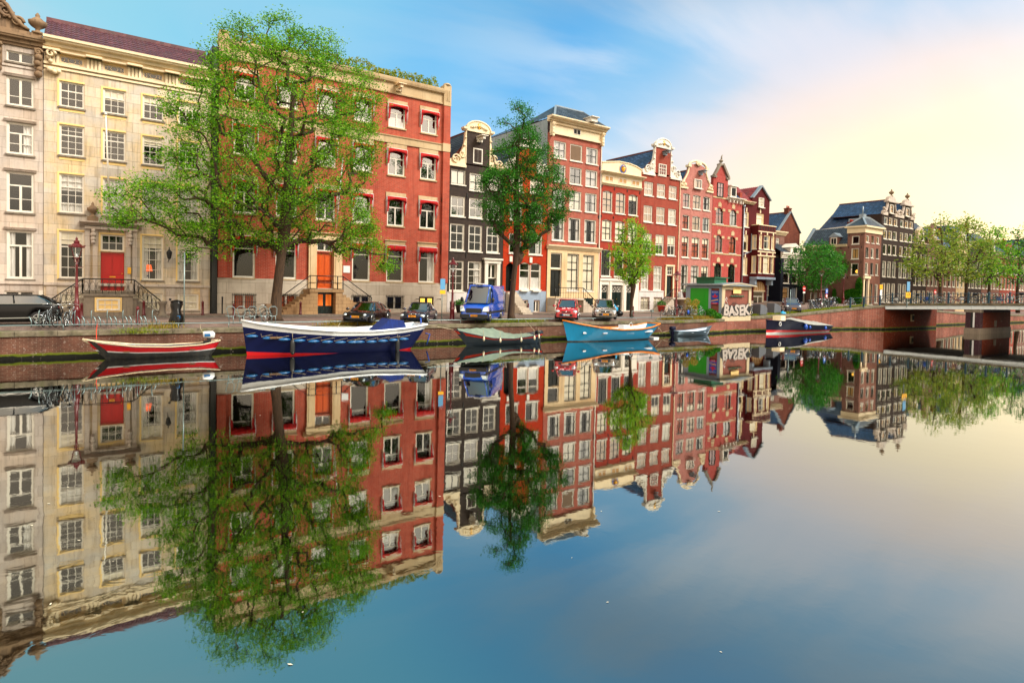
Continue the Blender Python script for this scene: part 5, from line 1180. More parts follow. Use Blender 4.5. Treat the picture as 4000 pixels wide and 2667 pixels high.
# ================================================================ ground, water, quay
M['water'] = None
def setting():
    k = NT('canal_water')
    k.b.inputs['Base Color'].default_value = (.355, .385, .36, 1); k.b.inputs['Metallic'].default_value = 1; k.b.inputs['Roughness'].default_value = .022
    v = k.coord((.35, .35, 1)); n1 = k.noise(v, .9, 2, .5); v2 = k.coord((1, 1, 1)); n2 = k.noise(v2, 2.6, 3, .5, .5)
    a = k.N('ShaderNodeMath', operation='MULTIPLY_ADD'); k.L(n2, a.inputs[0]); a.inputs[1].default_value = .16; k.L(n1, a.inputs[2])
    k.bump(a.outputs[0], .085, .05)
    mb = MB(); mb.quad((-500, -300, 0), (1200, -300, 0), (1200, 42, 0), (-500, 42, 0))
    tag(mb.build('water', k.m), kind='structure')
    # bits of floating litter and leaves on the water
    # ground sheet
    k = NT('street_pavers'); uv = k.coord(); br = k.N('ShaderNodeTexBrick')
    for a, v in (('Scale', 1.0), ('Mortar Size', .01), ('Brick Width', .21), ('Row Height', .105)): br.inputs[a].default_value = v
    br.inputs['Color1'].default_value = C3('#7d6459'); br.inputs['Color2'].default_value = C3('#66534c'); br.inputs['Mortar'].default_value = C3('#4c4038'); k.L(uv, br.inputs['Vector'])
    c = k.mix(k.ramp(k.noise(uv, .5, 5, .65), [(.4, 0.0), (.7, .6)]), br.outputs['Color'], '#93807a')
    c = k.mix(k.ramp(k.noise(uv, 2.1, 5, .7), [(.5, 0.0), (.75, .5)]), c, '#4a3c33')
    k.L(c, k.b.inputs['Base Color']); k.b.inputs['Roughness'].default_value = .85; M['street'] = k.m
    k = NT('pavement_clinker'); uv = k.coord(); n = k.noise(uv, 7, 5, .7)
    k.L(k.ramp(n, [(.3, '#6f5a4e'), (.6, '#94796a'), (.8, '#a48f80')]), k.b.inputs['Base Color']); k.b.inputs['Roughness'].default_value = .9; M['pavement'] = k.m
    k = NT('kerb_stone'); n = k.noise(k.coord(), 3, 6, .7); k.L(k.ramp(n, [(.3, '#56504a'), (.6, '#7d756b'), (.8, '#8f8a7e')]), k.b.inputs['Base Color']); k.b.inputs['Roughness'].default_value = .85; M['kerb'] = k.m
    k = NT('coping_stone'); ob = k.coord(); n = k.noise(ob, 2.2, 6, .7); c = k.ramp(n, [(.3, '#3f3a2c'), (.5, '#6f6654'), (.75, '#8a7f6c')])
    c = k.mix(k.ramp(k.noise(ob, .8, 5, .7), [(.5, 0.0), (.68, .8)]), c, '#4a5518'); k.L(c, k.b.inputs['Base Color']); k.b.inputs['Roughness'].default_value = .9; M['coping'] = k.m
    # quay brick with algae band near the water
    for nm, c1, c2, mo in (('quay_brick', '#6c4436', '#563428', '#85705f'), ('quay_brick_red', '#96503f', '#7a3d32', '#ae9080'), ('bridge_brick_dark', '#4a2f38', '#3c262f', '#5c4450'), ('bridge_brick_lit', '#7c2c10', '#6a240e', '#5e3018')):
        m = mBrick(nm, c1, c2, mo, '#2c1c16', .6, scale=1.4); t = NT.__new__(NT); t.m = m; t.t = m.node_tree; t.n = t.t.nodes; t.b = t.n['Principled BSDF']
        src = t.b.inputs['Base Color'].links[0].from_socket
        tc = t.N('ShaderNodeTexCoord'); sp = t.N('ShaderNodeSeparateXYZ'); t.L(tc.outputs['Object'], sp.inputs[0])
        nz = t.noise(tc.outputs['Object'], 1.6, 4); ad = t.N('ShaderNodeMath', operation='MULTIPLY_ADD'); t.L(nz, ad.inputs[0]); ad.inputs[1].default_value = -.22; t.L(sp.outputs[2], ad.inputs[2])
        g = t.ramp(ad.outputs[0], [(.10, 1.0), (.19, 0.0)]); col = t.mix(g, src, '#56620a')
        g2 = t.ramp(ad.outputs[0], [(.02, 1.0), (.075, 0.0)]); col = t.mix(g2, col, '#0b0c05')
        wn = t.noise(tc.outputs['Object'], 5, 5, .75); col = t.mix(t.ramp(wn, [(.60, 0.0), (.68, .6)]), col, '#a89a90')
        t.L(col, t.b.inputs['Base Color']); M[nm] = m
setting()
QL = [(-90, 36.2), (-4, 36.2), (48, 36.0), (50.25, 36.5), (55.0, 36.5), (58, 36.1), (62, 35.7), (67, 35.2), (72, 34.8), (75.7, 33.0)]
QR = [(88.2, 33.0), (92, 35.3), (130, 34.6), (900, 20)]
def qy(x): return lerp_table(QL if x < 76 else QR, x)
def qz(x): return lerp_table([(-90, 1.3), (46, 1.3), (50, 1.35), (56, 1.52), (62, 1.78), (67, 2.1), (72, 2.42), (75.7, 2.85), (88, 2.75), (92, 2.3), (105, 1.7), (130, 1.3)], x)
def ground():
    xs = [-90, -40, -20, 0, 20, 40, 46, 48, 50.25, 52, 55, 58, 60, 62, 64.5, 67, 69.5, 72, 74, 75.7, 78, 82, 86, 88.2, 92, 96, 100, 106, 115, 125, 140, 170, 250, 900]
    mb = MB(); ys = [0, .7, None]; rows = []
    for x in xs:
        q = qy(x); z = GZ(x); rows.append([(x, q+.02, min(qz(x), z)-.02), (x, q+.75, min(qz(x), z)-.01), (x, max(q+1.3, 37.4), z), (x, 41, z+.02), (x, 44.6, z+.03), (x, 60, z+.04), (x, 700, z)])
    n = len(rows[0]); vs = [v for r in rows for v in r]
    mb.add(vs, [(i*n+j, (i+1)*n+j, (i+1)*n+j+1, i*n+j+1) for i in range(len(rows)-1) for j in range(n-1)], True)
    tag(mb.build('ground', M['street']), kind='structure')
    mb = MB()
    for a, b in zip(xs, xs[1:]):
        if b > 76: break
        za, zb = GZ(a)+.14, GZ(b)+.14
        vs = [(a, 44.75, za-.12), (b, 44.75, zb-.12), (b, 44.75, zb), (a, 44.75, za), (a, 47.4, za+.03), (b, 47.4, zb+.03)]
        mb.add(vs, [(0, 1, 2, 3), (3, 2, 5, 4)], False)
    tag(mb.build('pavement', M['pavement']), kind='structure')
    mb = MB()
    for a, b in zip(xs, xs[1:]):
        if b > 76: break
        za, zb = GZ(a), GZ(b)
        mb.add([(a, 44.6, za), (b, 44.6, zb), (b, 44.6, zb+.15), (a, 44.6, za+.15), (a, 44.74, za+.15), (b, 44.74, zb+.15), (a, 44.74, za), (b, 44.74, zb)], [(0, 1, 2, 3), (3, 2, 5, 4), (4, 5, 7, 6)], False)
    tag(mb.build('kerb', M['kerb']), kind='structure')
    mb = MB()
    for a, b in zip(xs, xs[1:]):
        if b > 60: break
        mb.quad((a, 43.0, GZ(a)+.031), (b, 43.0, GZ(b)+.031), (b, 43.22, GZ(b)+.031), (a, 43.22, GZ(a)+.031))
        mb.quad((a, 39.6, GZ(a)+.024), (b, 39.6, GZ(b)+.024), (b, 39.74, GZ(b)+.024), (a, 39.74, GZ(a)+.024))
    tag(mb.build('gutter', M['kerb']), kind='structure')
ground()
def quay(pts, mat, label, name='quay_wall'):
    root = empty(name, (pts[len(pts)//2][0], pts[len(pts)//2][1], 0), label, 'quay wall')
    mb = MB()
    for (a, ya), (b, yb) in zip(pts, pts[1:]): mb.quad((a, ya, -1.5), (b, yb, -1.5), (b, yb, qz(b)-.24), (a, ya, qz(a)-.24))
    part(root, 'brick_face', mb, M[mat])
    mb = MB(); rnd = random.Random(3)
    for (a, ya), (b, yb) in zip(pts, pts[1:]):
        n = max(1, int(round(abs(b-a)/1.6)))
        for i in range(n):
            x0, x1 = a+(b-a)*i/n, a+(b-a)*(i+1)/n-.015; y0, y1 = ya+(yb-ya)*i/n, ya+(yb-ya)*(i+1)/n; z0, z1 = qz(x0), qz(x1); e = -.07+rnd.uniform(-.012, .012); dz = rnd.uniform(-.012, .006)
            V = [(x0, y0+e, z0-.24), (x1, y1+e, z1-.24), (x1, y1+e, z1-.03+dz), (x0, y0+e, z0-.03+dz), (x0, y0+e+.03, z0+dz), (x1, y1+e+.03, z1+dz), (x0, y0+.75, z0+dz), (x1, y1+.75, z1+dz), (x0, y0+.75, z0-.3), (x1, y1+.75, z1-.3), (x0, y0+.1, z0-.24), (x1, y1+.1, z1-.24)]
            mb.add(V, [(0, 1, 2, 3), (3, 2, 5, 4), (4, 5, 7, 6), (1, 0, 10, 11), (0, 3, 4, 6, 8, 10), (2, 1, 11, 9, 7, 5)], False)
    part(root, 'coping', mb, M['coping'])
    return root
quay([(-90, 36.2), (-4, 36.2), (20, 36.1), (47.6, 36.0)], 'quay_brick', 'old brown brick quay wall with mossy coping along the left bank')
r_ = quay([(47.6, 36.0), (50.25, 36.1)], 'quay_brick_red', 'short bright red brick length of quay left of the pump house')
quay([(55.0, 36.5), (58, 36.1), (62, 35.7), (67, 35.2), (72, 34.8), (75.7, 33.0)], 'quay_brick_red', 'curved red brick quay wall rising to the bridge')
quay([(88.2, 33.0), (92, 35.3), (130, 34.6), (170, 33.8)], 'quay_brick_red', 'far stained brick quay wall seen under the bridge')
# low rail along the quay
mb = MB(); X = [-30+2.45*i for i in range(33)]; rr = random.Random(5); pts = []
for i, x in enumerate(X):
    if x > 47: break
    z = qz(x)+.26+rr.uniform(-.015, .015); pts.append((x, qy(x)+.38, z)); mb.tube([(x, qy(x)+.38, qz(x)-.05), (x, qy(x)+.38, z)], .02, 5)
mb.tube(pts, .032, 6); tag(mb.build('quay_rail', M['steel'], loc=None), 'low grey pipe rail on short posts along the quay edge', 'rail')

# ================================================================ bridge
def bridge():
    B0 = Vector((75.9, 33.0, 0)); D = Vector((4.3, -11.6, 0)).normalized(); T = Vector((11.5, -.6, 0)).normalized(); Wd = 11.0
    root = empty('canal_bridge', (82, 26, 0), 'arched canal bridge with white girder, brick piers and blue railing', 'bridge')
    def gb(t): return 2.36+.5*math.sin(min(t, 26)/26*PI/2*1.15) if t > 0 else 2.36
    def P(t, w, z): q = B0+D*t+T*w; return Vector((q.x, q.y, z))
    ts = [i*1.0 for i in range(0, 27)]
    mb = MB(); rings = []
    for t in ts: z = gb(t); rings.append([P(t, 0, z), P(t, 0, z+.42), P(t, .2, z+.42), P(t, .2, z)])
    mb.loft(rings, True, True, False)
    for t in ts[::1]:
        mb.box(P(t, -.04, 0).x, P(t, -.04, 0).x+.05, P(t, 0, 0).y-.03, P(t, 0, 0).y+.03, gb(t)+.02, gb(t)+.4)
    part(root, 'girder', mb, M['girder'])
    mb = MB(); rings = []
    for t in ts: z = gb(t)+.424; rings.append([P(t, -.15, z), P(t, -.15, z+.22), P(t, .6, z+.24), P(t, Wd-.6, z+.24), P(t, Wd+.1, z+.2), P(t, Wd+.1, z-.2), P(t, .3, z-.1)])
    mb.loft(rings, True, True, False); part(root, 'deck', mb, M['coping'])
    mb = MB(); mb.loft([[P(t, .3, gb(t)-.02), P(t, Wd, gb(t)-.02), P(t, Wd, gb(t)+.3), P(t, .3, gb(t)+.3)] for t in ts], True, True, False); part(root, 'soffit', mb, M['stoneG'])
    # abutment and piers
    mb = MB(); mb.quad((75.7, 33.0, -1), (88.2, 32.3, -1), (88.2, 32.3, 2.5), (75.7, 33.0, 2.5)); mb.quad((88.2, 32.3, -1), (88.2, 34, -1), (88.2, 34, 2.7), (88.2, 32.3, 2.7)); part(root, 'abutment', mb, M['bridge_brick_lit'])  # orange light on this face is put into the brick colour
    mb = MB(); mb.box(81.6, 82.3, 32.5, 32.62, .9, 1.75); part(root, 'abutment_quoin', mb, M['trim'])
    mb = MB(); mb.box(81.75, 82.15, 32.44, 32.5, 1.05, 1.6); part(root, 'drain_opening', mb, M['room'])
    for y0, x0 in ((24.75, 78.6), (15.2, 82.2)):
        mb = MB(); mb.box(x0+.0, x0+9.3, y0, y0+1.3, .62, 2.62); pr = part(root, 'pier', mb, M['bridge_brick_dark'])
        mb = MB(); mb.box(x0-.08, x0+9.4, y0-.08, y0+1.38, -1, .62); mb.box(x0-.05, x0+.9, y0-.05, y0+1.35, 2.3, 2.62); mb.box(x0+4.2, x0+4.8, y0-.1, y0, .7, 1.4); mb.build('pier_stone', M['stoneG'], pr, root.location)
        mb = MB(); mb.box(x0-.04, x0-.0, y0+.45, y0+.6, .7, 2.3); mb.build('depth_gauge', M['whitepl'], pr, root.location)
        mb = MB(); mb.box(x0-.045, x0-.0, y0+.62, y0+.8, .65, 2.3); mb.build('ladder', M['ink'], pr, root.location)
        mb = MB(); mb.box(x0+.9, x0+9.32, y0-.012, y0, .63, 2.3); mb.build('pier_side', M['bridge_brick_lit'], pr, root.location)  # same brick as the pier, with the light put into its colour
    # railing
    rl = MB(); tops = []
    path = [(71.9, 34.95), (73.8, 34.1), (75.8, 33.0)]
    posts = [(Vector((71.9, 35.0, 0)), 2.42), (Vector((73.3, 34.2, 0)), 2.55), (Vector((75.2, 33.3, 0)), 2.75)]+[(P(t, .12, 0), gb(t)+.64) for t in [.6+1.75*i for i in range(15)]]
    for h, q in ((1.08, .03), (.72, .016), (.4, .016)): rl.tube([Vector((p.x, p.y, z+h)) for p, z in posts], q, 6)
    rail = part(root, 'railing', rl, M['bluesteel'])
    for p, z in posts:
        m = MB(); m.box(p.x-.07, p.x+.07, p.y-.07, p.y+.07, z-.02, z+.95); m.box(p.x-.1, p.x+.1, p.y-.1, p.y+.1, z+.95, z+1.02); m.ball((p.x, p.y, z+1.12), .1, 8, 6); m.build('post', M['bluesteel'], rail, root.location)
    return P, gb
M['girder'] = mPaint('white_blue_girder_paint', '#e2edf2', .45, .15, dirtc='#7a5a3a', scale=1.2); M['bluesteel'] = mPaint('blue_steel_paint', '#123e52', .4, .2)
BP, BG = bridge()

# ================================================================ boats
def hull(L, sheer, beam, keel=-.25, bow=1.0, stern=.55, rake=.5, srake=.3, N=28, K=16, flare=.55, bluff=2.2, zb=((0, .1), (1, .1)), floor=None):
    """rings from bow (x=0) to stern (x=L); each ring runs gunwale -> keel -> gunwale; rows 0.35 of the way up lie on the boot line zb"""
    rings = []
    for i in range(N+1):
        t = i/N
        w = (1-(1-min(t/.45, 1))**bluff)*(1 if t < .6 else 1-(1-stern)*((t-.6)/.4)**2.2); w = max(w, .015)
        z = lerp_table(sheer, t); q = lerp_table(zb, t); ring = []
        for k in range(-K, K+1):
            u = abs(k)/K; zz = keel+(q-keel)*u/.35 if u < .35 else q+(z-q)*(u-.35)/.65
            h = (zz-keel)/(z-keel); y = beam/2*w*h**flare*(1 if k >= 0 else -1)
            x = t*L; x += rake*(1-h)*(1-t)**3; x -= srake*(1-h)*t**4
            ring.append((x, y, zz))
        rings.append(ring)
    return rings
def boat(name, label, loc, rz, L, sheer, beam, bands, inner, gun, gr=.05, **kw):
    """bands: materials, then (upper limit between boot line and gunwale, material index); 0 is the boot"""
    R = hull(L, sheer, beam, **kw); root = empty(name, loc, label, 'boat', None, rz)
    K = (len(R[0])-1)//2; mats_, fr_ = bands; n = len(R[0]); mb = MB()
    mb.v = [v for r in R for v in r]
    for i in range(len(R)-1):
        for k in range(n-1):
            u = (abs(k-K+.5))/K; mi = 0
            if u > .35:
                v = (u-.35)/.65
                for lim, m_ in fr_:
                    if v <= lim: mi = m_; break
            mb.f.append((i*n+k, i*n+k+1, (i+1)*n+k+1, (i+1)*n+k)); mb.m.append(mi); mb.sm.append(True)
    e = len(R)-1; mb.f.append(tuple(e*n+k for k in range(n))); mb.m.append(fr_[-1][1]); mb.sm.append(False)
    mb.build('hull', [M[x] for x in mats_], root)
    mb = MB(); fl = kw.get('floor') or .12; IR = [[(x, y*.93, max(z-.03, fl)) for x, y, z in r] for r in R[1:]]
    mb.loft(IR, False, False); mb.build('hull_interior', M[inner], root)
    mb = MB()
    for k in (0, n-1): mb.tube([(r[k][0], r[k][1], r[k][2]) for r in R], gr, 6)
    mb.tube([R[-1][0], R[-1][n-1]], gr, 6)
    mb.build('gunwale', M[gun], root)
    return root, R
def at_hull(R, t, side=-1, u=1.0):
    i = min(len(R)-1, int(t*(len(R)-1))); r = R[i]; K = (len(r)-1)//2; k = int(round(K+(side*K*u))); return Vector(r[k])
def outboard(root, x, z, col, cow, sc=1.0, y=0):
    mb = MB()
    mb.loft([[(x+dx*sc+a*w*sc, y+b*h*sc, z+zz*sc) for a, b in ((-1, -1), (1, -1), (1.15, 0), (1, 1), (-1, 1), (-1.1, 0))] for dx, zz, w, h in ((.02, .32, .16, .11), (0, .38, .25, .16), (0, .58, .26, .17), (-.03, .68, .2, .13))], True, True)
    o = mb.build('outboard_motor', M[cow], root)
    mb = MB(); mb.box(x-.07*sc, x+.09*sc, y-.07*sc, y+.07*sc, z-.75*sc, z+.34*sc); mb.box(x-.25*sc, x+.1*sc, y-.1*sc, y+.1*sc, z-.02, z+.2*sc); mb.box(x-.1*sc, x+.25*sc, y-.02, y+.02, z-.8*sc, z-.7*sc); mb.build('motor_leg', M[col], o)
    return o
def fender_h(mb, p, L=.55, r=.085):
    prof = [(.02, -L/2-.07), (.03, -L/2-.03), (r*.8, -L/2+.06), (r, -L/4), (r, L/4), (r*.8, L/2-.06), (.03, L/2+.03), (.02, L/2+.07)]
    mb.lathe(prof, p, 10, True, 'x')
def fender_v(root, p, L, r, mat):
    mb = MB(); mb.lathe([(.02, -L/2), (r*.8, -L/2+.06), (r, -L/4), (r, L/4), (r*.8, L/2-.06), (.03, L/2+.04)], p, 10); o = mb.build('fender', M[mat], root)
    mb = MB(); mb.tube([(p[0], p[1], p[2]+L/2), (p[0], p[1]+.08, p[2]+L/2+.45)], .012, 4); mb.build('rope', M['rope'], o)
    return o
M['hullred'] = mPaint('chipped_red_hull', '#d40d1c', .4, .35, dirtc='#1a1518', scale=4); M['hullblack'] = mPaint('weathered_black_hull', '#15161a', .5, .5, dirtc='#5c5444', scale=4)
M['hullnavy'] = mPaint('navy_hull_gloss', '#040f42', .5, .25, spec=.2, dirtc='#101c40'); M['hullnavy2'] = mPaint('dark_navy_hull_gloss', '#05092a', .5, .2, spec=.2); M['boot'] = mPaint('red_boot_top', '#d8141c', .35, .1)
M['hullwhite'] = mPaint('white_hull_gloss', '#e8ecee', .25, .12, coat=.4); M['hullsky'] = mPaint('light_blue_hull', '#0f8fc4', .42, .15, coat=.05); M['innerblue'] = mPaint('pale_blue_boat_interior', '#b9cfe4', .45, .2); M['innerwhite'] = mPaint('white_boat_interior', '#cdd8e4', .45, .25)
M['hullslate'] = mPaint('dark_slate_hull', '#1b2b3a', .4, .4, scale=4); M['rail_or'] = mPaint('orange_red_rail', '#dc3a1e', .4, .3, scale=4); M['hullgrey'] = mPaint('grey_metal_hull', '#5a6f80', .35, .45, .3, dirtc='#6a5638', scale=3)
M['fend_blue'] = mPaint('blue_fender', '#0c5c96', .3, .15); M['fend_blk'] = mPaint('black_fender', '#12161a', .4, .2); M['fend_wht'] = mPaint('white_fender', '#ddd2b4', .5, .3); M['tarp'] = mCloth('grey_green_tarpaulin', '#7d8e7c', '#66766a', .6, 3); M['tarp2'] = mCloth('pale_grey_tarpaulin', '#a8a69c', '#8b8a84', .6, 3); M['bluecanvas'] = mCloth('navy_canvas', '#0c2c78', '#08205c'); M['fend_royal'] = mPaint('royal_blue_fender', '#0a4ab0', .3, .1)
def boats():
    # 1 old sloop
    r, R = boat('rowing_boat', 'old open boat with chipped red and black stripe and a white outboard motor', (.15, 34.9, 0), 0, 5.85, [(0, .98), (.12, .82), (.35, .62), (.6, .55), (.85, .6), (1, .76)], 1.5,
                (['hullblack', 'hullwhite', 'hullred'], [(.36, 0), (.45, 1), (.9, 2), (2, 1)]), 'hullblack', 'cream', .028, keel=-.2, rake=1.1, srake=.5, stern=.35)
    mb = MB(); mb.tube([R[0][0], (.25, 0, .8), (.6, 0, .55)], .07, 6); mb.build('stem_guard', M['rope'], r)
    mb = MB()
    for x in (1.6, 3.0, 4.4): mb.box(x, x+.25, -.6, .6, .35, .39)
    mb.build('seat', M['wood'], r); outboard(r, 5.35, .55, 'fend_blk', 'hullwhite', 1.0)
    m = MB(); m.box(5.12, 5.4, -.185, -.175, .98, 1.12); m.build('motor_decal', M['fend_blue'], r)
    mb = MB(); mb.tube([(.55, .05, .95), (.55, .8, 1.25), (.6, 1.5, 1.6)], .018, 5); mb.build('mooring_rope', M['rail_or'], r)
    mb = MB(); mb.tube([(5.2, .1, .95), (5.1, .9, 1.3), (5.15, 1.4, 1.5)], .014, 5); mb.build('mooring_rope', M['rope'], r)
    # 2 large blue and white launch
    r, R = boat('canal_launch', 'long navy boat with broad white top edge and a row of blue fenders', (6.9, 34.0, 0), 0, 10.25, [(0, 1.82), (.08, 1.64), (.25, 1.42), (.45, 1.24), (.65, 1.2), (.85, 1.32), (1, 1.5)], 2.9,
                (['boot', 'hullwhite', 'hullnavy'], [(.05, 1), (.76, 2), (2, 1)]), 'innerblue', 'hullwhite', .07, keel=-.5, rake=.35, srake=1.2, stern=.62, bluff=2.6, floor=.5, flare=.42, zb=((0, .13), (.3, .02), (.5, -.06), (.85, -.06), (1, .08)))
    zz_ = []
    for i in range(13):
        t = .06+.82*i/12; p = at_hull(R, t, -1, .78); m = MB(); fender_h(m, (p.x, p.y-.12, p.z-.1), .46, .08); m.build('fender', M['fend_blue'], r); zz_.append(Vector((p.x-.35, p.y-.1, p.z-.02))); zz_.append(Vector((p.x+.4, p.y-.1, p.z+.12)))
    m = MB(); m.tube(zz_, .01, 4); m.build('fender_line', M['rope'], r)
    for t in (.235, .84):
        p = at_hull(R, t, -1, .6); fender_v(r, (p.x, p.y-.22, p.z-.2), .8, .13, 'fend_blk')
    mb = MB(); mb.loft([[(7.2, -.6, 1.15), (7.2, .6, 1.15), (7.2, .6, 1.2), (7.2, -.6, 1.2)], [(8.0, -.75, 1.1), (8.0, .75, 1.1), (8.0, .6, 1.85), (8.0, -.6, 1.85)], [(8.8, -.8, 1.1), (8.8, .8, 1.1), (8.8, .7, 1.75), (8.8, -.7, 1.75)], [(9.0, -.8, 1.1), (9.0, .8, 1.1), (9.0, .75, 1.2), (9.0, -.75, 1.2)]], True, True, False); mb.build('engine_cover', M['bluecanvas'], r)
    mb = MB(); mb.box(1.2, 2.0, -.9, .9, .9, 1.0); mb.box(3.4, 3.8, -1.2, 1.2, .75, .85); mb.box(5.6, 6.0, -1.25, 1.25, .7, .8); mb.build('seat', M['wood'], r)
    mb = MB(); mb.tube([(10.2, -.2, 1.5), (10.25, 0, 1.85)], .05, 6); mb.tube([(10.6, 0, .9), (10.9, 0, .85), (10.7, 0, 0.2)], .04, 6); mb.build('rudder', M['fend_royal'], r)
    mb = MB(); mb.tube([(5.5, 1.3, 1.25), (6.0, 2.2, 1.5)], .015); mb.tube([(9.9, 1.0, 1.5), (11.5, 2.0, 1.5), (12.6, 2.2, 1.45)], .015, 5); mb.build('mooring_rope', M['rope'], r)
    # 3 covered boat
    r, R = boat('covered_boat', 'dark boat under a grey green tarpaulin with orange rail and white fenders', (19.75, 34.4, 0), 0, 6.95, [(0, 1.05), (.12, .82), (.35, .5), (.6, .42), (.85, .55), (1, .74)], 1.75,
                (['hullslate', 'rail_or'], [(.74, 0), (2, 1)]), 'hullslate', 'hullslate', .035, keel=-.25, rake=1.2, srake=.3, stern=.5)
    mb = MB(); rings = []
    for i in range(1, 25):
        t = i/28; g = R[i]; a, b = Vector(g[0]), Vector(g[-1]); hh = lerp_table([(0, .06), (.3, .55), (.42, .62), (.55, .38), (.7, .16), (.85, .12), (1, .03)], t); ring = []
        for k in range(13):
            u = k/12; p = a.lerp(b, u)*1.0; p = Vector((p.x, a.y+(b.y-a.y)*u*1.0, p.z)); q = 1-abs(2*u-1); p.z += hh*q**.8+.02+.03*math.sin(i*2.3+k*1.9)*q; p.y *= 1.04; ring.append(p)
        rings.append(ring)
    mb.loft(rings); mb.build('tarpaulin', M['tarp'], r)
    for t in (.27, .44, .70, .87, .93): p = at_hull(R, t, -1, .85); fender_v(r, (p.x, p.y-.1, p.z-.08), .3, .07, 'fend_wht')
    outboard(r, 6.95, .25, 'fend_blk', 'fend_blk', .9)
    mb = MB(); mb.tube([(.3, .1, 1.0), (-1.3, 1.2, 1.3), (-2.4, 1.9, 1.5)], .02, 5); mb.tube([(6.7, .2, .8), (6.9, 1.8, 1.6)], .012, 5); mb.build('mooring_rope', M['rope'], r)
    # 4 light blue boat
    r, R = boat('sloop_boat', 'open sky blue boat with orange gunwale and white inside', (28.6, 34.1, 0), 0, 9.6, [(0, 1.56), (.12, 1.3), (.3, 1.02), (.5, .86), (.7, .86), (.88, 1.0), (1, 1.22)], 2.5,
                (['hullblack', 'hullsky'], [(2, 1)]), 'innerwhite', 'oaktrim', .065, keel=-.35, rake=.6, srake=1.4, stern=.55, bluff=2.4, floor=.4, flare=.45, zb=((0, .02), (1, .05)))
    mb = MB(); mb.box(5.4, 6.2, -1.1, 1.1, .55, .7); mb.box(7.4, 8.4, -1.0, 1.0, .6, .75); mb.box(3, 3.4, -1.1, 1.1, .6, .68); mb.build('seat', M['innerwhite'], r)
    mb = MB(); mb.box(5.9, 6.5, -.35, .3, .7, 1.15); mb.tube([(6.5, -.2, 1.1), (6.9, -.1, 1.35), (7.3, -.1, .8)], .02, 5); mb.build('console', M['hullwhite'], r)
    m = MB(); p = at_hull(R, .16, -1, .7); m.box(p.x-.1, p.x+.22, p.y-.06, p.y-.02, p.z-.06, p.z+.06); m.build('number_plate', M['whitepl'], r)
    mb = MB(); mb.box(9.1, 9.7, -.5, .5, -.2, .12); mb.build('rudder', M['hullwhite'], r)
    # 5 small grey boat
    r, R = boat('rowing_boat', 'small grey metal rowing boat with dark outboard at its left end', (46.95, 35.05, 0), PI, 5.2, [(0, .82), (.1, .66), (.3, .5), (.55, .42), (.8, .42), (1, .45)], 1.35,
                (['hullgrey'], [(2, 0)]), 'innerblue', 'hullgrey', .03, keel=-.15, rake=.6, srake=.1, stern=.75)
    mb = MB(); mb.box(1.5, 1.8, -.55, .55, .3, .34); mb.box(3.2, 3.5, -.6, .6, .28, .32); mb.build('seat', M['innerblue'], r); outboard(r, 5.3, .2, 'hullnavy2', 'hullnavy2', .95)
    mb = MB(); mb.tube([(5.2, 0, .6), (6.0, -.5, .3), (6.4, -.9, 1.0)], .03, 5); mb.build('mooring_rope', M['rope'], r)
    # 6 dark cutter
    r, R = boat('covered_launch', 'dark navy launch with red and white waterline stripes and a pale tarpaulin', (53.7, 33.9, 0), 0, 10.7, [(0, 1.3), (.15, 1.25), (.38, 1.12), (.42, .95), (.6, .78), (.8, .72), (1, .62)], 2.6,
                (['hullwhite', 'boot', 'hullnavy2'], [(.2, 1), (2, 2)]), 'hullwhite', 'hullnavy2', .04, keel=-.3, rake=.05, srake=.2, stern=.7, bluff=3, floor=.5, zb=((0, .09), (1, .07)))
    mb = MB(); rings = []
    for i in range(9, 29):
        t = i/28; g = R[i]; a, b = Vector(g[0]), Vector(g[-1]); hh = lerp_table([(.3, .1), (.42, .5), (.6, .42), (.85, .3), (1, .1)], t); ring = []
        for k in range(13): u = k/12; p = a.lerp(b, u); q = 1-abs(2*u-1); p.z += hh*q**.6+.03+.04*math.sin(i*1.7+k*1.3)*q; p.y *= 1.05; ring.append(p)
        rings.append(ring)
    mb.loft(rings); mb.build('tarpaulin', M['tarp2'], r)
    mb = MB(); mb.loft([R[i][:1]+R[i][-1:] for i in range(0, 12)]); mb.build('foredeck', M['hullwhite'], r)
    mb = MB(); mb.box(1.7, 2.5, -.45, .4, 1.25, 1.72); mb.build('cabin_box', M['cream'], r)
    m = MB(); p = at_hull(R, .14, -1, .85); m.tube([(p.x+.17*math.cos(a), p.y-.08, p.z-.08+.17*math.sin(a)) for a in [2*PI*i/14 for i in range(14)]], .035, 6, True); m.build('porthole', M['whitepl'], r)
    for t, s in ((.44, .24), (.52, .15), (.8, .17)): p = at_hull(R, t, -1, .85); m = MB(); m.ball((p.x, p.y-.15, p.z-.12), s, 10, 8, (1, .8, 1.15)); m.build('fender', M['fend_royal'], r)
boats()

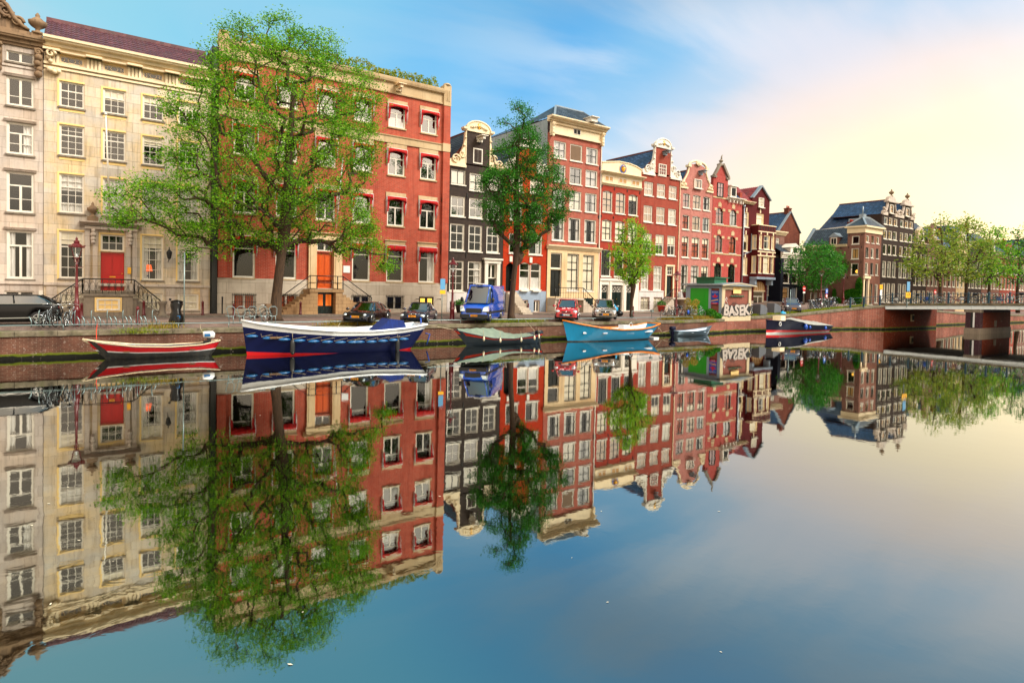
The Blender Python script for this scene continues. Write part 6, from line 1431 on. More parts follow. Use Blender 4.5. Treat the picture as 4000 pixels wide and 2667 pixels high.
# ================================================================ cars
def car(name, label, loc, th, L, W, H, paint, hood, roof, zb=.2, belt=.72, wr=.32, lw='white', plate='plate', ptext='', kind='hatch', nose=.5, rear=None, grille=1, wb=None, group=None):
    """front is local -x"""
    root = empty(name, loc, label, 'car' if kind != 'van' else 'van', group, th); hw = W/2
    # side profile: (x fraction, z belt line, half width factor)
    prof = {'coupe': [(0, .42, .72), (.03, .55, .86), (.09, .62, .93), (.2, .70, .97), (.3, .78, 1), (.5, .82, 1), (.68, .84, 1.0), (.85, .82, 1.0), (.95, .72, .93), (1, .5, .82)],
            'roadster': [(0, .45, .76), (.03, .58, .88), (.1, .66, .95), (.3, .76, 1), (.45, .8, 1), (.7, .82, 1.0), (.88, .8, .98), (.97, .7, .9), (1, .5, .82)],
            'mpv': [(0, .5, .82), (.02, .72, .9), (.08, .85, .96), (.2, .98, 1), (.4, 1.0, 1), (.7, 1.02, 1), (.92, 1.02, .98), (.98, .95, .95), (1, .6, .9)],
            'suv': [(0, .5, .82), (.02, .8, .9), (.08, .95, .96), (.22, 1.04, 1), (.5, 1.06, 1), (.8, 1.08, 1), (.94, 1.05, .97), (.985, .95, .93), (1, .65, .88)],
            'van': [(0, .5, .9), (.015, .85, .95), (.05, 1.05, .98), (.15, 1.22, 1), (.3, 1.3, 1), (.6, 1.3, 1), (.99, 1.3, 1), (1, .6, 1)]}[kind]
    wbf = wb or ((.18, .80) if kind not in ('van',) else (.15, .8)); wx = [L*wbf[0]-L/2, L*wbf[1]-L/2]
    N = 44; rings = []
    for i in range(N+1):
        t = i/N; T = [(a, b) for a, b, c in prof]; Wt = [(a, c) for a, b, c in prof]; z = lerp_table(T, t)*(belt/ .82 if kind in ('coupe', 'roadster') else 1); w = hw*lerp_table(Wt, t); x = t*L-L/2
        dm = min(abs(x-q) for q in wx); bot = zb+max(0, .04 if t < .03 or t > .97 else 0); arch = 0
        if dm < wr*1.22: arch = math.sqrt((wr*1.22)**2-dm**2)
        zl = max(bot, wr+arch*.98 if arch > 0 and wr+arch > bot else bot); zl = min(zl, z-.06)
        m_ = (z+bot)/2
        half = [(w*.96, zl), (w*.99, max(zl, bot+.12)), (w, max(zl, m_)), (w*.985, max(zl+.01, z-.12)), (w*.93, z-.03), (w*.82, z), (w*.4, z+.035), (0, z+.045)]
        ring = [(x, -y, zz) for y, zz in half]+[(x, y, zz) for y, zz in half[::-1][1:]]
        rings.append(ring)
    mb = MB(); mb.loft(rings, False, False); n = len(rings[0])
    for r_ in (rings[0], rings[-1]): mb.add(r_, [tuple(range(n))], False)
    body = mb.build('body', M[paint], root)
    mb = MB(); mb.box(-L/2+.25, L/2-.25, -hw*.8, hw*.8, zb-.03, wr*2); mb.build('underbody', M['rubber'], root)
    # greenhouse
    x0, x1, x2, x3 = [q*L-L/2 for q in hood]; zbt = lerp_table([(a, b) for a, b, c in prof], .45)*(belt/.82 if kind in ('coupe', 'roadster') else 1); zr = H; yb, yt = hw*.88, hw*roof
    K = 7
    def gring(z, a, b, y):
        return [(a, -y*.86, z), (a+.0+.08*(b-a), -y, z), (a+.5*(b-a), -y, z), (a+.88*(b-a), -y, z), (b, -y*.84, z), (b, y*.84, z), (a+.88*(b-a), y, z), (a+.5*(b-a), y, z), (a+.08*(b-a), y, z), (a, y*.86, z), (a-.05*(1 if z < zr-.2 else .4), 0, z)]
    gr = []
    for q in (0, .5, .93): gr.append(gring(zbt-.02+(zr-zbt)*q, x0+(x1-x0)*q**.9, x3+(x2-x3)*q**1.3, yb+(yt-yb)*q))
    mb = MB(); mb.loft(gr, True, False, True); mb.build('car_window', M['carglass'], root)
    top = [gring(zbt-.02+(zr-zbt)*.9, x0+(x1-x0)*.9-.02, x3+(x2-x3)*.9+.02, yb+(yt-yb)*.9+.01), gring(zr-.03, x1, x2, yt), gring(zr, x1+.22, x2-.22, yt*.75)]
    mb = MB(); mb.loft(top, True, True); rf = mb.build('car_roof', M['rubber' if kind == 'roadster' else paint], root)
    mb = MB()
    for s in (-1, 1):
        for a, b, q in ((gr[0][0], gr[2][0], .055), (gr[0][4], gr[2][4], .07), (gr[0][2], gr[2][2], .05)) if kind != 'coupe' else ((gr[0][0], gr[2][0], .05), (gr[0][4], gr[2][4], .08)):
            a = Vector(a); b = Vector(b); a.y = abs(a.y)*s; b.y = abs(b.y)*s; m = (a+b)/2; mb.tube([a, m+Vector((0, .02*s, .02)), b], q*.7, 6)
    if kind == 'suv' or kind == 'mpv' or kind == 'van': mb.box(x3-.25, x3+.02, -yb*.95, yb*.95, zbt-.1, zbt+.1)
    mb.build('pillar', M[paint], root)
    if kind == 'van':
        mb = MB(); xb = L*.36-L/2; mb.loft([[(x, -hw, 1.2), (x, -hw*.985, 1.8), (x, -hw*.93, 2.2), (x, -hw*q, zr-.1*w), (x, -hw*.6, zr-.05*w), (x, hw*.6, zr-.05*w), (x, hw*q, zr-.1*w), (x, hw*.93, 2.2), (x, hw*.985, 1.8), (x, hw, 1.2)] for x, q, w in ((xb-.3, .78, 1.6), (xb, .83, 1.1), (xb+.5, .85, 1), (L/2-.02, .85, 1))], False, False); mb.quad((L/2-.01, -hw, 1.2), (L/2-.01, hw, 1.2), (L/2-.01, hw*.9, zr-.05), (L/2-.01, -hw*.9, zr-.05)); mb.quad((xb, -hw, 1.2), (xb, hw, 1.2), (xb, hw*.9, zr-.05), (xb, -hw*.9, zr-.05)); mb.build('cargo_box', M[paint], root)
        mb = MB(); mb.box(-L/2+.06, L/2-.02, -hw*1.012, hw*1.012, .58, .72); mb.box(-L/2-.03, -L/2+.3, -hw*.97, hw*.97, .25, .52); mb.build('bumper', M['fend_blk'], root)
        mb = MB(); mb.box(-L/2+1.4, -L/2+1.9, -.25, .25, zr, zr+.08); mb.build('roof_light', M['whitepl'], root)
    # wheels
    for x in wx:
        for s in (-1, 1):
            m = MB(); y = s*(hw-.10); m.lathe([(wr*.62, -.1), (wr*.95, -.11), (wr, -.07), (wr, .07), (wr*.95, .11), (wr*.62, .1)], (x, y, wr), 20, True, 'y'); w = m.build('wheel', M['rubber'], root)
            m = MB(); yo = y+s*.105; m.tube([(x+wr*.62*math.cos(a), yo, wr+wr*.62*math.sin(a)) for a in [2*PI*i/16 for i in range(16)]], .02, 5, True)
            for i in range(5):
                a = 2*PI*i/5+.3; m.bar((x, yo-s*.01, wr), (x+wr*.6*math.cos(a), yo-s*.01, wr+wr*.6*math.sin(a)), .075 if lw != 'steel' else .05)
            m.lathe([(wr*.18, -.02), (wr*.18, .02)], (x, yo, wr), 10, True, 'y'); m.build('rim', M['chrome'], w)
            m = MB(); m.lathe([(wr*.6, -.02), (wr*.6, .0)], (x, yo-s*.05, wr), 14, False, 'y'); m.build('brake_disc', M['fend_blk'], w)
    # front details
    zl = lerp_table([(a, b) for a, b, c in prof], .06)*(belt/.82 if kind in ('coupe', 'roadster') else 1)
    for s in (-1, 1):
        m = MB()
        if kind == 'coupe' or kind == 'mini': m.ball((-L/2+.28, s*hw*.68, zl-.08), .17, 10, 8, (1.1, .75, .8))
        elif kind == 'van': m.loft([[(-L/2-.01, s*hw*.62, .72), (-L/2-.01, s*hw*.95, .72), (-L/2+.1, s*hw*1.0, .98), (-L/2+.02, s*hw*.7, .98)], [(-L/2+.06, s*hw*.62, .72), (-L/2+.3, s*hw*1.01, .72), (-L/2+.35, s*hw*1.01, 1.1), (-L/2+.15, s*hw*.75, 1.05)]], True, True, False)
        else: m.ball((-L/2+.17, s*hw*.74, zl-.14), .2, 10, 6, (.85, .95, .55))
        m.build('headlight', M['headlamp'], root)
        m = MB(); m.ball((L/2-.15, s*hw*.76, zbt-.16), .14, 8, 6, (.6, .6, .8)); m.build('tail_light', M['signred'], root)
        m = MB(); mx = x0+.28 if kind != 'van' else x0+.35; m.ball((mx, s*(hw+.12), zbt+.06+(.15 if kind == 'van' else 0)), .12, 8, 6, (.7, 1, .75 if kind != 'van' else 1.4)); m.bar((mx, s*(hw-.05), zbt+.03), (mx, s*(hw+.1), zbt+.05), .04); m.build('wing_mirror', M[paint] if kind != 'van' else M['fend_blk'], root)
    zf = lerp_table([(a, b) for a, b, c in prof], .01)
    m = MB(); gz0, gz1 = (.62, .92) if kind == 'van' else ((.28, .4) if kind in ('coupe', 'roadster') else (.3, .5))
    m.box(-L/2-.03, -L/2+.06, -hw*.55, hw*.55, gz0, gz1)
    if grille == 2:
        for s in (-1, 1): m.box(-L/2-.02, -L/2+.08, s*.04, s*.26, .46, .58)
    if grille == 3: m.box(-L/2-.02, -L/2+.1, -.35, .35, .6, .68)
    g = m.build('grille', M['fend_blk'], root)
    if grille in (2, 3):
        m = MB()
        if grille == 2:
            for s in (-1, 1): m.tube([(-L/2-.03, s*.04, .46), (-L/2-.03, s*.26, .46), (-L/2-.03, s*.26, .58), (-L/2-.03, s*.04, .58)], .015, 4, True)
        else: m.ball((-L/2-.03, 0, .64), .06, 8, 6)
        m.build('grille_trim', M['chrome'], g)
    m = MB(); pz = .42 if kind != 'van' else .42; m.box(-L/2-.055, -L/2-.04, -.27+(-.1 if kind == 'coupe' else 0), .27+(-.1 if kind == 'coupe' else 0), pz-.06, pz+.06); p = m.build('number_plate', M[plate], root)
    m = MB(); m.box(-L/2-.06, -L/2-.054, .22 - (.1 if kind == 'coupe' else 0), .27-(.1 if kind == 'coupe' else 0), pz-.06, pz+.06); m.build('plate_band', M['signblue'], p)
    if ptext: text('plate_lettering', ptext, .11, M['ink'], p, (-L/2-.058, -.02-(.1 if kind == 'coupe' else 0), pz), (PI/2, 0, -PI/2), .002)
    if kind == 'suv':
        m = MB(); m.bar((x0+.2, -yb-.02, zbt+.0), (x3-.2, -yb-.02, zbt+.03), .03); m.bar((-L/2+.9, -hw-.01, .36), (L/2-1.0, -hw-.01, .4), .05); m.build('chrome_strip', M['chrome'], root)
    return root
M['p_brown'] = mPaint('dark_brown_car_paint', '#1c0f10', .12, .04, .2, coat=1.0); M['p_slate'] = mPaint('slate_metallic_paint', '#34344a', .15, .04, .5, coat=1.0); M['p_blue'] = mPaint('blue_van_paint', '#0c50c0', .2, .04, .1, coat=1.0); M['p_red'] = mPaint('red_car_paint', '#b0051a', .15, .04, .1, coat=1.0); M['p_silver'] = mPaint('warm_silver_paint', '#8a817a', .2, .06, .5, coat=1.0); M['p_black'] = mPaint('black_car_paint', '#040405', .3, .02, .0, coat=.06, spec=.25); M['p_grey'] = mPaint('slate_grey_paint', '#3b3a4e', .2, .05, .3, coat=1.0)
k = NT('headlamp_glass'); k.b.inputs['Base Color'].default_value = C3('#cfdde4'); k.b.inputs['Roughness'].default_value = .08; k.b.inputs['Coat Weight'].default_value = 1; k.b.inputs['Metallic'].default_value = .4; M['headlamp'] = k.m
def cars():
    g = lambda x, y: (x, y, GZ(x)+.01)
    R = math.radians
    car('parked_car', 'black estate car cut by the left edge beside the bicycle racks', g(-2.95, 38.9), 0, 4.45, 1.82, 1.52, 'p_black', (.2, .36, .80, .985), .72, kind='suv', wr=.345, plate='plateW')
    car('parked_car', 'dark brown sports coupe with round headlights near the big tree', g(15.15, 37.5), R(46), 4.45, 1.82, 1.3, 'p_brown', (.27, .45, .60, .96), .62, kind='coupe', wr=.33, ptext='29-XG-BT', belt=.78)
    car('parked_car', 'slate roadster with black soft top and double grille', g(18.75, 37.3), R(49), 4.05, 1.74, 1.28, 'p_slate', (.38, .50, .68, .86), .68, kind='roadster', wr=.32, grille=2, ptext='HR-LX', belt=.78)
    car('parked_van', 'royal blue delivery van with a raised roof', g(24.0, 37.6), R(43), 5.3, 1.99, 2.56, 'p_blue', (.11, .31, .38, .42), .80, kind='van', wr=.35, ptext='V-VRG-40')
    car('parked_car', 'bright red people carrier with a white number plate', g(31.75, 37.3), R(46.5), 4.24, 1.77, 1.62, 'p_red', (.16, .36, .84, .98), .76, kind='mpv', wr=.32, grille=3, plate='plateW', ptext='LJ 162-AFX')
    car('parked_car', 'silver grey people carrier left of the blue rubbish bags', g(36.0, 37.6), R(49), 4.53, 1.84, 1.64, 'p_silver', (.16, .36, .84, .98), .76, kind='mpv', wr=.33, grille=3, ptext='39-TBJ-2')
    car('parked_car', 'tiny dark grey city car with black door by the waste bins', g(64.0, 37.5), R(42), 2.75, 1.66, 1.55, 'p_grey', (.2, .38, .88, .98), .78, kind='mpv', wr=.3, ptext='KG-740-T', wb=(.2, .82))
cars()

# ================================================================ bicycles
M['bk_black'] = mPaint('black_bicycle_paint', '#101012', .3, .15); M['bk_red'] = mPaint('red_bicycle_paint', '#7a1420', .3, .15); M['bk_blue'] = mPaint('blue_bicycle_paint', '#145a9a', .3, .15); M['bk_silver'] = mPaint('silver_bicycle_paint', '#8d969c', .25, .15, .5); M['bk_green'] = mPaint('green_bicycle_paint', '#1a6a48', .3, .15)
WM = {}
def bike_parts(col):
    if col in WM: return WM[col]
    def wheel():
        m = MB(); R = .34
        m.tube([(R*math.cos(a), 0, R*math.sin(a)) for a in [2*PI*i/22 for i in range(22)]], .02, 5, True)
        m.mat(1); m.tube([(R*.92*math.cos(a), 0, R*.92*math.sin(a)) for a in [2*PI*i/22 for i in range(22)]], .01, 4, True)
        for i in range(12): a = 2*PI*i/12; m.tube([(0, .02*(-1)**i, 0), (R*.92*math.cos(a), 0, R*.92*math.sin(a))], .0035, 3, caps=False)
        m.lathe([(.03, -.04), (.03, .04)], (0, 0, 0), 6, True, 'y'); return m.mesh('wheel', [M['rubber'], M['chrome']])
    W = WM.setdefault('wheel', wheel())
    m = MB(); bb = (.0, 0, .3); st = (-.2, 0, .82); hd = (.38, 0, .88); hd2 = (.42, 0, .68); rw = (-.53, 0, .34); fw_ = (.53, 0, .34)
    for a, b, q in ((bb, st, .02), (bb, hd2, .022), ((-.12, 0, .62), hd, .018), (hd, hd2, .022), (bb, rw, .014), ((-.17, 0, .74), rw, .012)): m.tube([a, b], q, 5)
    for s in (-1, 1): m.tube([hd2, (.47, .045*s, .58), (.53, .045*s, .34)], .012, 4)
    m.tube([(-.53+.40*math.cos(a), 0, .34+.40*math.sin(a)) for a in [R_*.3 for R_ in range(1, 10)]], .016, 4); m.tube([(.53+.40*math.cos(a), 0, .34+.40*math.sin(a)) for a in [R_*.3 for R_ in range(3, 10)]], .016, 4)
    m.box(-.4, .05, .03, .06, .26, .38); FRM = m.mesh('frame', M[col])
    m = MB(); m.tube([(.36, 0, .88), (.33, 0, 1.05), (.3, .12, 1.08), (.12, .29, 1.04)], .012, 5); m.tube([(.33, 0, 1.05), (.3, -.12, 1.08), (.12, -.29, 1.04)], .012, 5); m.ball((.42, 0, .9), .05, 6, 5); H = WM.setdefault('hb', m.mesh('handlebar', M['chrome']))
    m = MB(); m.ball((-.22, 0, .93), .13, 8, 5, (1.1, .75, .35)); m.tube([(-.2, 0, .8), (-.22, 0, .9)], .014, 5); S = WM.setdefault('sd', m.mesh('saddle', M['rubber']))
    m = MB(); m.box(-.72, -.3, -.09, .09, .7, .72); m.tube([(-.68, 0, .7), (-.55, 0, .34)], .01, 4); C_ = WM.setdefault('cr', m.mesh('carrier', M['iron']))
    WM[col] = (W, FRM, H, S, C_); return WM[col]
def bicycle(x, y, rz, col, label, group, extra=None, z=None, tilt=0, name='bicycle'):
    W, Fm, H, S, C_ = bike_parts(col)
    r = empty(name, (x, y, GZ(x)+.02 if z is None else z), label, 'bicycle', group, rz); r.rotation_euler = (tilt, 0, rz)
    link('wheel', W, r, (-.53, 0, .34)); link('wheel', W, r, (.53, 0, .34)); link('frame', Fm, r); link('handlebar', H, r); link('saddle', S, r); link('carrier', C_, r)
    if extra == 'crate': m = WM.get('crate') or MB().box(.4, .75, -.2, .2, .85, 1.12).mesh('front_crate', M['rubber']); WM['crate'] = m; link('front_crate', m, r)
    if extra == 'basket': m = WM.get('bk') or MB().box(.42, .72, -.17, .17, .85, 1.1).mesh('basket', M['wood']); WM['bk'] = m; link('basket', m, r)
    if extra == 'bag': m = WM.get('bag') or MB().ball((-.5, -.14, .5), .22, 8, 6, (1, .45, 1)).mesh('pannier', M['whitepl']); WM['bag'] = m; link('pannier', m, r)
    if extra == 'bluebag': m = WM.get('bbag') or MB().ball((-.5, -.14, .5), .22, 8, 6, (1, .45, 1)).mesh('pannier', M['fend_royal']); WM['bbag'] = m; link('pannier', m, r)
    return r
def bikes():
    D = math.radians
    bicycle(-1.25, 37.2, D(78), 'bk_silver', 'silver bicycle leaning in the racks left of the near street lamp', 'bicycles in the left racks', tilt=.08)
    bicycle(-.72, 37.1, D(70), 'bk_black', 'black bicycle in the racks right behind the black estate car', 'bicycles in the left racks', tilt=-.1)
    bicycle(-.35, 37.15, D(74), 'bk_silver', 'silver bicycle in the racks, nearest the lamp post', 'bicycles in the left racks', tilt=.05)
    bicycle(8.6, 38.0, D(6), 'bk_black', 'black bicycle with orange bag parked in the loops by the big tree', 'bicycles at the big tree', 'basket')
    L = [(42.9, 36.9, 6, 'bk_black', None, 'black bicycle with full chain guard, leftmost of the middle group'), (44.0, 37.3, 60, 'bk_silver', None, 'silver bicycle in the middle group, turned end on'), (44.75, 37.2, 25, 'bk_black', 'crate', 'black bicycle with a front crate left of the third lamp'), (45.5, 37.4, 70, 'bk_red', None, 'dark red bicycle tucked behind the third lamp'), (46.2, 37.0, 15, 'bk_black', 'bluebag', 'black bicycle with a blue and white pannier right of the third lamp'),
         (47.3, 36.9, -18, 'bk_silver', None, 'white wheeled bicycle in front of the green door'), (47.9, 38.4, 40, 'bk_silver', 'basket', 'silver bicycle half hidden by shrubs at the green door')]
    for x, y, a, c, e, lb in L: bicycle(x, y, D(a), c, lb, 'bicycles in the middle group', e)
    bicycle(55.9, 37.1, D(18), 'bk_black', 'bicycle leaning right beside the graffiti wall', 'bicycles by the waste bins'); bicycle(56.5, 37.3, D(30), 'bk_silver', 'bicycle standing left of the first waste bin', 'bicycles by the waste bins')
    rr = random.Random(11); adj = ['first', 'second', 'third', 'fourth', 'fifth', 'sixth', 'seventh', 'eighth', 'ninth', 'tenth', 'eleventh', 'twelfth', 'thirteenth', 'fourteenth']; cols = ['bk_black', 'bk_silver', 'bk_blue', 'bk_black', 'bk_red', 'bk_silver', 'bk_green']
    cn = {'bk_black': 'black', 'bk_silver': 'silver', 'bk_blue': 'blue', 'bk_red': 'dark red', 'bk_green': 'green'}
    for i in range(13):
        c = cols[i % 7]; e = [None, 'crate', None, 'basket', 'bag'][i % 5]
        bicycle(67.0+i*.48, 37.0+rr.uniform(-.2, .3), D((20, 60, 75, 45)[i % 4]+rr.uniform(-6, 6)), c, f'{cn[c]} bicycle, {adj[i]} from the left in the dense row by the curved quay', 'bicycles along the curved quay', e, tilt=rr.uniform(-.12, .12))
    for i in range(5):
        c = cols[(i+3) % 7]; bicycle(60.5+i*1.0, 44.0+rr.uniform(-.2, .2), D(70+rr.uniform(-25, 25)), c, f'{cn[c]} bicycle, {adj[i]} from the left near the blue house', 'bicycles across the side street', tilt=.05)
    n = 14
    for i in range(n):
        t = .2+i*1.02; q = BP(t, .55+.25*(i % 2), 0); c = cols[(i*3) % 7]; e = [None, 'bag', 'crate', None, 'bluebag'][i % 5]
        bicycle(q.x, q.y, math.atan2(-11.6, 4.3)+D(rr.uniform(-9, 9))+(PI if i % 3 == 0 else 0), c, f'{cn[c]} bicycle against the bridge railing, {adj[i]} from the left', 'bicycles parked on the bridge', e, z=BG(t)+.66, tilt=rr.uniform(-.1, .1))
    q = Vector((72.6, 35.4, 0)); bicycle(q.x, q.y, D(-20), 'bk_silver', 'bicycle with white saddle where the railing begins', 'bicycles parked on the bridge', None, z=2.5)
bikes()

# ================================================================ street furniture
def lamp_mesh():
    m = MB(); m.lathe([(.2, 0), (.2, .1), (.17, .15), (.16, .75), (.19, .82), (.13, .9), (.11, 1.0), (.12, 1.25), (.085, 1.3), (.075, 1.9), (.09, 1.95), (.065, 2.0), (.05, 3.0), (.07, 3.05), (.045, 3.1), (.04, 3.35)], n=12)
    m.tube([(-.28, 0, 2.95), (.28, 0, 2.95)], .018, 5)
    for i in range(4): a = PI/4+PI/2*i; m.tube([(0, 0, 3.1), (.13*math.cos(a), .13*math.sin(a), 3.22), (.1*math.cos(a), .1*math.sin(a), 3.38)], .014, 5)
    P = m.mesh('post', M['amred'])
    m = MB(); m.lathe([(.13, 3.36), (.15, 3.4), (.15, 3.42)], n=4, smooth=False)
    for i in range(4):
        a = PI/4+PI/2*i; m.bar((.14*math.cos(a), .14*math.sin(a), 3.4), (.31*math.cos(a), .31*math.sin(a), 3.92), .025)
    m.lathe([(.36, 3.92), (.37, 3.97), (.3, 4.0), (.16, 4.12), (.12, 4.14), (.14, 4.2), (.11, 4.24), (.05, 4.3), (.06, 4.36), (.01, 4.45)], n=8, smooth=False)
    for i in range(12): a = 2*PI*i/12; m.ball((.35*math.cos(a), .35*math.sin(a), 4.02), .03, 5, 4)
    Ln = m.mesh('lantern', M['amred'])
    m = MB(); m.lathe([(.135, 3.41), (.295, 3.91)], n=4, smooth=False); G = m.mesh('lantern_glass', M['lampglass'])
    m = MB(); m.lathe([(.04, 3.42), (.05, 3.5), (.02, 3.62)], n=8); Bb = m.mesh('bulb', M['whitepl'])
    return P, Ln, G, Bb
LM = lamp_mesh()
for x, y, lb in ((-.08, 37.6, 'crown topped red street lamp in front of the cream house'), (21.5, 37.75, 'crown topped red street lamp between the roadster and the blue van'), (44.6, 37.2, 'crown topped red street lamp above the middle bicycles'), (75.2, 40.2, 'distant crown lamp beside the blue arrow sign'), (85.5, 42.6, 'distant crown lamp by the ivy on the corner house')):
    r = empty('street_lamp', (x, y, GZ(x)-.02+(.1 if x > 70 else 0)), lb, 'street lamp', 'red crown street lamps'); link('post', LM[0], r); l = link('lantern', LM[1], r); link('lantern_glass', LM[2], l); link('bulb', LM[3], l)
m = MB(); m.lathe([(.12, 0), (.12, .06), (.085, .1), (.07, .75), (.085, .78), (.08, .86), (.03, .93)], n=10); BOL = m.mesh('bollard', M['amred'])
for i, (x, y, lb) in enumerate(((3.36, 45.0, 'oxblood bollard at the right foot of the cream house stoop'), (.15, 44.4, 'oxblood bollard hidden behind the near lamp'), (6.7, 44.9, 'oxblood bollard right of the covered scooter'), (8.55, 44.6, 'oxblood bollard behind the loop racks'), (13.06, 44.9, 'oxblood bollard left of the black basement door'), (18.3, 44.9, 'oxblood bollard behind the sports coupe'),
        (33.5, 44.9, 'oxblood bollard right of the middle tree'), (36.9, 44.9, 'oxblood bollard left of the red car'), (42.6, 40.6, 'oxblood bollard behind the black bicycle'), (43.3, 41.6, 'oxblood bollard at the foot of the clock gable stoop'), (2.6, 38.6, 'oxblood bollard among the left racks'))):
    tag(link('bollard', BOL, None, (x, y, GZ(x)+(.16 if y > 44.6 else .02))), lb, 'bollard', 'oxblood bollards')
m = MB(); m.lathe([(.07, 0), (.05, .05), (.05, 1.15), (.07, 1.2), (.03, 1.25)], n=8); tag(link('bollard', m.mesh('bollard', M['black']), None, (8.15, 46.4, 1.55)), 'thin black pole bollard at the corner of the red building', 'bollard')
# racks
def rack_meshes():
    m = MB()
    m.tube([(0, 0, 0), (0, 0, .72), (.03, .05, .8), (.03, .13, .8), (0, .18, .72), (0, .18, 0)], .022, 6)
    for s in (-.28, .18): m.tube([(s, -.02, 0), (s, -.02, .3), (s-.05, .02, .42), (s-.1, .05, .5)], .028, 5); m.tube([(s+.1, 0, .3), (s+.22, 0, .02)], .016, 5)
    a = m.mesh('bicycle_rack', M['steel']); m = MB()
    m.tube([(-.28, 0, .5), (-.1, 0, .42), (.12, 0, .42), (.22, 0, .5), (.22, 0, .88), (.12, 0, .98), (-.12, 0, .98), (-.22, 0, .88), (-.1, 0, .42), (-.05, 0, 0)], .022, 6); m.tube([(.15, 0, 0), (.15, 0, .45)], .02, 5)
    return a, m.mesh('bicycle_rack', M['steel'])
RK = rack_meshes(); od = ['first', 'second', 'third', 'fourth', 'fifth', 'sixth', 'seventh', 'eighth']
for i, x in enumerate((-1.55, -.85, -.15, .52, 1.18, 1.85, 2.5, 3.15)): tag(link('bicycle_rack', RK[0], None, (x, 37.0, GZ(x)), 0), f'grey steel bicycle stand, {od[i]} from the left on the near quay', 'bicycle rack', 'steel bicycle stands in a row on the near quay')
for i, x in enumerate((7.0, 7.55, 8.15, 8.75, 9.3)): tag(link('bicycle_rack', RK[1], None, (x, 37.4, GZ(x)), .1), f'looped bicycle rack, {od[i]} from the left beside the big tree', 'bicycle rack', 'looped bicycle racks by the big tree')
for i, x in enumerate((44.2, 45.1, 46.5)): tag(link('bicycle_rack', RK[1], None, (x, 37.1, GZ(x)), 1.2), f'looped bicycle rack, {od[i]} from the left in the middle group', 'bicycle rack', 'looped bicycle racks in the middle group')
for i in range(6): x = 67.2+i*1.0; tag(link('bicycle_rack', RK[1], None, (x, 37.0, GZ(x)), 1.1), f'looped bicycle rack, {od[i]} from the left by the curved quay', 'bicycle rack', 'looped bicycle racks by the curved quay')
# covered scooter
r = empty('scooter', (4.35, 37.75, GZ(4)), 'black scooter wrapped in a shiny dark cover beside a pole', 'scooter'); m = MB()
rings = []
for i in range(9):
    t = i/8; z = .06+1.2*t; w = .34*(1-.35*t)+.06*math.sin(t*9); dd = .62*(1-.5*t)
    rings.append([(w*math.cos(a)*(1+.12*math.sin(3*a+i)), dd*math.sin(a)*(1+.1*math.sin(2*a+i*1.3)), z) for a in [2*PI*k/14 for k in range(14)]])
m.loft(rings, True, True); m.tube([(-.3, -.1, 1.22), (0, -.1, 1.3), (.3, -.1, 1.22)], .05, 6); m.ball((-.32, -.1, 1.35), .07); m.ball((0, .4, .5), .35, 8, 6, (.8, 1, .7)); m.build('cover', M['p_black'], r)
for y in (-.6, .6): m = MB(); m.lathe([(.16, -.06), (.24, -.05), (.24, .05), (.16, .06)], (0, y, .24), 14, True, 'x'); m.build('wheel', M['rubber'], r)
m = MB(); m.box(-.05, .1, -.66, -.64, .35, .5); m.build('number_plate', M['fend_blue'], r)
def signpost(name, label, x, y, z0, h, boards, cat='sign', r_=.03):
    root = empty(name, (x, y, z0), label, cat); m = MB(); m.tube([(0, 0, 0), (0, 0, h)], r_, 8); m.build('post', M['steel'], root)
    for fn in boards: fn(root)
    return root
def board(w, h, z, mat, y=-.05, x=0, name='sign_board', th=.02):
    def f(root): m = MB(); m.box(x-w/2, x+w/2, y-th, y, z-h/2, z+h/2); m.build(name, M[mat], root)
    return f
def disc(r0, z, mat, y=-.05, x=0, name='sign_disc'):
    def f(root): m = MB(); m.lathe([(r0, -.01), (r0, .01)], (x, y, z), 20, False, 'y'); m.build(name, M[mat], root)
    return f
signpost('sign_post', 'thin grey pole rising beside the covered scooter', 4.62, 37.0, 1.42, 3.9, [], 'pole')
signpost('parking_sign', 'pale blue sign with yellow plate on a grey post near the roadster', 20.1, 36.7, 1.42, 2.95, [board(.36, .72, 2.55, 'signpale'), board(.42, .24, 2.02, 'signyel', name='under_plate')]) if M.setdefault('signpale', mPaint('pale_blue_sign', '#5a9ac8', .3, .1)) else 0
signpost('sign_post', 'tall grey sign post in front of the tiny grey car', 61.2, 35.95, 1.75, 2.6, [], 'pole')
def txt(body, size, mat, z, y=-.075, x=0): return lambda root: text('sign_lettering', body, size, M[mat], root, (x, y, z), (PI/2, 0, 0))
noentry = lambda z: [disc(.34, z, 'signred'), board(.46, .12, z, 'whitepl', -.062, name='white_bar')]
o = signpost('no_entry_sign', 'round red no entry sign by the small right tree', 73.2, 41.3, 2.5, 2.5, noentry(2.1)+[board(.5, .2, 1.62, 'whitepl', name='under_plate')])
def arrow(z):
    def f(root): m = MB(); m.add([(-.06, -.08, z-.2), (.06, -.08, z-.2), (.06, -.08, z+.02), (-.06, -.08, z+.02), (-.16, -.08, z+.0), (.16, -.08, z+.0), (0, -.08, z+.22)], [(0, 1, 2, 3), (4, 5, 6)]); m.build('arrow', M['whitepl'], root)
    return f
signpost('one_way_sign', 'blue one way arrow sign above a small round red sign', 77.6, 40.8, 2.7, 2.0, [board(.55, .62, 1.65, 'signblue'), arrow(1.65), disc(.27, 1.05, 'signred', name='round_sign'), disc(.17, 1.05, 'whitepl', -.065, name='sign_centre')])
q = BP(3.4, 6, 0); xx, zz = atY(3546, 1150, q.y)
def onb(px, py, w, t): # a point on the bridge deck area seen at that picture column
    for Yq in [33-.1*i for i in range(120)]:
        x, z = atY(px, py, Yq)
        if x > BP((33-Yq)/.9376, w, 0).x: return x, Yq, z
    return x, Yq, z
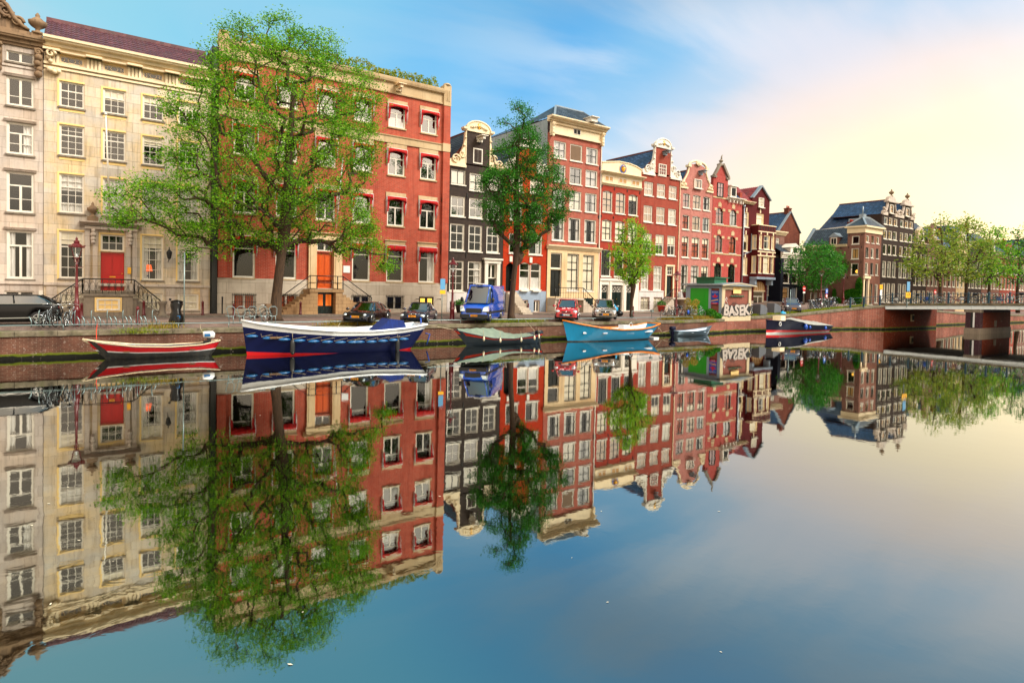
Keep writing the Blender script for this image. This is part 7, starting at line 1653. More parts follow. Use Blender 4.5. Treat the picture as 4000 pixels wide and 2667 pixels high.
x, y, z = onb(3544, 1150, 9.0, 0); signpost('parking_sign', 'orange parking arrow sign under a blue sign on the bridge', x, y, 2.95, z-2.95+.9, [board(.5, .72, z-2.95+.62, 'signpale'), board(.8, .42, z-2.95-.05, 'signyel', name='arrow_board'), txt('< P', .36, 'ink', z-2.95-.05)])
x, y, z = onb(3651, 1141, 9.0, 0); signpost('no_entry_sign', 'round red no entry sign above the bridge railing', x, y, 2.95, z-2.95+.2, noentry(z-2.95))
x, y, z = onb(3425, 1107, 9.5, 0); signpost('direction_sign', 'yellow direction sign by the corner house door', 90.2, 39.9, 2.6, 2.9, [board(.9, .6, 2.55, 'signyel'), txt('>', .4, 'ink', 2.55, x=.25), board(.6, 1.3, 1.5, 'whitepl', name='under_plate')])
# hydrant posts with yellow caps
for x, y, lb in ((60.6, 42.0, 'short post with a yellow top near the first waste bin'), (62.8, 42.2, 'short post with a yellow top behind the second waste bin')):
    r = empty('hydrant_post', (x, y, GZ(x)), lb, 'post'); m = MB(); m.lathe([(.14, 0), (.12, .7)], n=8); m.build('post', M['iron'], r); m = MB(); m.lathe([(.16, .7), (.18, .8), (.12, .95), (.03, 1.0)], n=8); m.build('cap', M['signyel'], r)
# waste containers
def bin_(x, lb):
    r = empty('waste_container', (x, 37.3, GZ(x)), lb, 'waste bin', 'grey waste containers'); m = MB(); f = Fr((0, 0, 0), (0, -1, 0), (-1, 0, 0))
    m.loft([[(a, -.45, z0), (a, .45, z0), (a, .45, z1), (a, -.45, z1)] for a, z0, z1 in ((-.62, .04, 1.12), (-.45, .02, 1.14), (.25, .02, .95), (.6, .04, .72))], True, True, False); m.build('body', M['binbody'], r)
    m = MB(); m.box(-.1, .5, -.3, .3, .9, 1.02); m.box(.35, .64, -.36, .36, .05, .7); m.build('hatch', M['binhatch'], r)
M['binbody'] = mPaint('grey_bin_paint', '#5c6068', .45, .2); M['binhatch'] = mPaint('blue_grey_bin_paint', '#3c4650', .4, .2)
bin_(57.9, 'grey sloping waste container right of the graffiti wall'); bin_(60.4, 'grey waste container with stickers beside the blue bag')
def bags(name, label, x, y, z, pts, mat='bagblue'):
    m = MB()
    for a, b, c, r in pts: m.ball((a, b, c), r, 12, 8, (1.15, .9, .8)); m.ball((a+.05, b, c+r*.75), r*.3, 6, 5)
    o = m.build(name, M[mat], None, loc=(x, y, z)); tag(o, label, 'rubbish bag'); return o
M['bagblue'] = mPaint('blue_plastic_bag', '#1fa4dc', .25, .12)
bags('rubbish_bag', 'big bright blue rubbish bag left of the small yellow green tree', 38.6, 40.2, 1.5, [(0, 0, .35, .5), (.45, .1, .3, .38)])
bags('rubbish_bag', 'blue rubbish bag piled high behind the small tree trunk', 39.75, 40.3, 1.5, [(0, 0, .65, .42)])
bags('rubbish_bag', 'dark rubbish bag right of the small tree trunk', 40.6, 40.4, 1.5, [(0, 0, .22, .36)], 'p_black')
bags('rubbish_bag', 'light blue rubbish bag lying beside the second waste bin', 60.9, 36.6, 1.68, [(0, 0, .12, .26), (.35, 0, .1, .2)])
r = empty('tree_guard', (40.9, 37.3, 1.45), 'low grey tube guard rail around the small tree', 'rail'); m = MB(); m.tube([(-1.9, 0, 0), (-1.9, 0, .62), (.6, 0, .62), (.6, 0, 0)], .03, 6); m.box(.5, .75, -.1, .1, .55, .72); m.build('rail', M['steel'], r)
def pot(name, label, x, y, z, s, pm, leaf):
    r = empty(name, (x, y, z), label, 'potted plant'); m = MB(); m.lathe([(.22*s, 0), (.34*s, .5*s), (.38*s, .52*s), (.38*s, .58*s)], n=12); m.build('pot', M[pm], r)
    leaves('foliage', [((0, 0, .72*s), (.4*s, .4*s, .28*s), int(420*s))], .09*s, leaf, r)
# ---------------------------------------------------------------- leaves
def leaf_arrays(P, size, rnd, ax=.55):
    n = len(P); a = rnd.normal(size=(n, 3)); a[:, 2] *= .6; a /= np.linalg.norm(a, axis=1)[:, None]; b = rnd.normal(size=(n, 3)); b -= a*np.sum(a*b, 1)[:, None]; b /= np.linalg.norm(b, axis=1)[:, None]
    s = size*rnd.uniform(.65, 1.3, size=(n, 1)); V = np.empty((n, 4, 3)); V[:, 0] = P-a*s*.5; V[:, 1] = P+b*s*.28; V[:, 2] = P+a*s*.55; V[:, 3] = P-b*s*.28
    return V.reshape(-1, 3)
def quads_mesh(name, V, mat):
    n = len(V)//4; me = bpy.data.meshes.new(name); me.vertices.add(len(V)); me.vertices.foreach_set('co', V.astype(np.float32).ravel()); me.loops.add(4*n); me.loops.foreach_set('vertex_index', np.arange(4*n, dtype=np.int32)); me.polygons.add(n); me.polygons.foreach_set('loop_start', np.arange(0, 4*n, 4, dtype=np.int32)); me.polygons.foreach_set('loop_total', np.full(n, 4, dtype=np.int32)); me.materials.append(mat); me.update(calc_edges=True); return me
def leaves(name, blobs_, size, mat, parent=None, seed=1, off=(0, 0, 0)):
    rnd = np.random.default_rng(seed); P = []
    for c, r, n in blobs_:
        d = rnd.normal(size=(n, 3)); d /= np.linalg.norm(d, axis=1)[:, None]; d *= rnd.uniform(.3, 1, size=(n, 1))**.5; P.append(np.array(c)+d*np.array(r))
    P = np.concatenate(P)-np.array(off); return link(name, quads_mesh(name, leaf_arrays(P, size, rnd), M[mat]), parent)
pot('potted_plant', 'red pot with a green bush in front of the clock gable house', 51.9, 45.3, 1.6, 1.25, 'signred2', 'leafD') if M.setdefault('signred2', mPaint('terracotta_red', '#b8382a', .6, .15)) else 0
pot('potted_plant', 'dark red pot with a round bush on the white stoop', 57.0, 46.2, 3.18, 1.1, 'amred', 'leafD')
pot('potted_plant', 'small green plant in a pot below the charcoal house window', 26.9, 45.9, 1.6, 1.2, 'black', 'leafD')
def thing_leaves(name, label, cat, loc, bl, size, mat, seed=1, kind=None):
    r = leaves(name, bl, size, mat, None, seed); r.location = loc; tag(r, label, cat, None, kind); return r
# grass and weeds
def grass(label, pts, n, mat='leafG', h=.22, seed=2):
    rnd = np.random.default_rng(seed); V = []; P = np.array(pts); k = rnd.integers(0, len(P), n); c = P[k]+rnd.normal(size=(n, 3))*np.array([.45, .16, 0]); hh = h*rnd.uniform(.3, 1.3, size=n); d = rnd.normal(size=(n, 2))*.06; w = rnd.uniform(.008, .02, size=n); an = rnd.uniform(0, 6.28, size=n); u = np.stack([np.cos(an), np.sin(an)], 1)*w[:, None]
    A = c.copy(); A[:, :2] -= u; B = c.copy(); B[:, :2] += u; T = c.copy(); T[:, :2] += d*2; T[:, 2] += hh; T2 = T.copy(); T2[:, 0] += .006
    V = np.stack([A, B, T2, T], 1).reshape(-1, 3); o = link('grass', quads_mesh('grass', V, M[mat])); tag(o, label, 'grass', None, 'stuff')
grass('dry grass tufts on the quay edge beneath the parked sports cars', [(12.5+.4*i, 36.7, 1.32) for i in range(9)]+[(16.5, 36.7, 1.32), (3.5, 36.6, 1.32), (3.6, 36.6, 1.32)], 1500, h=.3)
grass('weeds on the quay edge beside the blue van', [(24+.4*i, 36.7, 1.32) for i in range(12)], 1400, 'leafP', .25, 3)
grass('dry straw grass under the middle bicycles', [(42.5+.35*i, 36.75, 1.33) for i in range(19)], 3200, 'leafG', .3, 4)
grass('green grass strip along the curved quay', [(x, qy(x)+1.05, qz(x)-.01) for x in [55.6+.3*i for i in range(64)]], 9000, 'leafP', .2, 5)
grass('weeds hanging from the mossy quay wall', [(2.2, 36.15, 1.15), (2.6, 36.15, 1.1), (3, 36.15, 1.15), (43.5, 35.95, 1.1), (47.5, 35.95, 1.1), (48.2, 35.95, 1.1)], 900, 'leafP', .25, 6)
thing_leaves('shrub', 'dense green shrub at the pump house corner', 'shrub', (49.2, 36.9, 1.45), [((0, 0, .35), (.9, .4, .5), 1800), ((.7, -.3, .1), (.7, .3, .35), 1100)], .13, 'leafI', 7)
thing_leaves('shrub', 'reddish brown flowering shrub before the green door', 'shrub', (47.4, 37.7, 1.45), [((0, 0, .7), (.9, .4, .7), 1300), ((-.3, .2, 1.5), (.45, .3, .35), 320), ((.9, .2, 1.4), (.45, .3, .35), 320)], .11, 'leafG', 8)
thing_leaves('climbing_plant', 'green ivy climbing the corner of the brown corner house', 'climbing plant', (89.35, 43.0, 2.6), [((0, -.6, 2.4), (.25, .5, 1.5), 1500), ((0, .3, 1.5), (.25, .9, .8), 1700), ((-.1, .9, 1.4), (.3, .7, .7), 1200), ((0, -.4, .8), (.3, .7, .8), 1300)], .2, 'leafI', 9)
thing_leaves('shrub', 'low ivy bush at the foot of the brown side wall', 'shrub', (89.3, 45.6, 2.5), [((0, 0, .5), (.3, .9, .7), 1400), ((0, .2, 1.6), (.2, .3, .8), 400)], .2, 'leafI', 10)
o = thing_leaves('roof_garden', 'row of green plants growing on the roof edge of the red building', 'roof plants', (17, 47.5, 20.66), [((x, .0, .35), (.5, .35, .45+.5*math.sin(x*3.1+math.sin(x*7))**2), 300) for x in [-8.2+.55*i for i in range(30)]], .16, 'leafP', 12, 'stuff')
# ================================================================ pump house
def kiosk():
    root = empty('pump_house', (52.5, 38.4, 0), 'small brick pump house with green door and graffiti on the quay', 'building')
    m = MB(); m.box(50.35, 54.95, 36.55, 40.7, .9, 4.5); part(root, 'wall', m, M['brickL2'])
    f = front(36.5); fs = Fr((50.3, 0, 0), (0, -1, 0), (-1, 0, 0))
    m = MB()
    for a, b, c, d in ((50.3, 50.75, 1.1, 4.45), (54.6, 55.0, 1.1, 4.45), (50.75, 54.6, 4.15, 4.45), (50.75, 54.6, 1.1, 1.62)): f.box(m, a, b, c, d, -.05, .06)
    f.prism(m, [(50.3, 4.45), (55.0, 4.45), (55.0, 4.48), (52.65, 4.72), (50.3, 4.5)], -.05, .06)
    part(root, 'frame', m, M['cream2'])
    m = MB()
    for a, b, c, d in ((-36.75, -36.5, 1.1, 4.45), (-37.95, -37.68, 1.45, 4.3), (-40.7, -40.15, 1.45, 4.45), (-40.15, -36.75, 4.25, 4.5)): fs.box(m, a, b, c, d, 0, .06)
    part(root, 'side_frame', m, M['greyp'])
    m = MB(); fs.box(m, -40.15, -37.95, 1.5, 4.25, -.02, .04); fs.box(m, -39.5, -38.4, 2.9, 3.75, .04, .06); fs.box(m, -40.1, -38.0, 2.28, 2.31, .04, .055); part(root, 'door', m, M['green'])
    m = MB(); f.prism(m, [(49.85, 4.52), (55.4, 4.5), (55.4, 4.62), (52.65, 4.86), (49.85, 4.66)], -4.4, .4); part(root, 'roof', m, M['lead'])
    m = MB(); f.prism(m, [(49.85, 4.47), (52.65, 4.74), (55.4, 4.48), (55.4, 4.56), (52.65, 4.82), (49.85, 4.56)], .4, .44); part(root, 'fascia', m, M['cream2'])
    m = MB(); m.box(50.6, 52.5, 37.6, 39.7, 4.7, 5.25); m.box(50.4, 52.7, 37.4, 39.9, 5.25, 5.35); part(root, 'roof_box', m, M['green2'])
    m = MB(); fs.box(m, -37.62, -36.78, 2.7, 4.0, .06, .09); po = part(root, 'poster', m, M['fend_royal'])
    m = MB(); fs.box(m, -37.6, -36.8, 2.72, 2.86, .09, .095); fs.prism(m, [(-37.35, 3.35), (-37.05, 3.35), (-36.85, 3.5), (-36.85, 3.56), (-37.1, 3.52), (-37.15, 3.7), (-37.25, 3.7), (-37.3, 3.52), (-37.55, 3.5), (-37.55, 3.44), (-37.35, 3.4)], .09, .094); m.build('poster_figure', M['signred'], po, root.location)
    m = MB(); fs.prism(m, [(-37.6, 2.98), (-36.82, 3.12), (-36.82, 3.2), (-37.6, 3.06)], .09, .096); m.build('poster_band', M['signyel'], po, root.location)
    # the poster faces -X: text must read from that side
    text('poster_title', 'BUIT & KANS', .125, M['whitepl'], po, Vector((50.3-.1, 37.2, 3.86))-root.location, (PI/2, 0, -PI/2), .003)
    text('poster_footer', 'AMSTERDAM', .08, M['whitepl'], po, Vector((50.3-.1, 37.2, 2.79))-root.location, (PI/2, 0, -PI/2), .003)
    m = MB(); f.box(m, 51.98, 53.25, 3.78, 4.42, .06, .1); pl = part(root, 'plaque', m, M['yellowcream'])
    text('plaque_lettering', 'CANTERIA', .2, M['ornt'], pl, Vector((52.62, 36.39, 4.27))-root.location, (PI/2, 0, 0), .003)
    m = MB(); blobs(m, f, [(51.6+.12*i, 3.52+.02*math.sin(i*2)) for i in range(18)], .07, .08); part(root, 'green_relief', m, M['green2'])
    # graffiti : black outline shape, white bubble letters
    m = MB(); f.prism(m, [(50.35, 1.75), (50.2, 1.95), (50.28, 2.35), (50.6, 2.55), (51.3, 2.62), (52.4, 2.58), (53.4, 2.64), (54.3, 2.55), (54.95, 2.6), (54.98, 2.2), (54.8, 1.85), (54.3, 1.68), (53, 1.62), (51.5, 1.6), (50.8, 1.64)], .068, .074); gr = part(root, 'graffiti', m, M['ink'])
    for i, (ch, s, dx, dz, rot) in enumerate((('B', 1.42, 50.98, 2.12, .12), ('A', 1.32, 51.83, 2.04, -.08), ('S', 1.4, 52.6, 2.12, .1), ('E', 1.38, 53.38, 2.1, -.1), ('K', 1.42, 54.2, 2.12, -.12))):
        o = text('graffiti_letter', ch, s, M['ink'], gr, Vector((dx, 36.415, dz))-root.location, (PI/2, rot, 0), .003, offset=.12, sx=1.05)
        text('letter_face', ch, s, M['graf'], o, (0, 0, .012), (0, 0, 0), .003, offset=.058)
    text('graffiti_tag', 'wise', .4, M['ink'], root, Vector((52.2, 36.43, 2.85))-root.location, (PI/2, -.1, 0), .002)
    m = MB(); m.tube([(50.6, 36.4, 2.7), (50.7, 36.4, 3.1), (50.95, 36.4, 3.4), (51.05, 36.4, 3.2), (50.85, 36.4, 3.1), (51.1, 36.4, 2.85), (51.2, 36.4, 2.65)], .02, 4); part(root, 'graffiti_scribble', m, M['whitepl'])
    m = MB(); m.box(50.28, 55.0, 36.44, 36.6, -.6, 1.1); part(root, 'quay_base', m, M['quay_brick_red'])
    m = MB(); m.box(50.4, 54.9, 36.42, 36.45, 1.62, 1.74); part(root, 'vent', m, M['ink'])
M['graf'] = mPaint('graffiti_fill', '#b8ada4', .7, .2); M['brickL2'] = mBrick('pump_house_brick', '#9a5b4c', '#875044', '#5a3a34', '#4a2f2a', .3); M['cream2'] = mPaint('cream_concrete', '#c9b896', .7, .35, dirtc='#5c4e3c'); M['green'] = mPaint('bright_green_door', '#12a016', .35, .08); M['green2'] = mPaint('dark_green_paint_b', '#0c6040', .4, .2); M['ornt'] = mPaint('ochre_letter', '#b07a2c', .6, .1)
kiosk()
# ================================================================ trees
def inpoly(P, poly):
    x, y = P[:, 0], P[:, 1]; ins = np.zeros(len(P), bool); n = len(poly)
    for i in range(n):
        x1, y1 = poly[i]; x2, y2 = poly[(i+1) % n]
        c = ((y1 > y) != (y2 > y)) & (x < (x2-x1)*(y-y1)/(y2-y1+1e-12)+x1); ins ^= c
    return ins
def edge_dist(P, poly):
    d = np.full(len(P), 1e9); n = len(poly)
    for i in range(n):
        a = np.array(poly[i]); b = np.array(poly[(i+1) % n]); ab = b-a; t = np.clip(((P-a)@ab)/(ab@ab), 0, 1); d = np.minimum(d, np.linalg.norm(P-(a+t[:, None]*ab), axis=1))
    return d
def tree(name, label, Y, outline, trunk, r0, n_t, per, lsize, mat, seed, group='trees along the quay', depth=4.5, clump=.42, gap=.42, cstart=0, topmat=None, sky=.588, limb=1.0):
    """outline: crown silhouette (wide view pixels) laid on the plane of the tree at distance Y; trunk: [(x,z)...] in metres"""
    rnd = np.random.default_rng(seed); poly = [atY(x/sky, y/sky, Y) for x, y in outline]
    xs = [p[0] for p in poly]; zs = [p[1] for p in poly]; T = []
    while sum(len(t) for t in T) < n_t:
        P = np.stack([rnd.uniform(min(xs), max(xs), 4000), rnd.uniform(min(zs), max(zs), 4000)], 1)
        P = P[inpoly(P, poly)]; d = edge_dist(P, poly); w = min(depth, 99); yy = rnd.uniform(-1, 1, len(P))*np.minimum(depth, d*1.15+.35)
        Q = np.stack([P[:, 0], Y+yy, P[:, 1]], 1)
        g = np.array([mnoise.noise(Vector(q)*gap) for q in Q[:1600]]); Q = Q[:1600][g > -.10+rnd.uniform(-.16, .16, len(g))]; T.append(Q)
    T = np.concatenate(T)[:n_t]
    base = Vector((trunk[0][0], Y, trunk[0][1])); nodes = []; par = []; 
    for i, (x, z) in enumerate(trunk):
        nodes.append((x, Y+.15*math.sin(i*1.3), z)); par.append(i-1)
    NB = len(nodes); order = np.argsort(np.linalg.norm((T-np.array(nodes[max(1, NB//3)]))*np.array([1, 1, .8]), axis=1))
    cap = NB+n_t*4; A = np.zeros((cap, 3)); A[:NB] = nodes; plen = np.zeros(cap); cnt = NB; pa = par[:]
    for i in range(1, NB): plen[i] = plen[i-1]+np.linalg.norm(A[i]-A[i-1])
    first = max(1, int(NB*.34)) if cstart == 0 else cstart
    tips = []
    for t in T[order]:
        d = A[first:cnt]-t; dist = np.linalg.norm(d, axis=1)
        cost = dist+.22*plen[first:cnt]*.5+np.where(d[:, 2] > .2, d[:, 2]*1.6, 0)+np.where(dist > 3.5, (dist-3.5)*.6, 0)
        j = int(np.argmin(cost))+first; a = A[j]; L = dist[j-first]; k = max(1, min(4, int(L/.5)))
        prev = j; sag = np.array([0, 0, .10*L]); side_ = rnd.normal(size=3)*.07*L
        for q in range(1, k+1):
            u = q/k; p = a+(t-a)*u+(sag*(1 if q < k else 0)+side_*(1 if q < k else 0))*math.sin(u*PI)
            if cnt >= cap: break
            A[cnt] = p; pa.append(prev); plen[cnt] = plen[prev]+L/k; prev = cnt; cnt += 1
        tips.append(prev)
    w = np.zeros(cnt); w[tips] += 1
    for i in range(cnt-1, 0, -1):
        if pa[i] >= 0: w[pa[i]] += w[i]
    R = .0125*limb*np.maximum(w, .5)**.52
    mb = MB()
    zt = trunk[-1][1]
    for i in range(1, NB):
        pass
    rr = [r0*1.45, r0*1.08]+[r0*(1-.78*(i/(NB-1))**1.1) for i in range(2, NB)]; rr = [max(a_, float(R[i])*.9) if i > first else a_ for i, a_ in enumerate(rr)]
    mb.tube([A[i] for i in range(NB)], rr, 12)
    root = empty(name, tuple(base), label, 'tree', group)
    part(root, 'trunk', mb, M['bark'])
    mb = MB()
    for i in range(NB, cnt):
        p = pa[i]; ra = min(R[p], R[i]*1.7+.004) if p >= NB else min(r0*.55, R[i]*1.25); n = 5 if R[i] > .03 else 3
        mb.tube([A[p], A[i]], [ra, R[i]], n, caps=False)
    part(root, 'branches', mb, M['bark'])
    tp = A[tips]; P = []
    for c in tp:
        n = int(per*rnd.uniform(.5, 1.5)); P.append(c+rnd.normal(size=(n, 3))*clump*np.array([1, 1, .62]))
    P = np.concatenate(P); P = P[P[:, 2] > trunk[0][1]+1.5]-np.array(base)
    link('crown', quads_mesh('crown', leaf_arrays(P, lsize, rnd), M[mat]), root)
    return root
def trees():
    o = [(228, 488), (236, 440), (300, 415), (345, 395), (372, 352), (395, 330), (388, 282), (372, 235), (392, 196), (440, 178), (470, 128), (458, 108), (500, 78), (520, 38), (560, 44), (610, 36), (650, 30), (672, 42), (700, 84), (742, 70), (772, 92), (778, 128), (832, 158), (862, 188), (872, 222), (886, 250), (862, 300), (884, 320), (890, 350), (858, 385), (842, 420), (820, 450), (850, 490), (866, 545), (905, 600), (890, 625), (858, 612), (800, 570), (790, 600), (760, 566), (720, 560), (690, 545), (660, 590), (620, 560), (585, 575), (540, 560), (500, 590), (470, 560), (440, 600), (420, 545), (380, 560), (330, 505), (280, 520), (250, 498)]
    tree('elm_tree', 'large bushy elm with loose yellow green crown in front of the red building', 40.0, o, [(10.12, 1.35), (10.12, 1.7), (10.2, 3.3), (10.35, 5.2), (10.55, 7.2), (10.75, 8.8), (10.85, 10.5), (10.8, 12.2), (10.9, 14), (11.0, 16)], .36, 2100, 42, .13, 'leafE', 3, gap=.85, clump=.31, limb=.8, depth=4.2)
    o = [(1192, 228), (1176, 262), (1148, 278), (1158, 310), (1130, 352), (1152, 380), (1128, 385), (1112, 402), (1098, 430), (1112, 452), (1095, 470), (1118, 492), (1128, 520), (1148, 545), (1170, 560), (1196, 590), (1222, 560), (1250, 552), (1262, 520), (1292, 498), (1300, 470), (1310, 432), (1286, 420), (1276, 385), (1262, 350), (1248, 330), (1238, 300), (1216, 300), (1214, 268), (1206, 242)]
    tree('elm_tree', 'dense dark green pointed elm between the charcoal and tall red houses', 37.9, o, [(26.75, 1.35), (26.78, 1.8), (26.8, 3.3), (26.9, 5.5), (27.0, 7.5), (27.0, 10), (27.0, 12.5), (27.0, 14), (27.05, 15.6)], .25, 800, 54, .125, 'leafD', 5, gap=.8, clump=.28, depth=2.4)
    o = [(1448, 496), (1436, 520), (1428, 545), (1412, 565), (1404, 595), (1398, 612), (1418, 628), (1436, 646), (1452, 662), (1466, 640), (1490, 622), (1486, 606), (1506, 585), (1496, 560), (1480, 545), (1470, 510)]
    tree('young_tree', 'slim bright yellow green tree beside the silver grey car', 37.8, o, [(39.55, 1.4), (39.57, 1.8), (39.55, 2.8), (39.5, 4.2), (39.45, 5.6), (39.45, 7.2), (39.5, 8.8)], .13, 330, 30, .14, 'leafY', 9, gap=1.1, clump=.22, depth=1.5)
    o = [(1872, 553), (1845, 562), (1830, 585), (1818, 612), (1826, 642), (1850, 655), (1880, 668), (1890, 640), (1912, 642), (1926, 615), (1922, 590), (1902, 565)]
    tree('quay_tree', 'round green tree standing before the navy house', 41.6, o, [(74.0, 2.35), (74.0, 2.9), (74.0, 3.9), (74.1, 5.2), (74.2, 6.6), (74.2, 8)], .14, 300, 26, .22, 'leafD', 13, gap=.7, clump=.36, depth=2.6)
    o = [(1882, 575), (1866, 600), (1864, 630), (1880, 660), (1905, 650), (1930, 622), (1940, 606), (1918, 582), (1900, 568)]
    tree('quay_tree', 'darker green tree right behind the round one, before the corner house', 45.0, o, [(82.3, 2.55), (82.3, 3), (82.4, 4.2), (82.5, 5.5), (82.6, 7), (82.6, 8.2)], .2, 240, 26, .24, 'leafD', 14, gap=.7, clump=.4, depth=2.5)
    # beyond the bridge
    far = [([(2162, 494), (2138, 510), (2118, 545), (2100, 590), (2094, 620), (2112, 640), (2150, 650), (2176, 640), (2196, 600), (2200, 560), (2186, 520)], 2163, 'leafF', 'first loose tree beyond the bridge, in front of the black gables end', 37.4, .38),
           ([(2222, 490), (2202, 505), (2198, 545), (2190, 590), (2196, 630), (2224, 648), (2250, 640), (2262, 590), (2252, 545), (2244, 510)], 2223, 'leafF', 'second tree beyond the bridge with a thin tall top', 37.2, .38),
           ([(2282, 520), (2252, 548), (2240, 580), (2232, 620), (2250, 650), (2290, 655), (2322, 640), (2330, 590), (2318, 545), (2300, 528)], 2275, 'leafE', 'third tree beyond the bridge with a full green crown', 37.0, .45),
           ([(2352, 516), (2322, 535), (2308, 570), (2312, 620), (2330, 650), (2368, 655), (2400, 640), (2410, 560), (2390, 510)], 2340, 'leafD', 'dark tree cut by the right edge of the view', 36.8, .5)]
    for i, (o, tx, m, lb, Y, cl) in enumerate(far):
        x, z = atY(tx/.588, 672/.588, Y); zz = 1.5; X1, Z1 = atY(tx/.588, (o[0][1]+12)/.588, Y); n = 7
        tree('canal_tree', lb, Y, o, [(x+(X1-x)*q/(n-1), zz+(Z1-zz)*(q/(n-1))**.9) for q in range(n)], .24, 240, 15, .34, m, 20+i, 'trees beyond the bridge', depth=3.0, clump=.5, gap=.5, limb=1.3)
trees()
# distant mass of foliage closing the canal
r = leaves('distant_trees', [((x, 39+6*math.sin(x*.7), 6+2.2*math.sin(x*.31)), (5, 3, 4.5), 1400) for x in range(186, 330, 7)], .9, 'leafF', None, 40); tag(r, 'hazy far row of trees closing the canal at the right edge', 'trees', None, 'stuff')

# small floating bits on the water
mb = MB(); rn = random.Random(9)
for i in range(26):
    px = rn.uniform(100, 3950); py = rn.uniform(1500, 2600); d = _ray(px, py); t = -CH/d.z; x, y = d.x*t, d.y*t; s = rn.uniform(.006, .016)*(1+y*.05); a = rn.uniform(0, 6)
    mb.add([(x+s*math.cos(a+q*1.57)*(1.6 if q % 2 else .6), y+s*math.sin(a+q*1.57)*(1.6 if q % 2 else .6), .006) for q in range(4)], [(0, 1, 2, 3)])
tag(mb.build('floating_leaves', M['blind']), 'scattered pale specks and leaves floating on the canal', 'litter', None, 'stuff')
# overhead wires between the red building and the charcoal house
mb = MB(); mb.tube([(26.1, 47.4, 15.8), (29, 49, 15.9)], .012, 4); mb.tube([(26.1, 47.4, 15.4), (29, 49, 15.5)], .012, 4); tag(mb.build('wire', M['iron']), 'pair of thin wires leaving the red building wall', 'wire')

# ================================================================ sky and light
w = bpy.data.worlds.new('World'); scene.world = w; w.use_nodes = True; nt = w.node_tree; nt.nodes.clear()
def WN(t, **k):
    n = nt.nodes.new(t)
    for a, v in k.items(): setattr(n, a, v)
    return n
SUN_AZ, SUN_EL = math.radians(84), math.radians(9)     # azimuth measured from +Y (away across the canal) towards +X
sd = Vector((math.sin(SUN_AZ)*math.cos(SUN_EL), math.cos(SUN_AZ)*math.cos(SUN_EL), math.sin(SUN_EL)))
sky = WN('ShaderNodeTexSky'); sky.sky_type = 'NISHITA'; sky.sun_disc = False; sky.sun_elevation = SUN_EL; sky.sun_rotation = SUN_AZ; sky.air_density = 1.0; sky.dust_density = .3; sky.ozone_density = 2.0
def L_(a, b): nt.links.new(a, b)
tc = WN('ShaderNodeTexCoord'); nrm = WN('ShaderNodeVectorMath', operation='NORMALIZE'); L_(tc.outputs['Generated'], nrm.inputs[0])
sp = WN('ShaderNodeSeparateXYZ'); L_(nrm.outputs[0], sp.inputs[0])
dt = WN('ShaderNodeVectorMath', operation='DOT_PRODUCT'); L_(nrm.outputs[0], dt.inputs[0]); gd = Vector((.93, .36, .12)).normalized(); dt.inputs[1].default_value = gd
def RAMP(src, st):
    r = WN('ShaderNodeValToRGB'); e = r.color_ramp.elements; r.color_ramp.interpolation = 'EASE'
    while len(e) < len(st): e.new(.5)
    for i, (p, c) in enumerate(st): e[i].position = p; e[i].color = (c, c, c, 1) if isinstance(c, float) else C3(c)
    L_(src, r.inputs[0]); return r.outputs[0]
def MIX(f, a, b, mode='MIX'):
    x = WN('ShaderNodeMix'); x.data_type = 'RGBA'; x.blend_type = mode
    for v, i in ((f, 0), (a, 6), (b, 7)):
        if isinstance(v, (int, float)): x.inputs[i].default_value = v
        elif isinstance(v, (tuple, str)): x.inputs[i].default_value = C3(v)
        else: L_(v, x.inputs[i])
    return x.outputs[2]
half = WN('ShaderNodeMath', operation='MULTIPLY_ADD'); L_(dt.outputs['Value'], half.inputs[0]); half.inputs[1].default_value = .5; half.inputs[2].default_value = .5
# clear air colour by angle from the glow
pw = WN('ShaderNodeMath', operation='POWER'); L_(half.outputs[0], pw.inputs[0]); pw.inputs[1].default_value = 8
zs_ = WN('ShaderNodeMapRange'); L_(sp.outputs[2], zs_.inputs[0]); zs_.inputs[1].default_value = .2; zs_.inputs[2].default_value = .6; zs_.inputs[3].default_value = 0; zs_.inputs[4].default_value = -.34
z1_ = WN('ShaderNodeMath', operation='ADD'); L_(zs_.outputs[0], z1_.inputs[0]); z1_.inputs[1].default_value = 1; pz = WN('ShaderNodeMath', operation='MULTIPLY'); L_(pw.outputs[0], pz.inputs[0]); L_(z1_.outputs[0], pz.inputs[1]); gl_ = pz.outputs[0]
clear = RAMP(gl_, [(0.0, '#ecd9bc'), (.004, '#c4dcdc'), (.02, '#96d4e2'), (.12, '#74c6e4'), (.30, '#46aee4'), (.44, '#3ca2de'), (.60, '#74b2da'), (.74, '#a2bfd6'), (.86, '#ecccb4'), (1.0, '#ffdc9e')])
# wispy clouds on a flat layer overhead
zc = WN('ShaderNodeMath', operation='MAXIMUM'); ab = WN('ShaderNodeMath', operation='ABSOLUTE'); L_(sp.outputs[2], ab.inputs[0]); ad = WN('ShaderNodeMath', operation='ADD'); L_(ab.outputs[0], ad.inputs[0]); ad.inputs[1].default_value = .16
dx = WN('ShaderNodeMath', operation='DIVIDE'); L_(sp.outputs[0], dx.inputs[0]); L_(ad.outputs[0], dx.inputs[1]); dy = WN('ShaderNodeMath', operation='DIVIDE'); L_(sp.outputs[1], dy.inputs[0]); L_(ad.outputs[0], dy.inputs[1])
cb = WN('ShaderNodeCombineXYZ'); L_(dx.outputs[0], cb.inputs[0]); L_(dy.outputs[0], cb.inputs[1])
mp = WN('ShaderNodeMapping'); mp.inputs['Rotation'].default_value = (0, 0, .5); mp.inputs['Scale'].default_value = (.42, .95, 1); mp.inputs['Location'].default_value = (.6, .2, 0); L_(cb.outputs[0], mp.inputs[0])
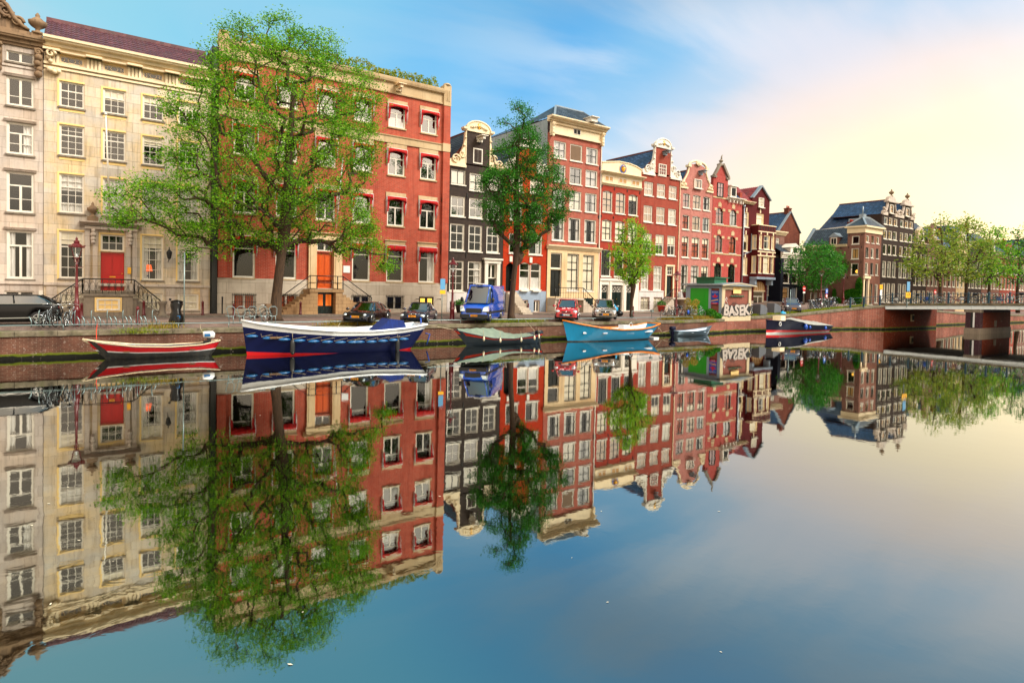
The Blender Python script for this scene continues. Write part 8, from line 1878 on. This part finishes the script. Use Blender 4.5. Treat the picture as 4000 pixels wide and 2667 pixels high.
nz = WN('ShaderNodeTexNoise'); nz.inputs['Scale'].default_value = 1.7; nz.inputs['Detail'].default_value = 7; nz.inputs['Roughness'].default_value = .5; nz.inputs['Distortion'].default_value = .5; L_(mp.outputs[0], nz.inputs['Vector'])
base_cl = RAMP(nz.outputs['Fac'], [(.40, 0.0), (.62, 1.0)])
cov = RAMP(gl_, [(0.0, .6), (.05, .4), (.25, .35), (.42, .6), (.58, 1.0), (.85, .8), (1.0, .4)])
cl = MIX(1.0, base_cl, cov, 'MULTIPLY')
clcol = RAMP(gl_, [(0.0, '#e4d8c8'), (.05, '#b4d4e2'), (.4, '#bcd4e4'), (.58, '#dde0e6'), (.8, '#e0d4d4'), (.9, '#f0d4c2'), (1.0, '#ffe8ba')])
col = MIX(cl, clear, clcol)
hm_ = MIX(1.0, RAMP(sp.outputs[2], [(.34, 0.0), (.50, .8)]), RAMP(gl_, [(.16, 0.0), (.42, 1.0), (.8, .7)]), 'MULTIPLY'); hm2 = MIX(1.0, hm_, RAMP(nz.outputs['Fac'], [(.3, .45), (.6, 1.0)]), 'MULTIPLY'); col = MIX(hm2, col, '#8c9aa2')
# pale band towards the horizon
hz = RAMP(sp.outputs[2], [(0.0, .85), (.12, .6), (.36, 0.0)]); hzc = RAMP(gl_, [(0.0, '#ffdcae'), (.012, '#b9dbe6'), (.42, '#b9d9ea'), (.62, '#d8d6da'), (.8, '#f6d6ba'), (.92, '#ffd79a'), (1.0, '#ffd688')])
col = MIX(hz, col, hzc)
ny = WN('ShaderNodeMath', operation='MULTIPLY'); L_(sp.outputs[1], ny.inputs[0]); ny.inputs[1].default_value = -1
bk = MIX(1.0, RAMP(ny.outputs[0], [(0.0, 0.0), (.35, 1.0)]), RAMP(sp.outputs[2], [(0.0, 1.0), (.25, .9), (.6, .25)]), 'MULTIPLY')
col = MIX(bk, col, '#ffe4c4')
b1 = WN('ShaderNodeBackground'); L_(sky.outputs[0], b1.inputs[0]); b1.inputs[1].default_value = .05
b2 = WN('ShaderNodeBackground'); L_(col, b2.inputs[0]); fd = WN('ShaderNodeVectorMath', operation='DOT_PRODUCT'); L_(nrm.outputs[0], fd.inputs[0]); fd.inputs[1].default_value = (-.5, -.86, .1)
fr_ = WN('ShaderNodeMapRange'); L_(fd.outputs['Value'], fr_.inputs[0]); fr_.inputs[1].default_value = -.1; fr_.inputs[2].default_value = .8; fr_.inputs[3].default_value = SKYS; fr_.inputs[4].default_value = SKYS*2.7; dm = RAMP(sp.outputs[2], [(0.0, .22), (.06, .30), (.17, 1.0)]); bb_ = MIX(RAMP(ny.outputs[0], [(0.0, 0.0), (.2, 1.0)]), '#ffffff', dm); st_ = WN('ShaderNodeMath', operation='MULTIPLY'); L_(fr_.outputs[0], st_.inputs[0]); L_(bb_, st_.inputs[1]); L_(st_.outputs[0], b2.inputs[1])  # sky behind the viewer boosted as added fill, dimmed low for unseen opposite houses
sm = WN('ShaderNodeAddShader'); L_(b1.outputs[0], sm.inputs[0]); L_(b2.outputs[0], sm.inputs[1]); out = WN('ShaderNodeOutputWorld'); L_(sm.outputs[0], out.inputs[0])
ld = bpy.data.lights.new('Sun', 'SUN'); ld.energy = 3.8; ld.angle = math.radians(24); ld.color = (1, .92, .80); lo = bpy.data.objects.new('sun', ld); COL.objects.link(lo)
LD = Vector((.46, -.62, .70)).normalized(); lo.rotation_euler = LD.to_track_quat('Z', 'Y').to_euler()

# ================================================================ camera
cd = bpy.data.cameras.new('Camera'); co = bpy.data.objects.new('camera', cd); COL.objects.link(co); scene.camera = co
cd.sensor_width = 36; cd.lens = F/4000*36; cd.clip_end = 3000; cd.clip_start = .1
cd.shift_x = 0; cd.shift_y = -(1333.5-CY)/4000
co.matrix_world = Matrix(((RT.x, UP.x, -_fw.x, 0), (RT.y, UP.y, -_fw.y, 0), (RT.z, UP.z, -_fw.z, CH), (0, 0, 0, 1)))
scene.render.resolution_x = 1024; scene.render.resolution_y = 682
vs = scene.view_settings; vs.view_transform = 'Standard'; vs.look = 'None'; vs.exposure = EXPO; vs.gamma = 1
scene.cycles.max_bounces = 7; scene.cycles.transparent_max_bounces = 10; scene.cycles.use_denoising = True; scene.cycles.denoising_prefilter = 'ACCURATE'; scene.cycles.use_adaptive_sampling = False; scene.cycles.sample_clamp_indirect = 6; scene.cycles.caustics_reflective = False; scene.cycles.caustics_refractive = False
